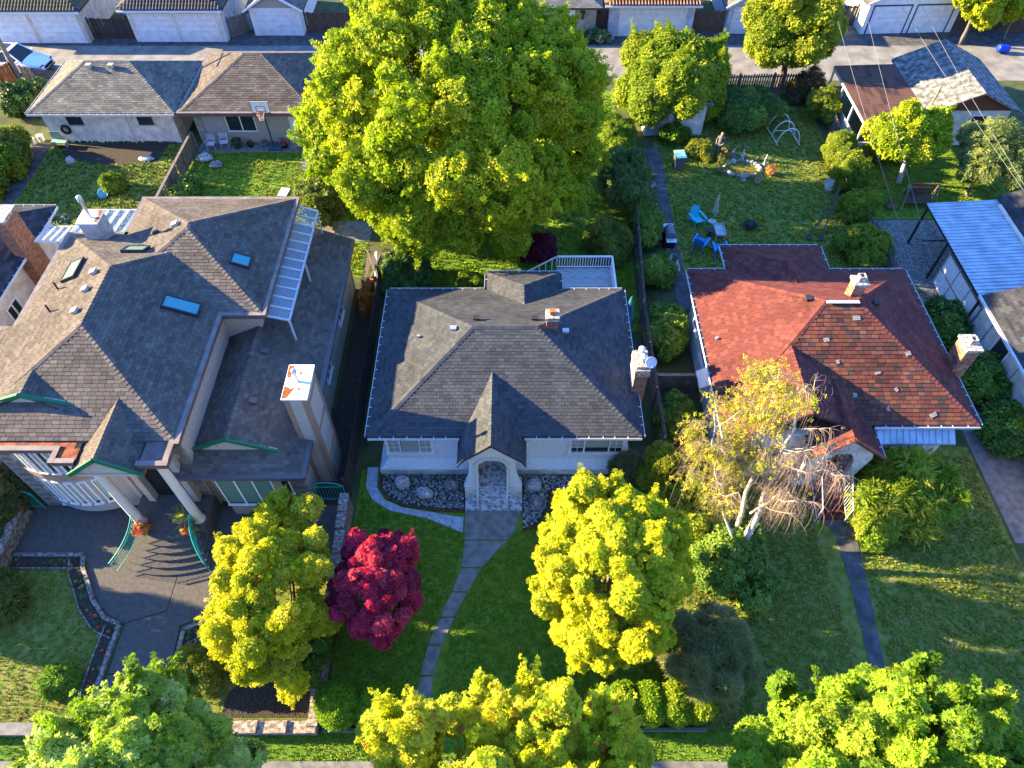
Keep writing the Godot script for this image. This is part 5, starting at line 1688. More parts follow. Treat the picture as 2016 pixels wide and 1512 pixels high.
func garage(label: String, x0: float, x1: float, z: float, depth: float, h: float, kind: String, wall: Material, doors: Array, o := {}) -> Node3D:
	var c := Vector3((x0 + x1) / 2, 0, z - depth / 2)
	var t := thing("lane_garage", label, "garage", c, "garages along the back lane", o.get("turn", 0.0))
	var w := (x1 - x0) / 2
	walls(t, -w, w, -depth / 2, depth / 2, 0, h, wall)
	if kind == "tile":
		var k := hip_planes(-w - .4, w + .4, -depth / 2 - .4, depth / 2 + .45, h + .02, .5)
		tile_roof(t, [k.front, k.right, k.left, k.back], o.get("col", Color(.2, .15, .11)), M.dark_deck)
		var g := MB.new(); g.beam(Vector3(-w - .4, h - .06, depth / 2 + .5), Vector3(w + .4, h - .06, depth / 2 + .5), .1, .13)
		part(t, "gutter", g, M.white_metal)
	elif kind == "hip":
		var k := hip_planes(-w - .4, w + .4, -depth / 2 - .4, depth / 2 + .45, h + .02, .45)
		roof(t, [k.front, k.right, k.left, k.back], [], {"e": .18, "w": .36, "th": .018, "cols": [Color(.2, .2, .19), Color(.16, .16, .155)], "jit": .12}, M.shingle, M.dark_deck)
	else:
		var rise: float = o.get("rise", w * .62)
		var pl := []
		for s in [-1, 1]:
			var q := [Vector3(s * (w + .35), h - .12, depth / 2 + .35), Vector3(s * (w + .35), h - .12, -depth / 2 - .3), Vector3(0, h + rise, -depth / 2 - .3), Vector3(0, h + rise, depth / 2 + .35)]
			if s < 0: q = [q[1], q[0], q[3], q[2]]
			pl.append(q)
		roof(t, pl, [], {"e": .18, "w": .36, "th": .018, "cols": o.get("cols", [Color(.2, .18, .15), Color(.16, .145, .125)]), "jit": .12}, M.shingle, M.dark_deck)
		var g := MB.new(); g.slab([Vector2(-w, h), Vector2(w, h), Vector2(0, h + rise - .12)], depth / 2 - .02, depth / 2 + .03)
		part(t, "gable", g, o.get("gable", wall))
		var rk := MB.new()
		for s in [-1, 1]: rk.beam(Vector3(s * (w + .37), h - .13, depth / 2 + .38), Vector3(0, h + rise - .02, depth / 2 + .38), .05, .16)
		part(t, "rake_board", rk, M.white_paint)
	for d in doors:      # [centre, width, height]
		var b := MB.new()
		b.span(d[0] - d[1] / 2, d[0] + d[1] / 2, .02, d[2], depth / 2 - .04, depth / 2 + .004)
		var dm: Material = M.door_white
		var dn := part(t, "garage_door", b, dm)
		var np := 5
		for i in np:
			var q := MB.new()
			q.span(d[0] - d[1] / 2 + .02, d[0] + d[1] / 2 - .02, .03 + i * (d[2] - .04) / np, .01 + (i + 1) * (d[2] - .04) / np, depth / 2 + .004, depth / 2 + .03)
			part(dn, "door_panel", q, dm)
		var f := MB.new()
		f.span(d[0] - d[1] / 2 - .09, d[0] - d[1] / 2, 0, d[2] + .09, depth / 2 - .01, depth / 2 + .045)
		f.span(d[0] + d[1] / 2, d[0] + d[1] / 2 + .09, 0, d[2] + .09, depth / 2 - .01, depth / 2 + .045)
		f.span(d[0] - d[1] / 2, d[0] + d[1] / 2, d[2], d[2] + .09, depth / 2 - .01, depth / 2 + .045)
		part(dn, "door_frame", f, o.get("frame", M.white_paint))
	return t

func lane_garages() -> void:
	var cream := mat("cream_wall", Color(.68, .62, .53), .9, {"tex": TX.stc2, "scale": .2})
	var bluew := mat("pale_blue_wall", Color(.5, .58, .68), .9, {"tex": TX.stc2, "scale": .2})
	var beige := mat("beige_wall", Color(.42, .37, .33), .9, {"tex": TX.stc2, "scale": .2})
	var navy := mat("navy_frame", Color(.02, .07, .13), .5)
	garage("cream garage with two white doors and mossy tile roof behind the parked car", -40.0, -32.4, -54.4, 6.5, 2.55, "tile", cream, [[-1.85, 3.2, 2.1], [1.85, 3.2, 2.1]], {"col": Color(.17, .145, .09)})
	garage("cream garage with two white doors and ribbed tile roof between wooden fences", -28.9, -21.9, -54.6, 6.5, 2.55, "tile", mat("white_wall", Color(.76, .74, .71), .9, {"tex": TX.stc2, "scale": .2}), [[-1.6, 2.75, 2.05], [1.6, 2.75, 2.05]], {"col": Color(.16, .135, .12)})
	garage("small gabled garage with one white door and grey gable", -20.0, -16.2, -55.6, 6.0, 2.1, "gable", M.white_paint, [[.05, 3.1, 1.9]], {"gable": M.grey_stucco, "rise": 1.25})
	garage("beige garage with grey shingle roof and wall lantern", -1.0, 6.4, -55.3, 6.0, 2.4, "hip", beige, [[-.6, 5.2, 2.0]])
	garage("pale blue garage with wide white door and orange barrel tile roof", 7.4, 13.9, -55.5, 6.5, 2.5, "tile", bluew, [[.1, 4.9, 2.05]], {"col": Color(.4, .2, .11)})
	garage("narrow garage with white door half hidden by the tall tree", 16.6, 20.4, -55.9, 6.0, 2.2, "gable", bluew, [[0, 2.9, 1.95]], {"rise": 1.3})
	garage("white gabled garage with two doors framed in navy blue", 27.0, 34.2, -56.0, 7.0, 2.5, "gable", M.white_paint, [[-1.75, 2.85, 2.1], [1.6, 2.85, 2.1]], {"frame": navy, "rise": 1.7, "turn": .05})
	garage("low dark roofed garage past the two lane trees", 37.5, 46, -57.5, 7.0, 2.4, "hip", beige, [])
	var wl := thing("wall_lantern", "black lantern fixed to the beige garage wall", "lantern", Vector3(5.35, 1.75, -55.24))
	var b := MB.new(); b.span(-.12, .12, -.2, .2, 0, .22); b.span(-.2, .2, .2, .26, 0, .26); b.span(-.06, .06, -.32, -.2, 0, .12)
	part(wl, "lamp_case", b, M.dark_metal)

# ---------------------------------------------------------------- fences and walls
func fences() -> void:
	fence(Vector2(-6.88, -14.9), Vector2(-6.9, -27.6), 1.6, "dark board fence in the narrow gap between brown roofed house and white bungalow", M.wood_dark)
	fence(Vector2(6.6, -16.9), Vector2(6.62, -25.0), 1.65, "weathered grey board fence beside the brick chimney of the white bungalow", M.wood_grey)
	fence(Vector2(6.65, -25.1), Vector2(7.1, -33.2), 1.7, "weathered grey board fence beside the rear deck", M.wood_grey)
	fence(Vector2(6.7, -20.5), Vector2(8.7, -20.5), 1.4, "short cross fence joining the red roofed house", M.wood_grey, {"cap": true})
	fence(Vector2(-20.35, -40.3), Vector2(-20.6, -29.3), 1.3, "leaning grey board fence between the two back gardens", M.wood_grey, {"cap": true, "missing": .06})
	fence(Vector2(13.4, -46.9), Vector2(20.6, -47.2), 1.5, "grey picket fence between the back lane and the bramble thicket", M.wood_grey, {"gap": .06, "bw": .11})
	fence(Vector2(20.5, -28.0), Vector2(20.6, -36.0), 1.1, "low broken lattice fence beside the gravel yard", M.wood_grey, {"gap": .05, "bw": .08, "missing": .2})
	fence(Vector2(20.65, -36.2), Vector2(21.4, -45.8), 1.3, "overgrown grey fence beside the carport", M.wood_grey, {"gap": .03, "missing": .1})
	fence(Vector2(-36.2, -45.6), Vector2(-35.1, -48.4), 1.8, "orange stained board fence below the parked car", M.wood_orange)
	fence(Vector2(-34.8, -48.5), Vector2(-30.9, -47.6), 1.3, "grey rail fence between the parked car and cream garage", M.wood_grey, {"gap": .05})
	fence(Vector2(-32.3, -55.0), Vector2(-29.0, -55.0), 1.6, "dark wooden gate fence between two cream garages", M.wood_dark)
	fence(Vector2(-21.7, -55.2), Vector2(-20.6, -56.2), 1.5, "short weathered fence beside the small gabled garage", M.wood_grey)
	fence(Vector2(-16.0, -56.0), Vector2(-9.0, -56.0), 1.6, "brown board fence past the small gabled garage", M.wood_brown)
	fence(Vector2(6.5, -55.9), Vector2(7.3, -55.9), 1.6, "narrow brown gate between beige and pale blue garages", M.wood_brown, {"called": "wooden_gate", "cat": "gate"})
	fence(Vector2(14.1, -56.0), Vector2(16.4, -56.0), 1.7, "brown gate fence beside the pale blue garage", M.wood_brown)
	fence(Vector2(20.8, -57.2), Vector2(27.0, -57.2), 1.6, "dark fence beside the navy framed garage", M.wood_dark)
	fence(Vector2(34.6, -56.5), Vector2(46.0, -55.6), 1.6, "brown fence behind the two lane trees", M.wood_brown)
	# stepped block wall between the left driveway and the middle lawn
	var bm := mat("block", Color(.36, .29, .23), .93, {"tex": TX.patch2, "scale": .6})
	var cm := mat("block_cap", Color(.5, .4, .32), .93, {"tex": TX.patch2, "scale": .8})
	var w := thing("block_wall", "stepped tan block wall between the aggregate driveway and the green lawn", "wall", Vector3(-6.85, 0, -10))
	var zs := [-14.4, -13.6, -12.9, -11.9, -10.9, -9.7, -8.9, -8.1, -7.2, -6.5, -5.75]
	var hs := [1.25, 1.15, 1.02, .95, .92, .85, .75, .7, .62, .55]
	for i in hs.size():
		var b := MB.new(); b.span(-.14, .14, 0, hs[i], zs[i] + 10.002, zs[i + 1] + 9.998)
		part(w, "block", b, bm)
		var k := 3
		for j in k:
			var z0: float = lerpf(zs[i], zs[i + 1], float(j) / k) + 10; var z1: float = lerpf(zs[i], zs[i + 1], (j + 1.0) / k) + 10
			var c := MB.new(); c.span(-.19 + rng.randf_range(-.01, .01), .17, hs[i], hs[i] + .09, z0 + .006, z1 - .006)
			part(w, "cap_stone", c, cm)
	var w2 := thing("block_wall", "low stepped block wall turning along the sidewalk under the yellow tree", "wall", Vector3(-8, 0, -5.75))
	for i in 9:
		var hh := .5 - .04 * (i % 3)
		var b := MB.new(); b.span(1.28 - i * .34, 1.28 - (i + 1) * .34 + .006, 0, hh, -.16, .16)
		part(w2, "block", b, bm)
		var c := MB.new(); c.span(1.28 - i * .34, 1.28 - (i + 1) * .34 + .008, hh, hh + .08, -.2, .2)
		part(w2, "cap_stone", c, cm)
	var w3 := thing("block_wall", "low grey capped wall along the sidewalk in front of the dry lawn", "wall", Vector3(-18, 0, -5.7))
	for i in 9:
		var b := MB.new(); b.span(2.7 - i * .8, 2.7 - (i + 1) * .8 + .006, 0, .42, -.15, .15)
		part(w3, "block", b, bm)
		var c := MB.new(); c.span(2.7 - i * .8, 2.7 - (i + 1) * .8 + .01, .42, .5, -.2, .2)
		part(w3, "cap_stone", c, M.concrete)
	var w4 := thing("block_wall", "low tan wall beside the driveway court near the teal side gate", "wall", Vector3(-20.35, 0, -12.6))
	for i in 4:
		var b := MB.new(); b.span(-.15, .15, 0, .7, -1.6 + i * .9, -.71 + i * .9)
		part(w4, "block", b, bm)
		var c := MB.new(); c.span(-.19, .19, .7, .78, -1.6 + i * .9, -.712 + i * .9)
		part(w4, "cap_stone", c, cm)
	# teal gates
	for q in [[-8.3, -7.0, -14.75, "arched teal metal gate beside the chimney of the brown roofed house"], [-21.0, -19.75, -14.4, "teal metal gate at the bow-window corner of the brown roofed house"]]:
		var g := thing("metal_gate", q[3], "gate", Vector3((q[0] + q[1]) / 2, 0, q[2]))
		var hw: float = (q[1] - q[0]) / 2
		var f := MB.new()
		f.tube([Vector3(-hw, 0, 0), Vector3(-hw, 1.3, 0), Vector3(-hw * .5, 1.5, 0), Vector3(0, 1.56, 0), Vector3(hw * .5, 1.5, 0), Vector3(hw, 1.3, 0), Vector3(hw, 0, 0)], [.03], 6)
		f.tube([Vector3(-hw, .2, 0), Vector3(hw, .2, 0)], [.022], 6)
		f.tube([Vector3(-hw, 1.2, 0), Vector3(hw, 1.2, 0)], [.022], 6)
		part(g, "gate_frame", f, M.teal_rail)
		for i in range(1, 10):
			var x := -hw + 2 * hw * i / 10.0
			var b := MB.new(); b.tube([Vector3(x, .1, 0), Vector3(x, 1.4, 0)], [.012], 5)
			part(g, "bar", b, M.teal_rail)

# ---------------------------------------------------------------- trees and shrubs
func plants() -> void:
	var s8 := sprig("s8", 8, .17, .115, 0, 1.0, .5)
	var s6 := sprig("s6", 8, .13, .075, 0, 1.0, .6)
	var tiny := sprig("tiny", 9, .065, .045, 0, 1.0, .6)
	var maple := sprig("maple", 7, .125, .125, 1, 1.15, .45)
	var mapleS := sprig("mapleS", 7, .12, .12, 1, 1.0, .45)
	var frond := sprig("frond", 11, .42, .1, 0, 1.0, .35)
	var needle := blade_tuft("needle", 16, .2, .02, .9)
	var lime := [Color(.64, .57, .02), Color(.56, .53, .018), Color(.68, .6, .03), Color(.44, .45, .018)]
	var spring := [Color(.36, .43, .018), Color(.44, .48, .022), Color(.26, .35, .016), Color(.5, .5, .028)]
	var green := [Color(.12, .22, .022), Color(.18, .28, .028), Color(.09, .16, .018)]
	var deep := [Color(.065, .125, .02), Color(.095, .165, .025), Color(.05, .095, .018)]
	var mixed := [Color(.2, .28, .022), Color(.3, .34, .028), Color(.13, .2, .018)]
	tree("chestnut_tree", "huge round spring-green tree filling the back garden behind the white bungalow", Vector3(-2.6, 0, -33.2), Vector3(-2.85, 6.9, -33.0), Vector3(7.0, 6.3, 7.2), 46000, s8, M.leaf, spring + [Color(.32, .4, .02)], M.bark, {"fine": true, "lobes": 260, "lr": .125, "low": -.72, "trunk": .42, "k0": .8, "k1": .95, "hole": .36, "hf": .5, "size": .95, "up": .1, "shoots": 700, "shoot_len": 1.1, "shoot_up": .1, "shoot_y": -.6, "warp": .16})
	tree("yellow_leaf_tree", "bright yellow-green tree beside the stepped block wall", Vector3(-8.4, 0, -8.3), Vector3(-8.4, 2.6, -9.85), Vector3(2.0, 2.25, 3.1), 15000, s6, M.leaf, lime + [Color(.4, .42, .02), Color(.62, .55, .05)], M.bark_grey, {"fine": true, "lobes": 120, "lr": .16, "hole": .24, "k0": .66, "k1": .96, "low": -.6, "trunk": .12, "size": .95, "shoots": 420, "shoot_len": 1.6, "shoot_y": -.4, "warp": .4})
	tree("red_maple", "crimson leaved Japanese-style maple on the green lawn", Vector3(-5.0, 0, -10.0), Vector3(-4.85, 2.6, -10.0), Vector3(1.5, 1.45, 2.0), 12000, mapleS, M.leaf_red, [Color(.55, .045, .1), Color(.42, .03, .085), Color(.6, .08, .12), Color(.34, .025, .07), Color(.22, .03, .05)], M.bark, {"fine": true, "lobes": 80, "lr": .18, "hole": .22, "k0": .66, "k1": .95, "low": -.55, "trunk": .09, "size": .75, "shoots": 240, "shoot_len": 1.2, "shoot_y": -.4, "warp": .45})
	tree("yellow_leaf_tree", "large round golden-green tree beside the curved walk of the white bungalow", Vector3(3.6, 0, -8.9), Vector3(3.4, 4.25, -9.75), Vector3(2.5, 2.7, 3.1), 22000, mapleS, M.leaf, [Color(.6, .55, .02), Color(.53, .52, .018), Color(.64, .57, .03), Color(.43, .46, .018), Color(.34, .38, .02)], M.bark_grey, {"fine": true, "lobes": 160, "lr": .14, "hole": .26, "k0": .72, "k1": .96, "low": -.7, "trunk": .16, "size": .85, "shoots": 460, "shoot_len": 1.3, "shoot_y": -.4, "warp": .3})
	tree("street_maple", "wide street maple with orange-tipped yellow leaves in front of the white bungalow", Vector3(.2, 0, -2.2), Vector3(0, 6.6, -2.7), Vector3(3.8, 3.2, 3.0), 26000, maple, M.leaf, [Color(.54, .54, .022), Color(.61, .57, .026), Color(.44, .48, .022), Color(.59, .57, .026), Color(.64, .55, .04), Color(.38, .44, .022)], M.bark, {"fine": true, "lobes": 150, "lr": .13, "k0": .6, "k1": .9, "hole": .22, "low": -.5, "trunk": .2, "size": 1.0, "shoots": 900, "shoot_len": 3.4, "shoot_up": 1.5, "tip": Color(.5, .2, .04), "warp": .5, "group": "street trees by the sidewalk"})
	tree("street_maple", "pale green street maple in front of the aggregate driveway", Vector3(-8.6, 0, -2.0), Vector3(-8.8, 7.5, -2.6), Vector3(2.4, 3.3, 2.4), 17000, maple, M.leaf, [Color(.32, .42, .04), Color(.4, .48, .06), Color(.22, .33, .025), Color(.5, .56, .14)], M.bark, {"fine": true, "lobes": 130, "lr": .15, "k0": .68, "k1": .95, "hole": .24, "low": -.5, "trunk": .18, "size": 1.0, "shoots": 520, "shoot_len": 2.0, "warp": .5, "group": "street trees by the sidewalk"})
	tree("street_maple", "fresh green street maple in front of the half-dry lawn", Vector3(9.3, 0, -2.0), Vector3(9.2, 7.3, -2.8), Vector3(3.7, 3.4, 2.7), 22000, maple, M.leaf, [Color(.18, .3, .014), Color(.24, .36, .018), Color(.12, .22, .012), Color(.32, .4, .03)], M.bark, {"fine": true, "lobes": 130, "lr": .15, "k0": .68, "k1": .95, "hole": .24, "low": -.5, "trunk": .2, "size": 1.0, "shoots": 520, "shoot_len": 2.0, "warp": .5, "group": "street trees by the sidewalk"})
	tree("lane_tree", "tall mixed green tree at the lane fence", Vector3(19.2, 0, -48.2), Vector3(18.6, 5.3, -47.4), Vector3(3.1, 4.6, 2.8), 8000, s8, M.leaf, mixed + [Color(.4, .4, .03), Color(.36, .4, .03)], M.bark, {"lobes": 40, "lr": .3, "low": -.8, "trunk": .22, "shoots": 40})
	tree("lane_tree", "slim tree with pale trunk at the lane edge near the blue drum", Vector3(34.4, 0, -54.3), Vector3(34.2, 3.7, -54.0), Vector3(1.5, 2.4, 1.5), 2600, s8, M.leaf, spring, M.bark_grey, {"lobes": 20, "trunk": .13})
	tree("lane_tree", "small leafy tree against the brown fence by the lane", Vector3(38.2, 0, -55.2), Vector3(37.8, 3.3, -54.6), Vector3(1.7, 1.8, 1.4), 2200, s8, M.leaf, spring, M.bark_grey, {"lobes": 18, "trunk": .1})
	tree("apple_tree", "small leaning fruit tree with pale trunk on the trim lawn", Vector3(23.9, 0, -36.9), Vector3(23.3, 2.9, -37.4), Vector3(2.5, 1.6, 2.0), 3600, s8, M.leaf, spring, M.birch_bark, {"lobes": 26, "lr": .3, "trunk": .13, "low": -.4, "shoots": 30, "shoot_len": 1.2})
	tree("olive_tree", "sparse silvery green tree beside the gable garage", Vector3(27.6, 0, -35.6), Vector3(28.4, 2.3, -36.4), Vector3(2.2, 1.7, 2.8), 3000, s6, M.leaf, [Color(.2, .26, .08), Color(.28, .31, .1), Color(.15, .2, .06)], M.bark_grey, {"lobes": 24, "lr": .28, "trunk": .1, "low": -.4})
	birch(green)
	shrub("dwarf_pine", "dull green dwarf pine under the bare birch", Vector3(7.0, 1.25, -8.1), Vector3(1.65, 1.15, 1.8), 5200, needle, M.leaf, [Color(.28, .3, .12), Color(.2, .24, .09), Color(.36, .34, .17)], {"lobes": 34, "lr": .22, "size": 1.0, "hole": .15})
	shrub("sumac_bush", "feathery yellow-green bush beside the red front steps", Vector3(16.2, 1.2, -14.6), Vector3(2.1, 1.15, 1.7), 900, frond, M.leaf, [Color(.32, .4, .03), Color(.22, .31, .025), Color(.42, .44, .04)], {"lobes": 16, "lr": .42, "size": .9, "up": .9, "cat": "bush"})
	shrub("green_bush", "leafy green bush at the foot of the red front steps", Vector3(14.75, .75, -13.2), Vector3(.75, .75, .85), 1100, s6, M.leaf, [Color(.22, .34, .02), Color(.3, .4, .03), Color(.36, .38, .05)], {"cat": "bush"})
	shrub("cypress", "upright golden cypress at the right front corner of the white bungalow", Vector3(6.1, 1.55, -15.4), Vector3(.55, 1.6, .55), 2200, tiny, M.leaf, [Color(.26, .27, .02), Color(.2, .23, .02)], {"lobes": 10, "lr": .6, "k0": .4, "k1": .6, "up": .9, "cat": "tree", "size": 1.3})
	shrub("juniper", "spiky dark juniper against the stucco wall", Vector3(4.85, .9, -15.7), Vector3(.6, .95, .45), 900, needle, M.leaf_dark, [Color(.09, .12, .03), Color(.16, .15, .05)], {"up": 1.2})
	shrub("mixed_bush", "tangled green bush under the birch beside the golden cypress", Vector3(7.3, .9, -14.2), Vector3(1.5, .95, 2.2), 2400, s6, M.leaf, mixed + [Color(.28, .28, .03)], {"cat": "bush"})
	shrub("mixed_bush", "low dark bush beneath the bare birch trunk", Vector3(8.6, .7, -11.5), Vector3(1.6, .8, 2.0), 2000, s6, M.leaf_dark, green, {"cat": "bush"})
	shrub("round_shrub", "round yellow-green shrub under the yellow tree beside the driveway", Vector3(-11.3, .65, -7.5), Vector3(.9, .68, .85), 1700, s6, M.leaf, [Color(.2, .23, .02), Color(.13, .17, .02), Color(.27, .27, .03)], {"size": .8})
	shrub("round_shrub", "small bright green shrub alone on the dry lawn", Vector3(-16.2, .45, -7.3), Vector3(.68, .46, .58), 1200, s6, M.leaf, [Color(.14, .25, .025), Color(.2, .31, .03)], {"size": .8})
	shrub("clipped_shrub", "dark clipped ball shrub by the tan court wall", Vector3(-19.6, .85, -10.2), Vector3(.95, .85, .95), 2300, tiny, M.leaf_dark, [Color(.06, .1, .015), Color(.1, .14, .018)], {"lobes": 8, "lr": .72, "k0": .25, "k1": .35, "hole": 0.0, "shoots": 0, "size": 1.3})
	shrub("flowering_bush", "pink-tinged bush beside the teal side gate and bow windows", Vector3(-20.9, 1.2, -14.4), Vector3(.95, 1.2, 1.0), 1700, s6, M.leaf, [Color(.14, .17, .03), Color(.26, .2, .06), Color(.08, .1, .03)], {"cat": "bush"})
	shrub("flowering_bush", "dark bush with pale flowers along the tan court wall", Vector3(-21.3, .7, -12.6), Vector3(.8, .75, 1.1), 1300, s6, M.leaf_dark, deep + [Color(.3, .2, .26)], {"cat": "bush"})
	var box := {"lobes": 9, "lr": .74, "k0": .22, "k1": .34, "hole": 0.0, "shoots": 0, "size": 1.05, "up": .6, "warp": .1, "group": "clipped front hedge balls"}
	var bp := [Color(.2, .32, .012), Color(.27, .38, .015), Color(.14, .25, .012)]
	for q in [[-6.02, .72, -6.35, .66, .72, .78, "clipped boxwood ball next to the block wall"], [-4.62, .7, -6.32, .84, .72, .74, "wider clipped boxwood ball at the end of the curved walk"]]:
		shrub("boxwood_ball", q[6], Vector3(q[0], q[1], q[2]), Vector3(q[3], q[4], q[5]), 5200, tiny, M.leaf, bp, box)
	var bl := ["first barrel-shaped boxwood of the row, beside the orange-tipped street maple", "second barrel-shaped boxwood of the row, counted from the street maple", "middle barrel-shaped boxwood of the row under the golden-green tree", "fourth barrel-shaped boxwood of the row, counted from the street maple", "last barrel-shaped boxwood of the row, beside the dwarf pine"]
	for x in [3.05, 3.88, 4.72, 5.62, 6.5]:
		shrub("boxwood_ball", bl.pop_front(), Vector3(x, .72, -6.42), Vector3(.47, .76, .68), 3200, tiny, M.leaf, bp + [Color(.34, .38, .02)], box)
	shrub("cypress", "unseen tall cypress added beyond the tan court wall to shade the driveway", Vector3(-25.6, 3.4, -10.8), Vector3(1.1, 3.6, 1.05), 4200, s6, M.leaf_dark, deep, {"cat": "tree", "lobes": 24, "lr": .5})  # stand-in tree out of view, placed to cast the shadow band across the driveway
	# back gardens
	shrub("leafy_hedge", "large leafy hedge beside the side path at the cream garage", Vector3(-31.9, .9, -37.6), Vector3(1.9, 1.0, 3.8), 5200, s8, M.leaf, mixed + [Color(.25, .25, .04)], {"cat": "hedge", "lobes": 26, "lr": .38})
	shrub("leafy_hedge", "dark shrub below the orange fence", Vector3(-33.0, .8, -45.0), Vector3(1.6, .9, 1.3), 1200, s8, M.leaf_dark, deep, {"cat": "shrub"})
	shrub("yellow_bush", "yellow flowering bush in the weedy garden near the rear chimney", Vector3(-24.2, .7, -31.0), Vector3(1.0, .75, 1.0), 1100, s6, M.leaf, [Color(.33, .3, .02), Color(.22, .24, .03)], {"cat": "bush"})
	shrub("grey_bush", "blue-grey bush in the weedy garden", Vector3(-25.9, .6, -31.6), Vector3(1.0, .65, 1.1), 1000, s6, M.leaf_dark, [Color(.11, .16, .11), Color(.15, .2, .14)], {"cat": "bush"})
	shrub("weed_clump", "tall weed clump in the middle of the weedy garden", Vector3(-24.2, .45, -36.2), Vector3(.7, .5, .7), 500, s6, M.leaf, mixed, {"cat": "weeds"})
	shrub("fence_vine", "green vine at the house end of the leaning garden fence", Vector3(-20.1, .6, -31.3), Vector3(.8, .65, 1.4), 1100, s8, M.leaf, green, {"cat": "vine"})
	shrub("fence_vine", "low plants along the middle of the leaning garden fence", Vector3(-19.6, .4, -35.4), Vector3(.7, .45, 1.6), 800, s8, M.leaf_dark, green, {"cat": "vine"})
	shrub("rhododendron", "glossy rhododendron at the corner of the bright back lawn", Vector3(-11.1, 1.1, -33.8), Vector3(1.0, 1.15, 1.7), 1800, s8, M.leaf, [Color(.12, .17, .03), Color(.18, .22, .05), Color(.26, .28, .1)], {})
	shrub("dark_laurel", "dense dark green laurel behind the white bungalow", Vector3(-5.7, .95, -27.9), Vector3(1.75, 1.0, 1.4), 2800, s6, M.leaf_dark, deep, {})
	shrub("small_bush", "small yellowish bush under the huge tree near the deck", Vector3(-2.4, .6, -27.0), Vector3(.9, .65, .9), 900, s6, M.leaf, mixed, {"cat": "bush"})
	shrub("garden_shrub", "bright shrub along the grey fence near the rear deck", Vector3(5.5, .8, -30.4), Vector3(1.1, .85, 1.8), 1900, s6, M.leaf, [Color(.17, .22, .03), Color(.24, .27, .05), Color(.1, .14, .02)], {})
	shrub("garden_shrub", "small red-leaved shrub under the huge tree", Vector3(1.4, .6, -30.0), Vector3(1.0, .7, .8), 1200, mapleS, M.leaf_red, [Color(.18, .03, .05), Color(.12, .02, .04)], {"size": .8})
	shrub("tall_hedge", "dark hedge between the huge tree and the garden path", Vector3(6.7, 1.5, -35.0), Vector3(1.2, 1.6, 2.6), 3200, s6, M.leaf_dark, deep + [Color(.1, .15, .03)], {"cat": "hedge"})
	shrub("tall_hedge", "loose hedge behind the huge tree towards the lane", Vector3(6.9, .7, -40.6), Vector3(1.2, .75, 2.6), 2400, s6, M.leaf, mixed, {"cat": "hedge"})
	for q in [[7.75, .8, -32.0, .7, .85, 1.5, "leafy row beside the pot rack on the garden path"], [7.8, .75, -28.2, .85, .8, 1.0, "rounded bush between grey fence and garden path"], [7.7, .7, -23.6, .75, .8, 2.0, "yellow-green climber strip behind the cross fence"], [7.5, .7, -18.6, .75, .8, 1.3, "fern-like bush in front of the cross fence"]]:
		shrub("border_bush", q[6], Vector3(q[0], q[1], q[2]), Vector3(q[3], q[4], q[5]), 1600, s6, M.leaf_dark, green + [Color(.17, .21, .02)], {"cat": "bush"})
	shrub("bramble_thicket", "dark bramble thicket in front of the picket fence", Vector3(15.4, .95, -43.6), Vector3(2.5, 1.05, 2.5), 5600, s6, M.leaf_dark, deep + green, {"cat": "thicket", "lobes": 26, "lr": .34})
	shrub("brown_bush", "brownish dying bush under the tall lane tree", Vector3(20.3, 1.1, -46.0), Vector3(1.1, 1.15, .9), 1200, s6, M.leaf, [Color(.17, .1, .05), Color(.22, .13, .07), Color(.1, .1, .03)], {"cat": "bush"})
	for q in [[20.8, 1.1, -43.6, .8, 1.2, .9, "tall climber on the overgrown fence by the carport"], [20.4, 1.0, -39.0, .8, 1.1, 1.1, "pale green shrub on the overgrown fence"], [20.4, .9, -36.4, 1.0, 1.0, 1.3, "palm-like shrub beside the white tub"], [20.3, .8, -33.6, .9, .85, 1.2, "yellow-green shrub at the low lattice fence"], [19.5, .7, -30.2, 1.7, .8, 1.6, "wide rounded shrub near the red house corner"]]:
		shrub("fence_shrub", q[6], Vector3(q[0], q[1], q[2]), Vector3(q[3], q[4], q[5]), 1700, s6, M.leaf, mixed + [Color(.22, .25, .03)], {})
	shrub("rose_bush", "rose bush row in front of the carport wall", Vector3(23.6, .55, -39.4), Vector3(1.7, .6, .6), 1400, s6, M.leaf, spring, {"cat": "bush"})
	for q in [[21.6, .9, -24.2, .75, 1.0, 1.4, "dark shrub in the gap beside the red house"], [21.8, .8, -20.6, .9, 1.0, 1.4, "leafy shrub against the white bungalow wall"], [22.0, .75, -18.0, .8, .9, 1.6, "broad-leaved shrub beside the far walk"]]:
		shrub("side_shrub", q[6], Vector3(q[0], q[1], q[2]), Vector3(q[3], q[4], q[5]), 1500, s8, M.leaf_dark, deep + green, {})
	shrub("garden_shrub", "yellow bush near the green bin", Vector3(12.0, .45, -39.6), Vector3(.9, .5, .6), 800, s6, M.leaf, [Color(.27, .28, .03), Color(.2, .23, .03)], {})
	shrub("garden_shrub", "leafy plant at the shed door", Vector3(10.6, .5, -41.2), Vector3(.8, .6, .5), 700, s8, M.leaf, green, {})
	shrub("wall_vine", "low green shrub at the foot of the bay window", Vector3(-9.9, .55, -13.6), Vector3(.9, .55, .4), 700, s6, M.leaf, mixed, {"cat": "shrub"})
	shrub("wall_vine", "ivy hanging over the block wall beside the yellow tree", Vector3(-7.1, .9, -8.6), Vector3(.5, .7, 1.9), 1100, s6, M.leaf, green + [Color(.2, .2, .03)], {"cat": "vine"})
	shrub("lane_weeds", "dark weeds with white flowers at the beige garage", Vector3(6.4, .35, -54.6), Vector3(1.5, .4, .4), 600, s6, M.leaf_dark, deep + [Color(.4, .4, .4)], {"cat": "weeds"})
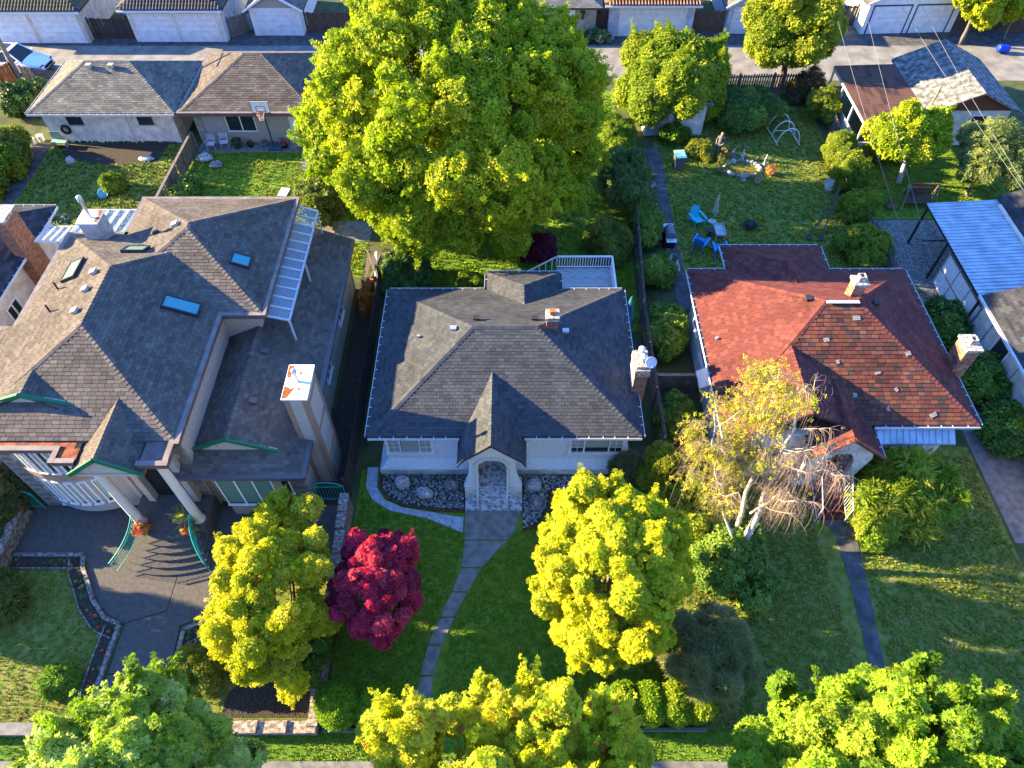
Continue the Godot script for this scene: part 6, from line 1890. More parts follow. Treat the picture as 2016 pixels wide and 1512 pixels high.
	shrub("lane_weeds", "dry ground cover at the lane edge beside the navy framed garage", Vector3(23.0, .3, -55.2), Vector3(2.6, .35, .7), 900, s6, M.leaf, mixed, {"cat": "weeds"})

func birch(green: Array) -> void:
	var base := Vector3(8.7, 0, -11.8)
	var t := thing("birch_tree", "leaning birch with white trunks, bare drooping branches and thin yellow crown", "tree", base)
	var b := MB.new()
	var tw := MB.new()
	var leaders := [[Vector3(0, 0, 0), Vector3(.75, 9.0, -2.2), .17], [Vector3(.15, .2, -.5), Vector3(.35, 8.4, -3.4), .12], [Vector3(-.05, 1.5, -.3), Vector3(-1.7, 7.0, -2.6), .06], [Vector3(.25, 3.0, -.8), Vector3(2.2, 6.2, -1.4), .05]]
	var tips := []
	for L in leaders:
		var pts := branch(b, L[0], L[1], L[2], .02, .05, 8, 9)
		var d: Vector3 = (L[1] - L[0]).normalized()
		for i in 24:
			var f := rng.randf_range(.34, .98)
			var k := f * 9.0
			var p: Vector3 = pts[int(k)].lerp(pts[mini(int(k) + 1, 9)], k - int(k))
			var out := rdir()
			out = (out - d * out.dot(d)).normalized()
			var ln := rng.randf_range(.9, 2.3) * (1.15 - f * .6)
			var q := p + (out + d * .75).normalized() * ln
			var l2 := branch(b, p, q, .026 * (1.25 - f), .008, .1, 5, 4)
			tips.append([q, f])
			for j in 22:
				var s: Vector3 = l2[1 + j % 4]
				var o2 := (out * .8 + rdir() * .8 + Vector3(.1, 0, .1)).normalized()
				o2.y = absf(o2.y) * .4
				var w := rng.randf_range(.35, .8)
				var dr := rng.randf_range(.5, 1.7)
				var pp := [s, s + o2 * w * .45 + Vector3(0, .06, 0), s + o2 * w * .85 - Vector3(0, dr * .12, 0), s + o2 * w * 1.1 - Vector3(0, dr * .45, 0), s + o2 * w * 1.18 - Vector3(0, dr, 0) + rdir() * .06]
				tw.tube(pp, [.008, .006, .005, .004, .002], 3, false)
				tips.append([pp[2], f])
	part(t, "trunk", b, M.birch_bark)
	part(t, "twigs", tw, M.twig).set_meta("kind", "stuff")
	var xf := []
	var cols := []
	for q in tips:
		var p: Vector3 = q[0]
		if p.y < 5.6 + p.x * 2.2 and rng.randf() < .96: continue
		for k in (4 if p.y > 6.0 else 2):
			var up := rdir()
			var x := up.cross(rdir()).normalized()
			xf.append(Transform3D(Basis(x, up, x.cross(up)) * rng.randf_range(.5, .95), p + rdir() * rng.randf() * .5 + Vector3(0, -rng.randf() * .4, 0)))
			cols.append(jit([Color(.5, .46, .03), Color(.42, .42, .03), Color(.46, .34, .05)][rng.randi() % 3], .2))
	scatter(t, "crown", sprig("birchleaf", 7, .09, .06, 0, 1.2, .5), M.leaf, xf, cols)

# ---------------------------------------------------------------- signed-distance bodies
func sdf_body(mb: MB, bones: Array, cell: float, k: float) -> void:   # bones: [a, b, ra, rb, colour]
	var lo := Vector3(1e9, 1e9, 1e9); var hi := -lo
	for b in bones:
		for e in 2:
			var r := Vector3.ONE * (maxf(b[2], b[3]) + cell * 2)
			lo = lo.min(b[e] - r); hi = hi.max(b[e] + r)
	var n := Vector3i(((hi - lo) / cell).ceil()) + Vector3i.ONE
	var f := PackedFloat32Array()
	f.resize(n.x * n.y * n.z)
	f.fill(1.0)
	for b in bones:
		var rm := maxf(b[2], b[3]) + k + cell * 2
		var a0 := Vector3i(((b[0].min(b[1]) - Vector3.ONE * rm - lo) / cell).floor()).clamp(Vector3i.ZERO, n - Vector3i.ONE)
		var a1 := Vector3i(((b[0].max(b[1]) + Vector3.ONE * rm - lo) / cell).ceil()).clamp(Vector3i.ZERO, n - Vector3i.ONE)
		var ab: Vector3 = b[1] - b[0]
		var l2 := maxf(ab.length_squared(), 1e-9)
		for z in range(a0.z, a1.z + 1):
			for y in range(a0.y, a1.y + 1):
				for x in range(a0.x, a1.x + 1):
					var p := lo + Vector3(x, y, z) * cell
					var t := clampf((p - b[0]).dot(ab) / l2, 0, 1)
					var d: float = (p - b[0] - ab * t).length() - lerpf(b[2], b[3], t)
					var q := (z * n.y + y) * n.x + x
					var h := maxf(k - absf(f[q] - d), 0) / k
					f[q] = minf(f[q], d) - h * h * k * .25
	var id := {}
	var sx := 1; var sy := n.x; var sz := n.x * n.y
	for z in n.z - 1:
		for y in n.y - 1:
			for x in n.x - 1:
				var q := (z * n.y + y) * n.x + x
				var s := Vector3.ZERO
				var c := 0
				for e in [[0, 1, 0], [0, 2, 1], [0, 4, 2], [1, 3, 1], [1, 5, 2], [2, 3, 0], [2, 6, 2], [3, 7, 2], [4, 5, 0], [4, 6, 1], [5, 7, 1], [6, 7, 0]]:
					var o0 := Vector3(e[0] & 1, (e[0] >> 1) & 1, e[0] >> 2); var o1 := Vector3(e[1] & 1, (e[1] >> 1) & 1, e[1] >> 2)
					var f0 := f[q + int(o0.x) * sx + int(o0.y) * sy + int(o0.z) * sz]; var f1 := f[q + int(o1.x) * sx + int(o1.y) * sy + int(o1.z) * sz]
					if (f0 < 0) != (f1 < 0):
						s += o0.lerp(o1, f0 / (f0 - f1)); c += 1
				if c:
					var p := lo + (Vector3(x, y, z) + s / c) * cell
					var g := Vector3(f[q + sx] - f[q], f[q + sy] - f[q], f[q + sz] - f[q]).normalized()
					var best := 1e9
					var col := Color.WHITE
					for b in bones:
						var ab: Vector3 = b[1] - b[0]
						var t := clampf((p - b[0]).dot(ab) / maxf(ab.length_squared(), 1e-9), 0, 1)
						var d: float = (p - b[0] - ab * t).length() - lerpf(b[2], b[3], t)
						if d < best:
							best = d; col = b[4]
					id[q] = mb.v.size()
					mb.v.append(p); mb.n.append(g); mb.c.append(col)
	for q in id:
		for ax in [[sx, sy, sz], [sy, sz, sx], [sz, sx, sy]]:
			var a: int = q
			if (f[a] < 0) == (f[a + ax[0]] < 0): continue
			var i0 = id.get(a - ax[1] - ax[2]); var i1 = id.get(a - ax[2]); var i3 = id.get(a - ax[1])
			if i0 == null or i1 == null or i3 == null: continue
			if f[a] < 0: mb.ix.append_array(PackedInt32Array([i0, id[a], i1, i0, i3, id[a]]))
			else: mb.ix.append_array(PackedInt32Array([i0, i1, id[a], i0, id[a], i3]))

func person() -> void:
	var t := thing("person", "person in grey top and blue jeans walking beside the potted plants", "person", Vector3(13.15, 0, -39.6))
	var sk := Color(.42, .24, .16); var top := Color(.16, .13, .13); var jn := Color(.07, .1, .15); var hair := Color(.12, .055, .03); var sh := Color(.25, .22, .2)
	var B := [
		[Vector3(0, .98, 0), Vector3(0, 1.12, .01), .15, .135, jn], [Vector3(0, 1.14, .01), Vector3(0, 1.38, 0), .135, .15, top],
		[Vector3(-.13, 1.42, 0), Vector3(.13, 1.42, 0), .075, .075, top], [Vector3(0, 1.42, 0), Vector3(0, 1.52, .01), .05, .048, sk],
		[Vector3(0, 1.6, .02), Vector3(0, 1.66, .01), .085, .092, sk], [Vector3(0, 1.66, -.02), Vector3(0, 1.42, -.075), .1, .055, hair], [Vector3(0, 1.585, .105), Vector3(0, 1.6, .1), .016, .014, sk],
		[Vector3(-.09, .95, 0), Vector3(-.12, .52, .1), .088, .062, jn], [Vector3(-.12, .52, .1), Vector3(-.12, .1, .02), .06, .042, jn], [Vector3(-.12, .05, 0), Vector3(-.13, .035, .16), .042, .035, sh],
		[Vector3(.09, .95, 0), Vector3(.1, .52, .02), .088, .062, jn], [Vector3(.1, .52, .02), Vector3(.1, .14, -.16), .06, .042, jn], [Vector3(.1, .07, -.18), Vector3(.11, .035, -.04), .042, .035, sh],
		[Vector3(-.19, 1.4, 0), Vector3(-.27, 1.14, -.03), .052, .042, top], [Vector3(-.27, 1.14, -.03), Vector3(-.22, .92, .1), .04, .03, sk],
		[Vector3(.19, 1.4, 0), Vector3(.27, 1.14, 0), .052, .042, top], [Vector3(.27, 1.14, 0), Vector3(.12, .98, .17), .04, .03, sk]]
	var mb := MB.new()
	sdf_body(mb, B, .022, .05)
	for s in [[Vector3(-.22, .92, .1), Vector3(.1, -.8, .35)], [Vector3(.12, .98, .17), Vector3(-.85, -.2, .35)]]:
		var p: Vector3 = s[0]
		var d: Vector3 = s[1].normalized()
		var side := d.cross(Vector3.UP if absf(d.y) < .7 else Vector3.RIGHT).normalized()
		var nr := side.cross(d)
		var F := [[p, p + d * .07, .03, .034, sk]]
		for i in 4:
			var a := p + d * .085 + side * (i - 1.5) * .019
			var l := [.062, .072, .066, .05][i] as float
			F.append([a, a + d * l * .55 + nr * .004, .0095, .009, sk]); F.append([a + d * l * .55 + nr * .004, a + d * l * .9 + nr * .022, .009, .0075, sk])
		F.append([p + d * .03 + side * .03, p + d * .075 + side * .055 + nr * .012, .011, .0085, sk])
		sdf_body(mb, F, .0065, .008)
	part(t, "body", mb, M.rough_paint)
	t.rotation.y = -.5

# ---------------------------------------------------------------- small things
func pot(label: String, at: Vector3, r: float, h: float, m: Material, leafm: Material, pal: Array, nl: int, lr: float, o := {}) -> Node3D:
	var t := thing(o.get("called", "flower_pot"), label, "pot", at, o.get("group", ""))
	var b := MB.new()
	b.lathe([Vector2(r * .7, 0), Vector2(r * .95, h * .8), Vector2(r * 1.08, h * .82), Vector2(r * 1.08, h), Vector2(r * .92, h), Vector2(r * .9, h * .85), Vector2(0, h * .85)], Vector3.ZERO, 14)
	part(t, "pot_body", b, m)
	var xf := []
	var cols := []
	for i in nl:
		var d := rdir()
		d.y = absf(d.y)
		var up := (d + Vector3.UP * .4).normalized()
		var x := up.cross(rdir()).normalized()
		xf.append(Transform3D(Basis(x, up, x.cross(up)) * rng.randf_range(.5, .9), Vector3(0, h + lr * .15, 0) + d * lr * rng.randf_range(.5, 1.0)))
		cols.append(jit(pal[rng.randi() % pal.size()], .2))
	scatter(t, "plant", o.get("mesh", TX.s6), leafm, xf, cols)
	return t

func lawn_chair(label: String, at: Vector3, turn: float, col: Color) -> void:
	var t := thing("adirondack_chair", label, "chair", at, "", turn)
	var m := mat("chair_%d" % int(col.g * 1000), col, .6)
	for i in 5:
		var b := MB.new()
		var x := (i - 2) * .105
		var hh := .78 - absf(i - 2) * .06
		b.beam(Vector3(x, .3, -.18), Vector3(x * 1.15, .3 + hh * .9, -.18 - hh * .42), .095, .02, Vector3.BACK)
		part(t, "back_slat", b, m)
	for i in 6:
		var b := MB.new()
		b.beam(Vector3(-.27, .32 + i * .018, -.16 + i * .1), Vector3(.27, .32 + i * .018, -.16 + i * .1), .085, .02)
		part(t, "seat_slat", b, m)
	for s in [-1, 1]:
		var b := MB.new()
		b.beam(Vector3(s * .34, .58, -.38), Vector3(s * .36, .58, .42), .12, .022)
		part(t, "armrest", b, m)
		var l := MB.new()
		l.beam(Vector3(s * .31, 0, .36), Vector3(s * .31, .57, .36), .09, .03, Vector3.RIGHT)
		part(t, "leg", l, m)
		var k := MB.new()
		k.beam(Vector3(s * .27, .02, -.62), Vector3(s * .27, .4, .36), .03, .1)
		part(t, "leg", k, m)

func bin(label: String, at: Vector3, col: Color, lid: Color, turn := 0.0) -> void:
	var t := thing("wheeled_bin", label, "bin", at, "", turn)
	var b := MB.new()
	b.col = col
	var q0 := [Vector3(-.24, .06, .26), Vector3(.24, .06, .26), Vector3(.24, .06, -.24), Vector3(-.24, .06, -.24)]
	var q1 := [Vector3(-.3, .98, .36), Vector3(.3, .98, .36), Vector3(.3, .98, -.34), Vector3(-.3, .98, -.34)]
	for i in 4: b.quad(q0[i], q0[(i + 1) % 4], q1[(i + 1) % 4], q1[i])
	b.span(-.32, .32, .92, .99, -.36, .385)
	part(t, "bin_body", b, M.paint)
	var l := MB.new()
	l.col = lid
	l.box(Vector3(0, 1.02, .01), Vector3(.66, .05, .78), Basis(Vector3.RIGHT, .05))
	l.box(Vector3(0, 1.055, .0), Vector3(.5, .03, .6), Basis(Vector3.RIGHT, .05))
	l.tube([Vector3(-.25, .98, -.4), Vector3(.25, .98, -.4)], [.02], 6)
	part(t, "lid", l, M.paint)
	for s in [-1, 1]:
		var w := MB.new()
		w.tube([Vector3(s * .26, .1, -.27), Vector3(s * .31, .1, -.27)], [.1], 12)
		part(t, "wheel", w, M.black)

func boulder(label: String, at: Vector3, r: Vector3, m: Material, group := "") -> void:
	var nz := FastNoiseLite.new(); nz.seed = rng.randi() % 999; nz.frequency = 1.2
	var b := MB.new()
	b.blob(Vector3(0, r.y * .55, 0), r, nz, .45, 7, 10)
	var o := one("boulder", label, "rock", b, m, group)
	o.position = at

func pebbles(label: String, poly: Array, per: float, y: float, s0: float, s1: float, pal: Array) -> void:
	var nz := FastNoiseLite.new(); nz.frequency = 1.5
	var b := MB.new()
	b.blob(Vector3.ZERO, Vector3(1, .65, .8), nz, .4, 4, 6)
	var xf := []
	var cols := []
	for p in pts_in(PackedVector2Array(poly), per):
		xf.append(Transform3D(Basis.from_euler(Vector3(rng.randf() * .8, rng.randf() * TAU, rng.randf() * .8)) * rng.randf_range(s0, s1), Vector3(p.x, y + rng.randf() * .03, p.y)))
		cols.append(jit(pal[rng.randi() % pal.size()], .25))
	tag(scatter(self, numbered("gravel"), b.mesh(), M.gravel, xf, cols), label, "gravel")

func statue(label: String, at: Vector3, h: float, m: Material, turn := 0.0) -> void:
	var t := thing("garden_statue", label, "statue", at, "", turn)
	var b := MB.new()
	b.lathe([Vector2(.3, 0), Vector2(.32, .1), Vector2(.24, .14), Vector2(.2, .2), Vector2(.17, .45), Vector2(.2, .62), Vector2(.14, .72), Vector2(.06, .78), Vector2(.06, .8), Vector2(.1, .86), Vector2(.1, .94), Vector2(.0, 1.0)].map(func(p): return Vector2(p.x * h * .7, p.y * h)), Vector3.ZERO, 12, 1, .8)
	b.tube([Vector3(-.13 * h, .65 * h, 0), Vector3(-.2 * h, .45 * h, .08 * h), Vector3(-.05 * h, .42 * h, .16 * h)], [.045 * h, .04 * h, .03 * h], 7)
	b.tube([Vector3(.13 * h, .65 * h, 0), Vector3(.2 * h, .45 * h, .08 * h), Vector3(.05 * h, .42 * h, .16 * h)], [.045 * h, .04 * h, .03 * h], 7)
	part(t, "figure", b, m)

func metal_chair(label: String, at: Vector3, turn: float) -> void:
	var t := thing("folding_chair", label, "chair", at, "", turn)
	var f := MB.new()
	for s in [-1, 1]:
		f.tube([Vector3(s * .24, 0, .22), Vector3(s * .24, .42, .2), Vector3(s * .24, .62, .15), Vector3(s * .24, .62, -.2)], [.014], 6)
		f.tube([Vector3(s * .24, 0, -.28), Vector3(s * .24, .42, -.2), Vector3(s * .24, .92, -.3)], [.014], 6)
	f.tube([Vector3(-.24, .92, -.3), Vector3(.24, .92, -.3)], [.014], 6)
	part(t, "frame", f, M.white_metal)
	var s := MB.new(); s.box(Vector3(0, .42, 0), Vector3(.46, .02, .42))
	part(t, "seat", s, M.white_metal)
	for y in [.6, .7, .8]:
		var b := MB.new(); b.beam(Vector3(-.23, y, -.24 - (y - .6) * .2), Vector3(.23, y, -.24 - (y - .6) * .2), .02, .06)
		part(t, "back_strap", b, M.white_metal)

func cloth(t: Node3D, called: String, p: Array, m: Material) -> void:   # rumpled closed heap from a base outline to a wandering top
	var b := MB.new()
	var n := p.size()
	for i in n:
		var a: Vector3 = p[i]; var c: Vector3 = p[(i + 1) % n]
		b.quad(Vector3(a.x, 0, a.z), Vector3(c.x, 0, c.z), c, a)
	var mid := Vector3.ZERO
	for q in p: mid += q / n
	mid.y += .12
	for i in n: b.tri(p[i], p[(i + 1) % n], mid)
	part(t, called, b, m)

func car() -> void:
	var t := thing("parked_car", "white sport utility car with glass roof parked in the back lane", "car", Vector3(-36.0, 0, -50.4), "", -.12)
	var wp := mat("car_white", Color(.8, .81, .82), .25)
	wp.clearcoat_enabled = true; wp.clearcoat = .8; wp.clearcoat_roughness = .05
	# lower body as cross-sections along x (front is +x)
	var secs := [[-2.35, .5, .78, .8], [-2.28, .36, .98, .9], [-1.6, .32, 1.05, .94], [-.4, .3, 1.05, .95], [.8, .3, 1.04, .95], [1.0, .32, 1.02, .95], [1.7, .34, .95, .93], [2.15, .36, .86, .86], [2.35, .42, .72, .72]]
	var b := MB.new()
	var rings := []
	for s in secs:
		var w: float = s[3]; var y0: float = s[1]; var y1: float = s[2]
		rings.append([Vector3(s[0], y0, w * .94), Vector3(s[0], lerpf(y0, y1, .35), w), Vector3(s[0], lerpf(y0, y1, .8), w * .98), Vector3(s[0], y1 - .02, w * .9), Vector3(s[0], y1 + .02, w * .5), Vector3(s[0], y1 + .03, 0), Vector3(s[0], y1 + .02, -w * .5), Vector3(s[0], y1 - .02, -w * .9), Vector3(s[0], lerpf(y0, y1, .8), -w * .98), Vector3(s[0], lerpf(y0, y1, .35), -w), Vector3(s[0], y0, -w * .94)])
	for i in rings.size() - 1:
		for j in 10: b.quad(rings[i][j], rings[i + 1][j], rings[i + 1][j + 1], rings[i][j + 1])
	for e in [0, rings.size() - 1]:
		var r: Array = rings[e].duplicate()
		if e == 0: r.reverse()
		b.poly(r)
	var body := part(t, "body", b, wp)
	# cabin: pillars and roof
	var lo := [Vector3(-2.2, 1.04, .84), Vector3(.95, 1.04, .86), Vector3(.95, 1.04, -.86), Vector3(-2.2, 1.04, -.84)]
	var hi := [Vector3(-1.85, 1.66, .66), Vector3(.15, 1.68, .66), Vector3(.15, 1.68, -.66), Vector3(-1.85, 1.66, -.66)]
	var g := MB.new()
	for i in 4: g.quad(lo[i], lo[(i + 1) % 4], hi[(i + 1) % 4], hi[i])
	part(t, "window_glass", g, M.glass)
	var rf := MB.new()
	rf.span(-1.9, .2, 1.66, 1.71, -.68, .68)
	for i in 4: rf.beam(lo[i], hi[i], .07, .07)
	for q in [-.9, -.1]:
		for s in [-1, 1]: rf.beam(Vector3(q + .06, 1.04, s * .855), Vector3(q - .02, 1.66, s * .665), .06, .05)
	part(t, "roof", rf, wp)
	for q in [[-1.75, -1.05], [-.85, -.1]]:
		var p := MB.new(); p.span(q[0], q[1], 1.712, 1.72, -.5, .5)
		part(t, "glass_roof", p, M.glass)
	for s in [-1, 1]:
		var rr := MB.new(); rr.tube([Vector3(-1.8, 1.74, s * .62), Vector3(.1, 1.75, s * .62)], [.018], 6)
		part(t, "roof_rail", rr, M.dark_metal)
		for x in [-1.42, 1.45]:
			var w := MB.new()
			w.tube([Vector3(x, .35, s * .72), Vector3(x, .35, s * .965)], [.36], 20)
			var wn := part(t, "wheel", w, M.black)
			var rm := MB.new(); rm.tube([Vector3(x, .35, s * .9), Vector3(x, .35, s * .975)], [.22], 14)
			part(wn, "rim", rm, M.galv)
		var h := MB.new(); h.box(Vector3(2.2, .74, s * .62), Vector3(.18, .13, .36), Basis(Vector3.UP, -s * .35))
		part(t, "headlight", h, M.glass)
		var mi := MB.new(); mi.box(Vector3(.72, 1.1, s * 1.02), Vector3(.14, .13, .2))
		part(t, "mirror", mi, wp)
		var tl := MB.new(); tl.box(Vector3(-2.3, .92, s * .66), Vector3(.1, .2, .3))
		part(t, "tail_light", tl, mat("tail_red", Color(.4, .02, .02), .2))
	var gr := MB.new(); gr.span(2.3, 2.385, .5, .7, -.5, .5); gr.span(2.2, 2.37, .34, .44, -.7, .7)
	part(t, "grille", gr, M.black)

func hoop() -> void:
	var t := thing("basketball_hoop", "freestanding basketball hoop with white backboard beside the grey garage", "basketball hoop", Vector3(-15.4, 0, -40.4))
	var p := MB.new(); p.tube([Vector3(0, .1, 0), Vector3(-.02, 2.3, 0), Vector3(-.03, 2.75, .12)], [.045, .045, .04], 8)
	part(t, "pole", p, M.dark_metal)
	var b := MB.new(); b.box(Vector3(-.03, 3.1, .22), Vector3(1.12, .74, .04))
	var bb := part(t, "backboard", b, M.white_paint)
	var f := MB.new()
	for s in [-1, 1]:
		f.box(Vector3(-.03 + s * .55, 3.1, .243), Vector3(.03, .74, .01)); f.box(Vector3(-.03, 3.1 + s * .36, .243), Vector3(1.12, .03, .01))
		f.box(Vector3(-.03 + s * .27, 3.0, .243), Vector3(.03, .36, .01)); f.box(Vector3(-.03, 3.0 + s * .17, .243), Vector3(.54, .03, .01))
	part(bb, "board_line", f, M.dark_metal)
	var r := MB.new()
	var ring := []
	for i in 17: ring.append(Vector3(-.03 + cos(TAU * i / 16) * .23, 2.82, .5 + sin(TAU * i / 16) * .23))
	r.tube(ring, [.012], 5, false)
	part(t, "rim", r, mat("rim_orange", Color(.5, .1, .04), .5))
	var nt := MB.new()
	for i in 12:
		for s in [-1, 1]:
			var a0 := TAU * i / 12; var a1: float = TAU * (i + s * 1.5) / 12
			nt.tube([Vector3(-.03 + cos(a0) * .22, 2.81, .5 + sin(a0) * .22), Vector3(-.03 + cos(a1) * .13, 2.42, .5 + sin(a1) * .13)], [.008], 4, false)
	part(t, "net", nt, mat("net_cord", Color(.65, .5, .48), .9))
	var bs := MB.new(); bs.span(-.35, .5, 0, .2, -.55, .2)
	part(t, "base", bs, mat("base_blue", Color(.05, .08, .13), .6))

func clutter() -> void:
	var fl_red := [Color(.5, .03, .03), Color(.6, .06, .05), Color(.12, .2, .03), Color(.3, .3, .04)]
	# gravel beds, edging, stone path by the white bungalow
	pebbles("dark river gravel in the bed left of the front steps", P2([-5.65, -16.0, -5.6, -15.4, -5.25, -14.95, -4.5, -14.6, -3.2, -14.4, -2.05, -14.34, -2.05, -16.0]), 240, .05, .035, .075, [Color(.13, .13, .13), Color(.2, .2, .19), Color(.08, .085, .09), Color(.3, .29, .27)])
	pebbles("grey river gravel in the bed right of the front steps", P2([.5, -16.0, 4.6, -16.0, 4.4, -15.25, 1.5, -15.25, 1.45, -14.4, .95, -13.65, .5, -13.45]), 240, .05, .04, .08, [Color(.16, .16, .16), Color(.24, .24, .23), Color(.1, .105, .11), Color(.34, .33, .31)])
	sheet("gravel_bed", P2([-5.72, -16.1, -5.66, -15.4, -5.28, -14.92, -4.5, -14.56, -3.2, -14.36, -2.0, -14.3, -2.0, -16.1]), .04, M.soil)
	sheet("gravel_bed", P2([.45, -16.1, 5.0, -16.1, 4.5, -15.2, 1.57, -15.2, 1.54, -14.4, 1.0, -13.6, .45, -13.38]), .04, M.soil)
	pebbles("pale gravel of the yard beside the patio cover", P2([20.9, -33.2, 26.9, -33.2, 26.9, -27.2, 22.4, -27.2, 20.8, -30]), 55, .02, .03, .06, [Color(.3, .28, .25), Color(.4, .37, .33), Color(.22, .2, .18)])
	for q in [[-4.75, -15.5, .36, .4, .3, "pale pointed boulder in the gravel bed"], [-3.75, -15.05, .38, .28, .26, "pale flat boulder beside the edging board"], [-2.6, -15.45, .34, .28, .28, "dark boulder near the white porch pier"], [1.0, -14.6, .28, .28, .4, "mossy boulder in the narrow end of the gravel bed"], [.95, -15.4, .36, .3, .3, "grey boulder beside the right porch pier"]]:
		boulder(q[5], Vector3(q[0], .02, q[1]), Vector3(q[2], q[3], q[4]), M.stone if "dark" in q[5] or "mossy" in q[5] else M.stone_white)
	var ed := thing("edging_board", "rust brown edging board curving along the left gravel bed", "edging", Vector3(-4, 0, -15))
	var ep := P2([-5.78, -16.1, -5.72, -15.4, -5.34, -14.86, -4.55, -14.5, -3.25, -14.28, -2.0, -14.22])
	for i in ep.size() - 1:
		var b := MB.new(); b.wall(ep[i] + Vector2(4, 15), ep[i + 1] + Vector2(4, 15), 0, .14, .05)
		part(ed, "board", b, mat("edging", Color(.2, .09, .045), .9, {"tex": TX.patch2, "scale": 1.0}))
	var ed2 := thing("edging_board", "brown edging board around the right gravel bed", "edging", Vector3(2, 0, -14.5))
	ep = P2([4.5, -15.15, 1.62, -15.15, 1.6, -14.38, 1.04, -13.55, .45, -13.3])
	for i in ep.size() - 1:
		var b := MB.new(); b.wall(ep[i] - Vector2(2, -14.5), ep[i + 1] - Vector2(2, -14.5), 0, .14, .05)
		part(ed2, "board", b, M.edging)
	var ph := Node3D.new()
	ph.name = "paver_path"
	ph.set_meta("kind", "structure")
	add_child(ph)
	var po := P2([-6.35, -16.4, -6.3, -15.4, -5.95, -14.78, -5.15, -14.28, -3.6, -13.93, -2.02, -13.25])
	var pi := P2([-5.86, -16.4, -5.82, -15.4, -5.42, -14.8, -4.62, -14.42, -3.35, -14.2, -2.02, -13.97])
	for i in 5:
		for j in 3:
			var a := po[i].lerp(po[i + 1], j / 3.0) as Vector2; var b := po[i].lerp(po[i + 1], (j + .96) / 3.0) as Vector2
			var c := pi[i].lerp(pi[i + 1], (j + .96) / 3.0) as Vector2; var d := pi[i].lerp(pi[i + 1], j / 3.0) as Vector2
			var k := 2 if i > 2 else 1
			for m in k:
				var q := MB.new()
				q.prism([a.lerp(d, float(m) / k), b.lerp(c, float(m) / k + rng.randf_range(-.06, .06) * (k - 1) * m), b.lerp(c, (m + .95) / k), a.lerp(d, (m + .95) / k)], 0, .05 + rng.randf() * .006)
				part(ph, "paver", q, M.paver)
	var hb := thing("edging_board", "grey timber edging in front of the two boxwood balls", "edging", Vector3(-5.1, 0, -5.72))
	for i in 3:
		var b := MB.new(); b.span(-1.5 + i * 1.0, -.51 + i * 1.0, 0, .2, -.05, .05)
		part(hb, "board", b, M.wood_grey)
	var hb2 := thing("edging_board", "grey timber edging in front of the barrel boxwood row", "edging", Vector3(5, 0, -5.75))
	for i in 4:
		var b := MB.new(); b.span(-2.2 + i * 1.0, -1.21 + i * 1.0, 0, .2, -.05, .05)
		part(hb2, "board", b, M.wood_grey)
	# planted kerbs beside the driveway
	for q in [[[-20.1, -12.2, -17.35, -12.2, -17.2, -11.7, -16.85, -11.2, -16.3, -10.35, -15.6, -9.65, -14.95, -9.4, -15.0, -8.4, -15.0, -6.1], "curving kerbed flower strip between the driveway and the dry lawn"], [[-11.6, -9.6, -12.35, -9.2, -12.28, -6.2], "kerbed flower strip on the tree side of the driveway"]]:
		var kp := P2(q[0])
		var t := thing("flower_strip", q[1], "flower bed", Vector3(kp[0].x, 0, kp[0].y))
		var off: Vector2 = kp[0]
		var xf := []
		var cols := []
		for i in kp.size() - 1:
			var a: Vector2 = kp[i] - off; var b: Vector2 = kp[i + 1] - off
			var d := (b - a).normalized()
			var nn := Vector2(-d.y, d.x)
			var s := 1.0 if q[0].size() > 8 else -1.0
			var k := MB.new(); k.wall(a - nn * .05 * s, b - nn * .05 * s + d * .03, 0, .16, .15)
			part(t, "kerb", k, mat("kerb", Color(.34, .31, .28), .9, {"tex": TX.patch2, "scale": .8}))
			var k2 := MB.new(); k2.wall(a + nn * .5 * s, b + nn * .5 * s + d * .03, 0, .1, .05)
			part(t, "kerb", k2, M.kerb)
			var so := MB.new(); so.wall(a + nn * .24 * s, b + nn * .24 * s + d * .05, 0, .07, .46)
			part(t, "soil", so, M.soil)
			for m in int((b - a).length() * 5):
				var p := a.lerp(b, rng.randf()) + nn * s * rng.randf_range(.1, .4)
				xf.append(Transform3D(Basis(Vector3.UP, rng.randf() * TAU) * rng.randf_range(.35, .7), Vector3(p.x, .08, p.y)))
				cols.append([Color(.5, .04, .06), Color(.1, .18, .03), Color(.12, .16, .03), Color(.4, .3, .05)][rng.randi() % 4])
		scatter(t, "flowers", TX.s6, M.flower, xf, cols)
	# pots on the fan steps
	var red := [Color(.55, .03, .02), Color(.6, .12, .03), Color(.28, .3, .03), Color(.2, .24, .03)]
	pot("pot of red and lime flowers at the left stair rail", Vector3(-14.72, .86, -12.85), .17, .26, M.terra_pot, M.flower, red, 46, .34)
	pot("pot of red and lime flowers at the right stair rail", Vector3(-12.88, .86, -12.85), .17, .26, M.terra_pot, M.flower, red, 40, .3)
	pot("blue and white pot with a spiky striped plant on the porch", Vector3(-13.05, 1.0, -13.3), .24, .3, mat("pot_blue", Color(.35, .45, .65), .3), M.leaf, [Color(.3, .32, .1), Color(.4, .4, .2)], 14, .2, {"mesh": blade_tuft("spiky", 14, .5, .05, 1.0)})
	# dish on the chimney
	var sd := thing("satellite_dish", "white satellite dish on the brick chimney of the white bungalow", "satellite dish", Vector3(5.38, 4.92, -18.1))
	var db := MB.new()
	db.lathe([Vector2(0, .0), Vector2(.12, .015), Vector2(.2, .05), Vector2(.24, .08), Vector2(.23, .095), Vector2(.22, .075), Vector2(.1, .03), Vector2(0, .02)], Vector3.ZERO, 18)
	var dp := part(sd, "dish", db, M.white_metal, Transform3D(Basis.from_euler(Vector3(.9, .2, 0)), Vector3(.1, .45, .1)))
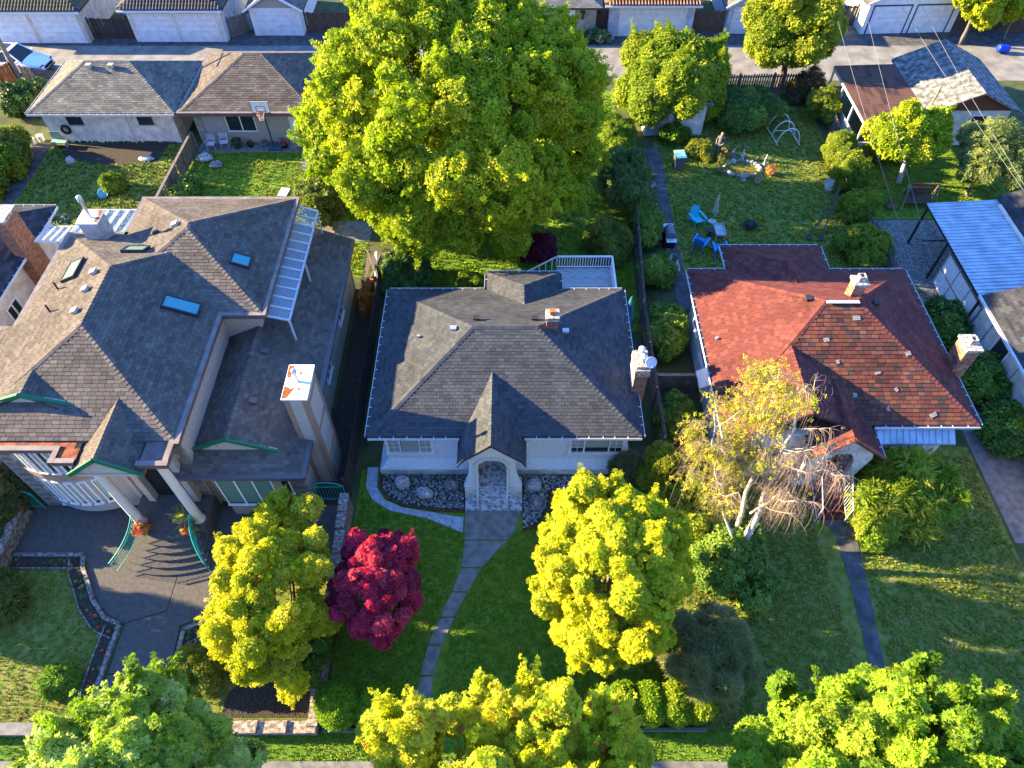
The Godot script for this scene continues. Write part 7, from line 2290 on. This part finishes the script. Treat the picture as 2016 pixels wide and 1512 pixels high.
	var da := MB.new(); da.tube([Vector3(0, 0, 0), Vector3(.06, .3, .04), Vector3(.1, .45, .08)], [.02], 6)
	da.tube([Vector3(.1, .35, .15), Vector3(.12, .55, .5)], [.012], 5)
	part(sd, "arm", da, M.galv)
	# between the houses
	var tp := thing("tarp_heap", "crumpled orange tarp over a heap at the end of the narrow gap", "tarp", Vector3(-7.55, 0, -26.4))
	var pts := []
	for i in 12:
		var a := TAU * i / 12
		pts.append(Vector3(cos(a) * rng.randf_range(.35, .55), rng.randf_range(.5, 1.1), sin(a) * rng.randf_range(.8, 1.3)))
	cloth(tp, "sheet", pts, mat("tarp", Color(.55, .15, .02), .55, {"tex": TX.patch2, "scale": 1.0}))
	for k in 2:
		var p2 := []
		for i in 9:
			var a := TAU * i / 9
			p2.append(Vector3(cos(a) * rng.randf_range(.2, .35) + .1 * k, rng.randf_range(.9, 1.4), sin(a) * rng.randf_range(.3, .5) - .4 + k * .8))
		cloth(tp, "fold", p2, M.tarp)
	var lm := thing("lumber_pile", "loose boards and white pipe stacked behind the orange tarp", "lumber", Vector3(-7.6, 0, -29.2))
	for i in 9:
		var b := MB.new(); b.beam(Vector3(rng.randf_range(-.5, .4), .06 + i * .05, rng.randf_range(-1.1, -.6)), Vector3(rng.randf_range(-.4, .5), .06 + i * .05, rng.randf_range(.5, 1.1)), .1, .045)
		part(lm, "board", b, M.wood_grey if i % 3 else M.white_paint)
	var um := thing("folded_canopy", "folded teal canopy standing against the right wall of the white bungalow", "canopy", Vector3(5.75, 0, -24.2))
	var ub := MB.new()
	ub.lathe([Vector2(.0, 0), Vector2(.18, .1), Vector2(.28, .9), Vector2(.24, 1.7), Vector2(.1, 2.6), Vector2(0, 2.9)], Vector3.ZERO, 9, 1.0, 1.4)
	part(um, "cloth", ub, mat("teal_cloth", Color(.01, .09, .13), .8))
	# red house back garden
	bin("grey bin with mint green lid beside the garden path", Vector3(10.45, 0, -38.4), Color(.1, .11, .12), Color(.25, .6, .45), .1)
	lawn_chair("turquoise wooden lawn chair facing the small round table", Vector3(10.75, 0, -33.0), .35, Color(.02, .42, .5))
	lawn_chair("blue wooden lawn chair turned towards the planter table", Vector3(10.6, 0, -30.9), 2.6, Color(.01, .2, .5))
	lawn_chair("blue wooden lawn chair near the corner of the red roof", Vector3(11.6, 0, -30.35), 3.14, Color(.01, .22, .52))
	var pu := thing("closed_parasol", "closed pale green parasol standing on the shady lawn", "parasol", Vector3(11.75, 0, -33.2))
	var pb := MB.new()
	for i in 8:
		var a0 := TAU * i / 8; var a1 := TAU * (i + 1) / 8; var am := (a0 + a1) / 2
		var tp2 := Vector3(.0, 1.95, 0)
		pb.tri(Vector3(cos(a0) * .2, .65, sin(a0) * .2), Vector3(cos(am) * .1, .7, sin(am) * .1), tp2)
		pb.tri(Vector3(cos(am) * .1, .7, sin(am) * .1), Vector3(cos(a1) * .2, .65, sin(a1) * .2), tp2)
	part(pu, "canopy", pb, mat("parasol_green", Color(.42, .46, .3), .85))
	var pp := MB.new(); pp.tube([Vector3(0, 0, 0), Vector3(0, 2.05, 0)], [.025], 6); pp.lathe([Vector2(.25, 0), Vector2(.25, .06), Vector2(.05, .1)], Vector3.ZERO, 12)
	part(pu, "pole", pp, M.galv)
	var pt := thing("planter_table", "grey tray table between the lawn chairs", "table", Vector3(11.85, 0, -31.9))
	var tb := MB.new(); tb.span(-.28, .28, .4, .44, -.5, .5); tb.span(-.3, -.27, .44, .54, -.5, .5); tb.span(.27, .3, .44, .54, -.5, .5); tb.span(-.27, .27, .44, .54, -.52, -.49); tb.span(-.27, .27, .44, .54, .49, .52)
	part(pt, "tray", tb, M.wood_white)
	for x in [-.24, .24]:
		for z in [-.44, .44]:
			var b := MB.new(); b.span(x - .025, x + .025, 0, .4, z - .025, z + .025)
			part(pt, "leg", b, M.wood_white)
	var rt := thing("round_table", "small dark round table among the lawn chairs", "table", Vector3(11.35, 0, -31.9))
	var rb := MB.new(); rb.lathe([Vector2(.2, 0), Vector2(.05, .05), Vector2(.04, .42), Vector2(.24, .44), Vector2(.24, .48), Vector2(0, .48)], Vector3.ZERO, 14)
	part(rt, "pedestal", rb, M.dark_metal)
	var fp := thing("fire_pit", "low black fire pit bowl on the shady lawn", "fire pit", Vector3(13.8, 0, -32.6))
	var fb := MB.new(); fb.lathe([Vector2(.18, 0), Vector2(.22, .1), Vector2(.4, .24), Vector2(.42, .28), Vector2(.37, .27), Vector2(.2, .12), Vector2(0, .1)], Vector3.ZERO, 14)
	part(fp, "bowl", fb, M.black)
	var lg := MB.new()
	for i in 4: lg.tube([Vector3(cos(i * 1.6) * .25, .26, sin(i * 1.6) * .2), Vector3(-cos(i * 1.6 + .4) * .25, .32, -sin(i * 1.6) * .2)], [.045], 7)
	part(fp, "log", lg, M.wood_dark)
	person()
	# round pond with stones and figures
	var pond := thing("garden_pond", "small round pond with muddy water ringed by stones", "pond", Vector3(14.5, 0, -38.2))
	var wb := MB.new(); wb.lathe([Vector2(1.0, .05), Vector2(0, .05)], Vector3.ZERO, 24, 1.0, .75)
	var wm := mat("pond_water", Color(.2, .15, .03), .08)
	part(pond, "water", wb, wm)
	for i in 22:
		var a := TAU * i / 22
		var nz := FastNoiseLite.new(); nz.seed = i
		var b := MB.new(); b.blob(Vector3(cos(a) * 1.1, .1, sin(a) * .83), Vector3(.17, .14, .14) * rng.randf_range(.8, 1.3), nz, .4, 5, 7)
		part(pond, "stone", b, M.stone if i % 3 else M.stone_white)
	statue("white seated figure at the near rim of the pond", Vector3(14.35, 0, -37.1), .75, M.stone_white)
	statue("white figure behind the pond beside the grey figure", Vector3(14.65, 0, -39.25), .8, M.stone_white, .4)
	statue("dark grey figure behind the pond", Vector3(14.05, 0, -39.3), .85, M.stone, -.3)
	statue("pale figure right of the pond", Vector3(16.0, 0, -38.7), .8, M.stone_white, .6)
	statue("small grey animal figure at the pond's right rim", Vector3(15.75, 0, -39.2), .5, M.stone, .6)
	pot("terracotta pot of orange flowers left behind the pond", Vector3(13.55, 0, -39.4), .26, .36, M.terra_pot, M.flower, [Color(.5, .14, .03), Color(.3, .3, .04), Color(.14, .2, .03)], 50, .45)
	pot("white pot with orange flowers in front of the pond", Vector3(15.15, 0, -36.9), .22, .38, M.stone_white, M.flower, [Color(.45, .2, .04), Color(.25, .27, .03)], 36, .32)
	pot("round basket of red-orange flowers right of the pond", Vector3(16.15, 0, -37.75), .3, .22, M.terra_pot, M.flower, [Color(.55, .16, .04), Color(.5, .1, .06), Color(.2, .24, .04)], 44, .34)
	pot("stone pot with grey-green shrub left of the pond", Vector3(13.1, 0, -37.9), .24, .25, M.stone, M.leaf, [Color(.22, .24, .09), Color(.16, .2, .06)], 80, .6)
	pot("terracotta pot with brown grass behind the walking person", Vector3(13.2, 0, -38.9), .22, .34, M.terra_pot, M.leaf, [Color(.25, .2, .06), Color(.18, .2, .05)], 36, .3)
	# hoops, hammock stand, tub
	var ho := thing("garden_hoops", "three white plastic hoops of a bare grow tunnel", "hoop frame", Vector3(18.0, 0, -41.6))
	for i in 3:
		var b := MB.new()
		var arc := []
		for k in 13:
			var a := PI * k / 12
			arc.append(Vector3(cos(a) * .72 - i * .12, sin(a) * 1.15, .6 - i * .85))
		b.tube(arc, [.038], 6)
		part(ho, "hoop", b, M.white_metal)
	var hl := MB.new(); hl.tube([Vector3(-.7, .08, .8), Vector3(-.95, .08, -1.3)], [.03], 5); hl.tube([Vector3(.75, .08, .8), Vector3(.5, .08, -1.3)], [.03], 5); hl.tube([Vector3(-.8, .45, -.25), Vector3(.6, .45, -.25)], [.02], 5)
	part(ho, "base_rail", hl, M.white_paint)
	var hm := thing("hammock_stand", "dark wooden hammock stand leaning over the lawn", "hammock stand", Vector3(17.6, 0, -32.4))
	for q in [[Vector3(-.6, .05, .7), Vector3(1.6, 1.35, -2.3)], [Vector3(.1, .05, .75), Vector3(1.6, 1.35, -2.3)]]:
		var b := MB.new(); b.beam(q[0], q[1], .08, .08)
		part(hm, "pole", b, M.wood_dark)
	var hf := MB.new(); hf.span(-.75, -.45, 0, .1, .5, .9); hf.span(-.05, .25, 0, .1, .55, .95)
	part(hm, "foot", hf, M.wood_dark)
	var tub := thing("garden_tub", "white plastic tub chair beside the palm-like shrub", "tub", Vector3(19.5, 0, -36.3))
	var tbb := MB.new(); tbb.lathe([Vector2(.3, 0), Vector2(.38, .3), Vector2(.46, .5), Vector2(.43, .5), Vector2(.35, .28), Vector2(.28, .2), Vector2(0, .2)], Vector3.ZERO, 14, 1.1, .8)
	part(tub, "shell", tbb, M.white_paint)
	# pot racks and grill along the garden path
	var k := 0
	for q in [[8.45, -37.3, "stool with a pot of dry flowers beside the path"], [8.5, -35.9, "pale pot with sparse leaves beside the dark hedge"], [8.55, -35.2, "pale patterned pot beside the path"], [8.5, -34.5, "grey pot with blue flowers beside the path"], [8.4, -33.9, "red flowering pot beside the path"], [8.75, -33.1, "dark pot with trailing plant near the grill"], [8.75, -32.5, "pink potted flowers near the grill"]]:
		pot(q[2], Vector3(q[0], 0, q[1]), .19, .34 + .1 * (k % 2), M.stone if k % 2 else M.stone_white, M.flower, [[Color(.14, .19, .04), Color(.2, .12, .05)], [Color(.12, .16, .05), Color(.4, .42, .4)], [Color(.15, .18, .05), Color(.3, .1, .12)]][k % 3], 26, .26)
		k += 1
	var gr := thing("gas_grill", "black gas grill with grey lid on the garden path edge", "grill", Vector3(8.85, 0, -31.2))
	var gb := MB.new(); gb.span(-.3, .3, .1, .8, -.45, .45)
	part(gr, "cabinet", gb, M.black)
	var gh := MB.new()
	gh.tube([Vector3(0, .85, -.4), Vector3(0, .85, .4)], [.28], 12)
	part(gr, "lid", gh, mat("grill_grey", Color(.12, .13, .15), .4))
	for s in [-1, 1]:
		var b := MB.new(); b.span(-.28, .28, .78, .82, s * .46, s * .8)
		part(gr, "side_shelf", b, M.galv)
	var pbch := thing("potting_bench", "grey slatted bench crowded with pots beside the path", "bench", Vector3(8.7, 0, -29.2))
	for i in 6:
		var b := MB.new(); b.span(-.4 + i * .14, -.28 + i * .14, .42, .45, -.7, .7)
		part(pbch, "slat", b, M.wood_white)
	for q in [[-.35, -.6], [.35, -.6], [-.35, .6], [.35, .6]]:
		var b := MB.new(); b.span(q[0] - .03, q[0] + .03, 0, .42, q[1] - .03, q[1] + .03)
		part(pbch, "leg", b, M.wood_white)
	for q in [[8.55, -29.6, "white pot on the slatted bench"], [8.9, -29.3, "stone pot with bare stems on the slatted bench"], [8.6, -28.8, "dark pot on the slatted bench"]]:
		pot(q[2], Vector3(q[0], .45, q[1]), .15, .25, M.stone_white if "white" in q[2] else M.stone, M.leaf_dark, [Color(.1, .13, .04), Color(.16, .14, .08)], 16, .2)
	# behind the grey garage
	hoop()
	metal_chair("white tube chair on the patio behind the grey garage", Vector3(-19.4, .03, -40.4), .0)
	metal_chair("thin-framed tube chair next to the green tub", Vector3(-18.6, .03, -40.6), .15)
	pot("dark green tub on the patio", Vector3(-17.8, .03, -40.6), .3, .55, mat("tub_green", Color(.03, .06, .035), .6), M.leaf_dark, [Color(.06, .09, .02)], 10, .15)
	pot("black nursery pots on the patio", Vector3(-17.0, .03, -40.7), .2, .25, M.black, M.leaf_dark, [Color(.06, .09, .02)], 10, .15)
	pot("grey basin planter below the garage window", Vector3(-16.1, .03, -40.8), .26, .22, M.stone, M.leaf_dark, [Color(.12, .13, .08)], 10, .15)
	pot("pot of red flowers by the white garage door", Vector3(-14.75, .03, -40.6), .2, .28, M.black, M.flower, [Color(.5, .04, .1), Color(.12, .18, .04)], 30, .26)
	var ss := MB.new(); ss.box(Vector3.ZERO, Vector3(.55, .06, .8), Basis(Vector3.UP, -.15))
	one("paving_stone", "single white paving slab lying on the bright lawn", "slab", ss, M.white_paint).position = Vector3(-13.9, .05, -35.9)
	boulder("grey stone on the shaded lawn near the leaning fence", Vector3(-18.7, .02, -38.6), Vector3(.45, .18, .35), M.stone)
	boulder("pale rock at the head of the leaning fence", Vector3(-19.6, .02, -39.3), Vector3(.5, .25, .45), M.stone_white)
	# behind the cream garage
	var wh := thing("spare_wheel", "spare car wheel leaning on the cream garage wall", "wheel", Vector3(-28.75, 1.0, -41.1))
	var ty := MB.new()
	var rg := []
	for i in 21: rg.append(Vector3(cos(TAU * i / 20) * .26, sin(TAU * i / 20) * .26, 0))
	ty.tube(rg, [.08], 8, false)
	part(wh, "tyre", ty, M.black)
	var hbm := MB.new(); hbm.tube([Vector3(0, 0, -.05), Vector3(0, 0, .04)], [.06], 10)
	for i in 5: hbm.beam(Vector3.ZERO, Vector3(cos(TAU * i / 5), sin(TAU * i / 5), 0) * .2, .05, .03, Vector3.BACK)
	part(wh, "rim", hbm, M.galv)
	var gs := thing("garden_bench", "pale green metal garden bench at the corner of the cream garage", "bench", Vector3(-29.3, 0, -40.7))
	var gsb := MB.new(); gsb.span(-.5, .5, .4, .44, -.25, .25); gsb.box(Vector3(-.2, .7, -.26), Vector3(.6, .5, .03))
	part(gs, "seat", gsb, mat("seat_green", Color(.2, .32, .28), .6))
	for x in [-.42, .42]:
		var b := MB.new(); b.span(x - .02, x + .02, 0, .4, -.2, .2)
		part(gs, "leg", b, M.galv)
	for q in [[-31.3, -41.0, "white bucket beside the hedge at the cream garage"], [-30.9, -41.4, "second white bucket against the cream garage corner"]]:
		var bk := thing("bucket", q[2], "bucket", Vector3(q[0], 0, q[1]))
		var b := MB.new(); b.lathe([Vector2(.17, 0), Vector2(.21, .42), Vector2(.19, .42), Vector2(.16, .05), Vector2(0, .05)], Vector3.ZERO, 14)
		part(bk, "pail", b, M.white_paint)
		var hn := MB.new()
		var arc := []
		for i in 9: arc.append(Vector3(cos(PI * i / 8) * .21, .4 - sin(PI * i / 8) * .14, .12))
		hn.tube(arc, [.008], 5)
		part(bk, "handle", hn, M.galv)
	boulder("pale rock at the edge of the vegetable soil", Vector3(-28.0, .02, -38.9), Vector3(.3, .3, .25), M.stone_white)
	boulder("flat tan rock on the vegetable soil", Vector3(-23.4, .02, -39.3), Vector3(.5, .12, .3), M.stone_white)
	var bs := thing("blue_basin", "blue plastic basin tipped in the weeds", "basin", Vector3(-24.7, 0, -35.6))
	var bsb := MB.new(); bsb.lathe([Vector2(.2, 0), Vector2(.34, .2), Vector2(.31, .2), Vector2(.18, .04), Vector2(0, .04)], Vector3.ZERO, 14)
	part(bs, "bowl", bsb, mat("basin_blue", Color(.12, .42, .55), .5), Transform3D(Basis(Vector3.RIGHT, .5), Vector3(0, .1, 0)))
	# lane
	car()
	bin("grey wheeled bin beside the small gabled garage", Vector3(-20.6, 0, -56.6), Color(.2, .22, .25), Color(.18, .2, .23), .1)
	bin("green wheeled bin between the two cream garages", Vector3(-30.1, 0, -57.2), Color(.03, .12, .06), Color(.03, .16, .08), .2)
	var dr := thing("blue_drum", "bright blue plastic drum lying at the lane edge", "drum", Vector3(37.0, 0, -52.9))
	var drb := MB.new(); drb.lathe([Vector2(0, 0), Vector2(.24, .01), Vector2(.29, .1), Vector2(.3, .4), Vector2(.27, .5), Vector2(.3, .6), Vector2(.29, .8), Vector2(.22, .88), Vector2(0, .9)], Vector3.ZERO, 16)
	part(dr, "barrel", drb, mat("drum_blue", Color(.01, .04, .45), .35), Transform3D(Basis(Vector3.BACK, PI / 2 - .1), Vector3(.45, .3, 0)))
	var pl := thing("utility_pole", "wooden utility pole beside the orange fence", "utility pole", Vector3(-35.0, 0, -48.3))
	var plb := MB.new(); plb.tube([Vector3(0, 0, 0), Vector3(.05, 5, 0), Vector3(.1, 9.5, 0)], [.17, .14, .11], 10)
	part(pl, "pole", plb, M.pole_wood)
	var ca := MB.new(); ca.beam(Vector3(-.1, 8.6, -1.2), Vector3(.25, 8.6, 1.2), .1, .12)
	part(pl, "crossarm", ca, M.pole_wood)
	var wires := [[Vector3(-60, 6.6, -58.2), Vector3(-8, 6.2, -58.4)], [Vector3(-60, 5.6, -57.2), Vector3(-8, 5.6, -57.6)], [Vector3(-60, 4.8, -56.6), Vector3(-8, 5.0, -57.0)], [Vector3(1, 5.0, -57.2), Vector3(30, 5.6, -57.6)], [Vector3(20.6, 9.5, -60), Vector3(19.3, 3.5, -25.5)], [Vector3(23.2, 9.5, -60), Vector3(20.3, 3.6, -26)], [Vector3(22.6, 9.3, -58), Vector3(27.6, 3.2, -31.6)], [Vector3(24.6, 9.3, -58), Vector3(27.8, 3.1, -30)]]
	var wl := ["overhead wire above the cream lane garages, top strand", "overhead wire above the cream lane garages, middle strand", "overhead wire above the cream lane garages, lowest strand", "overhead wire in front of the orange tile garage", "service wire from the lane to the back corner of the red house", "second service wire to the corner of the red house", "service wire crossing the brown carport roof", "service wire crossing the grey gable garage"]
	for i in wires.size():
		var b := MB.new()
		var p := []
		for j in 17:
			var f := j / 16.0
			p.append(wires[i][0].lerp(wires[i][1], f) - Vector3(0, sin(f * PI) * .5, 0))
		b.tube(p, [.013 if i < 4 else .008], 5)
		one("overhead_wire", wl[i], "wire", b, mat("wire_dark", Color(.04, .04, .045), .6) if i < 4 else mat("wire_pale", Color(.22, .22, .22), .6), "overhead wires")
	var tpole := thing("timber_post", "bare tan timber post rising in front of the gable garage", "post", Vector3(25.3, 0, -39.9))
	var tpb := MB.new(); tpb.tube([Vector3(0, 0, 0), Vector3(.25, 4.6, -.1)], [.07, .06], 8)
	part(tpole, "shaft", tpb, M.pole_wood)
	# right neighbour's gravel yard
	var sw := thing("garden_swing", "brown garden swing bench at the edge of the gravel yard", "bench", Vector3(24.1, 0, -34.6))
	for i in 5:
		var b := MB.new(); b.span(-.8, .8, .45, .48, -.3 + i * .13, -.19 + i * .13)
		part(sw, "seat_slat", b, M.wood_brown)
	for i in 4:
		var b := MB.new(); b.beam(Vector3(-.8, .6 + i * .13, -.36 - i * .03), Vector3(.8, .6 + i * .13, -.36 - i * .03), .02, .1)
		part(sw, "back_slat", b, M.wood_brown)
	for s in [-1, 1]:
		var b := MB.new(); b.beam(Vector3(s * 1.0, 0, .5), Vector3(s * .85, 1.5, -.1), .06, .06); b.beam(Vector3(s * 1.0, 0, -.6), Vector3(s * .85, 1.5, -.1), .06, .06); b.beam(Vector3(s * .85, 1.5, -.1), Vector3(s * .75, .5, 0), .02, .02)
		part(sw, "leg", b, M.pole_wood)
	var tbm := MB.new(); tbm.beam(Vector3(-.9, 1.5, -.1), Vector3(.9, 1.5, -.1), .07, .07)
	part(sw, "top_beam", tbm, M.wood_brown)
	pot("tall pot of bright red flowers behind the garden swing", Vector3(24.4, 0, -35.6), .24, .45, M.stone, M.flower, [Color(.6, .03, .02), Color(.55, .05, .02), Color(.1, .16, .03)], 46, .36)
	pot("pot of pink flowers at the carport wall", Vector3(22.3, 0, -39.0), .22, .4, M.terra_pot, M.flower, [Color(.55, .05, .14), Color(.1, .16, .03)], 40, .34)
	pot("low pot of dusty pink flowers by the swing", Vector3(22.5, 0, -34.4), .28, .25, M.terra_pot, M.flower, [Color(.4, .14, .12), Color(.16, .2, .05)], 30, .3)
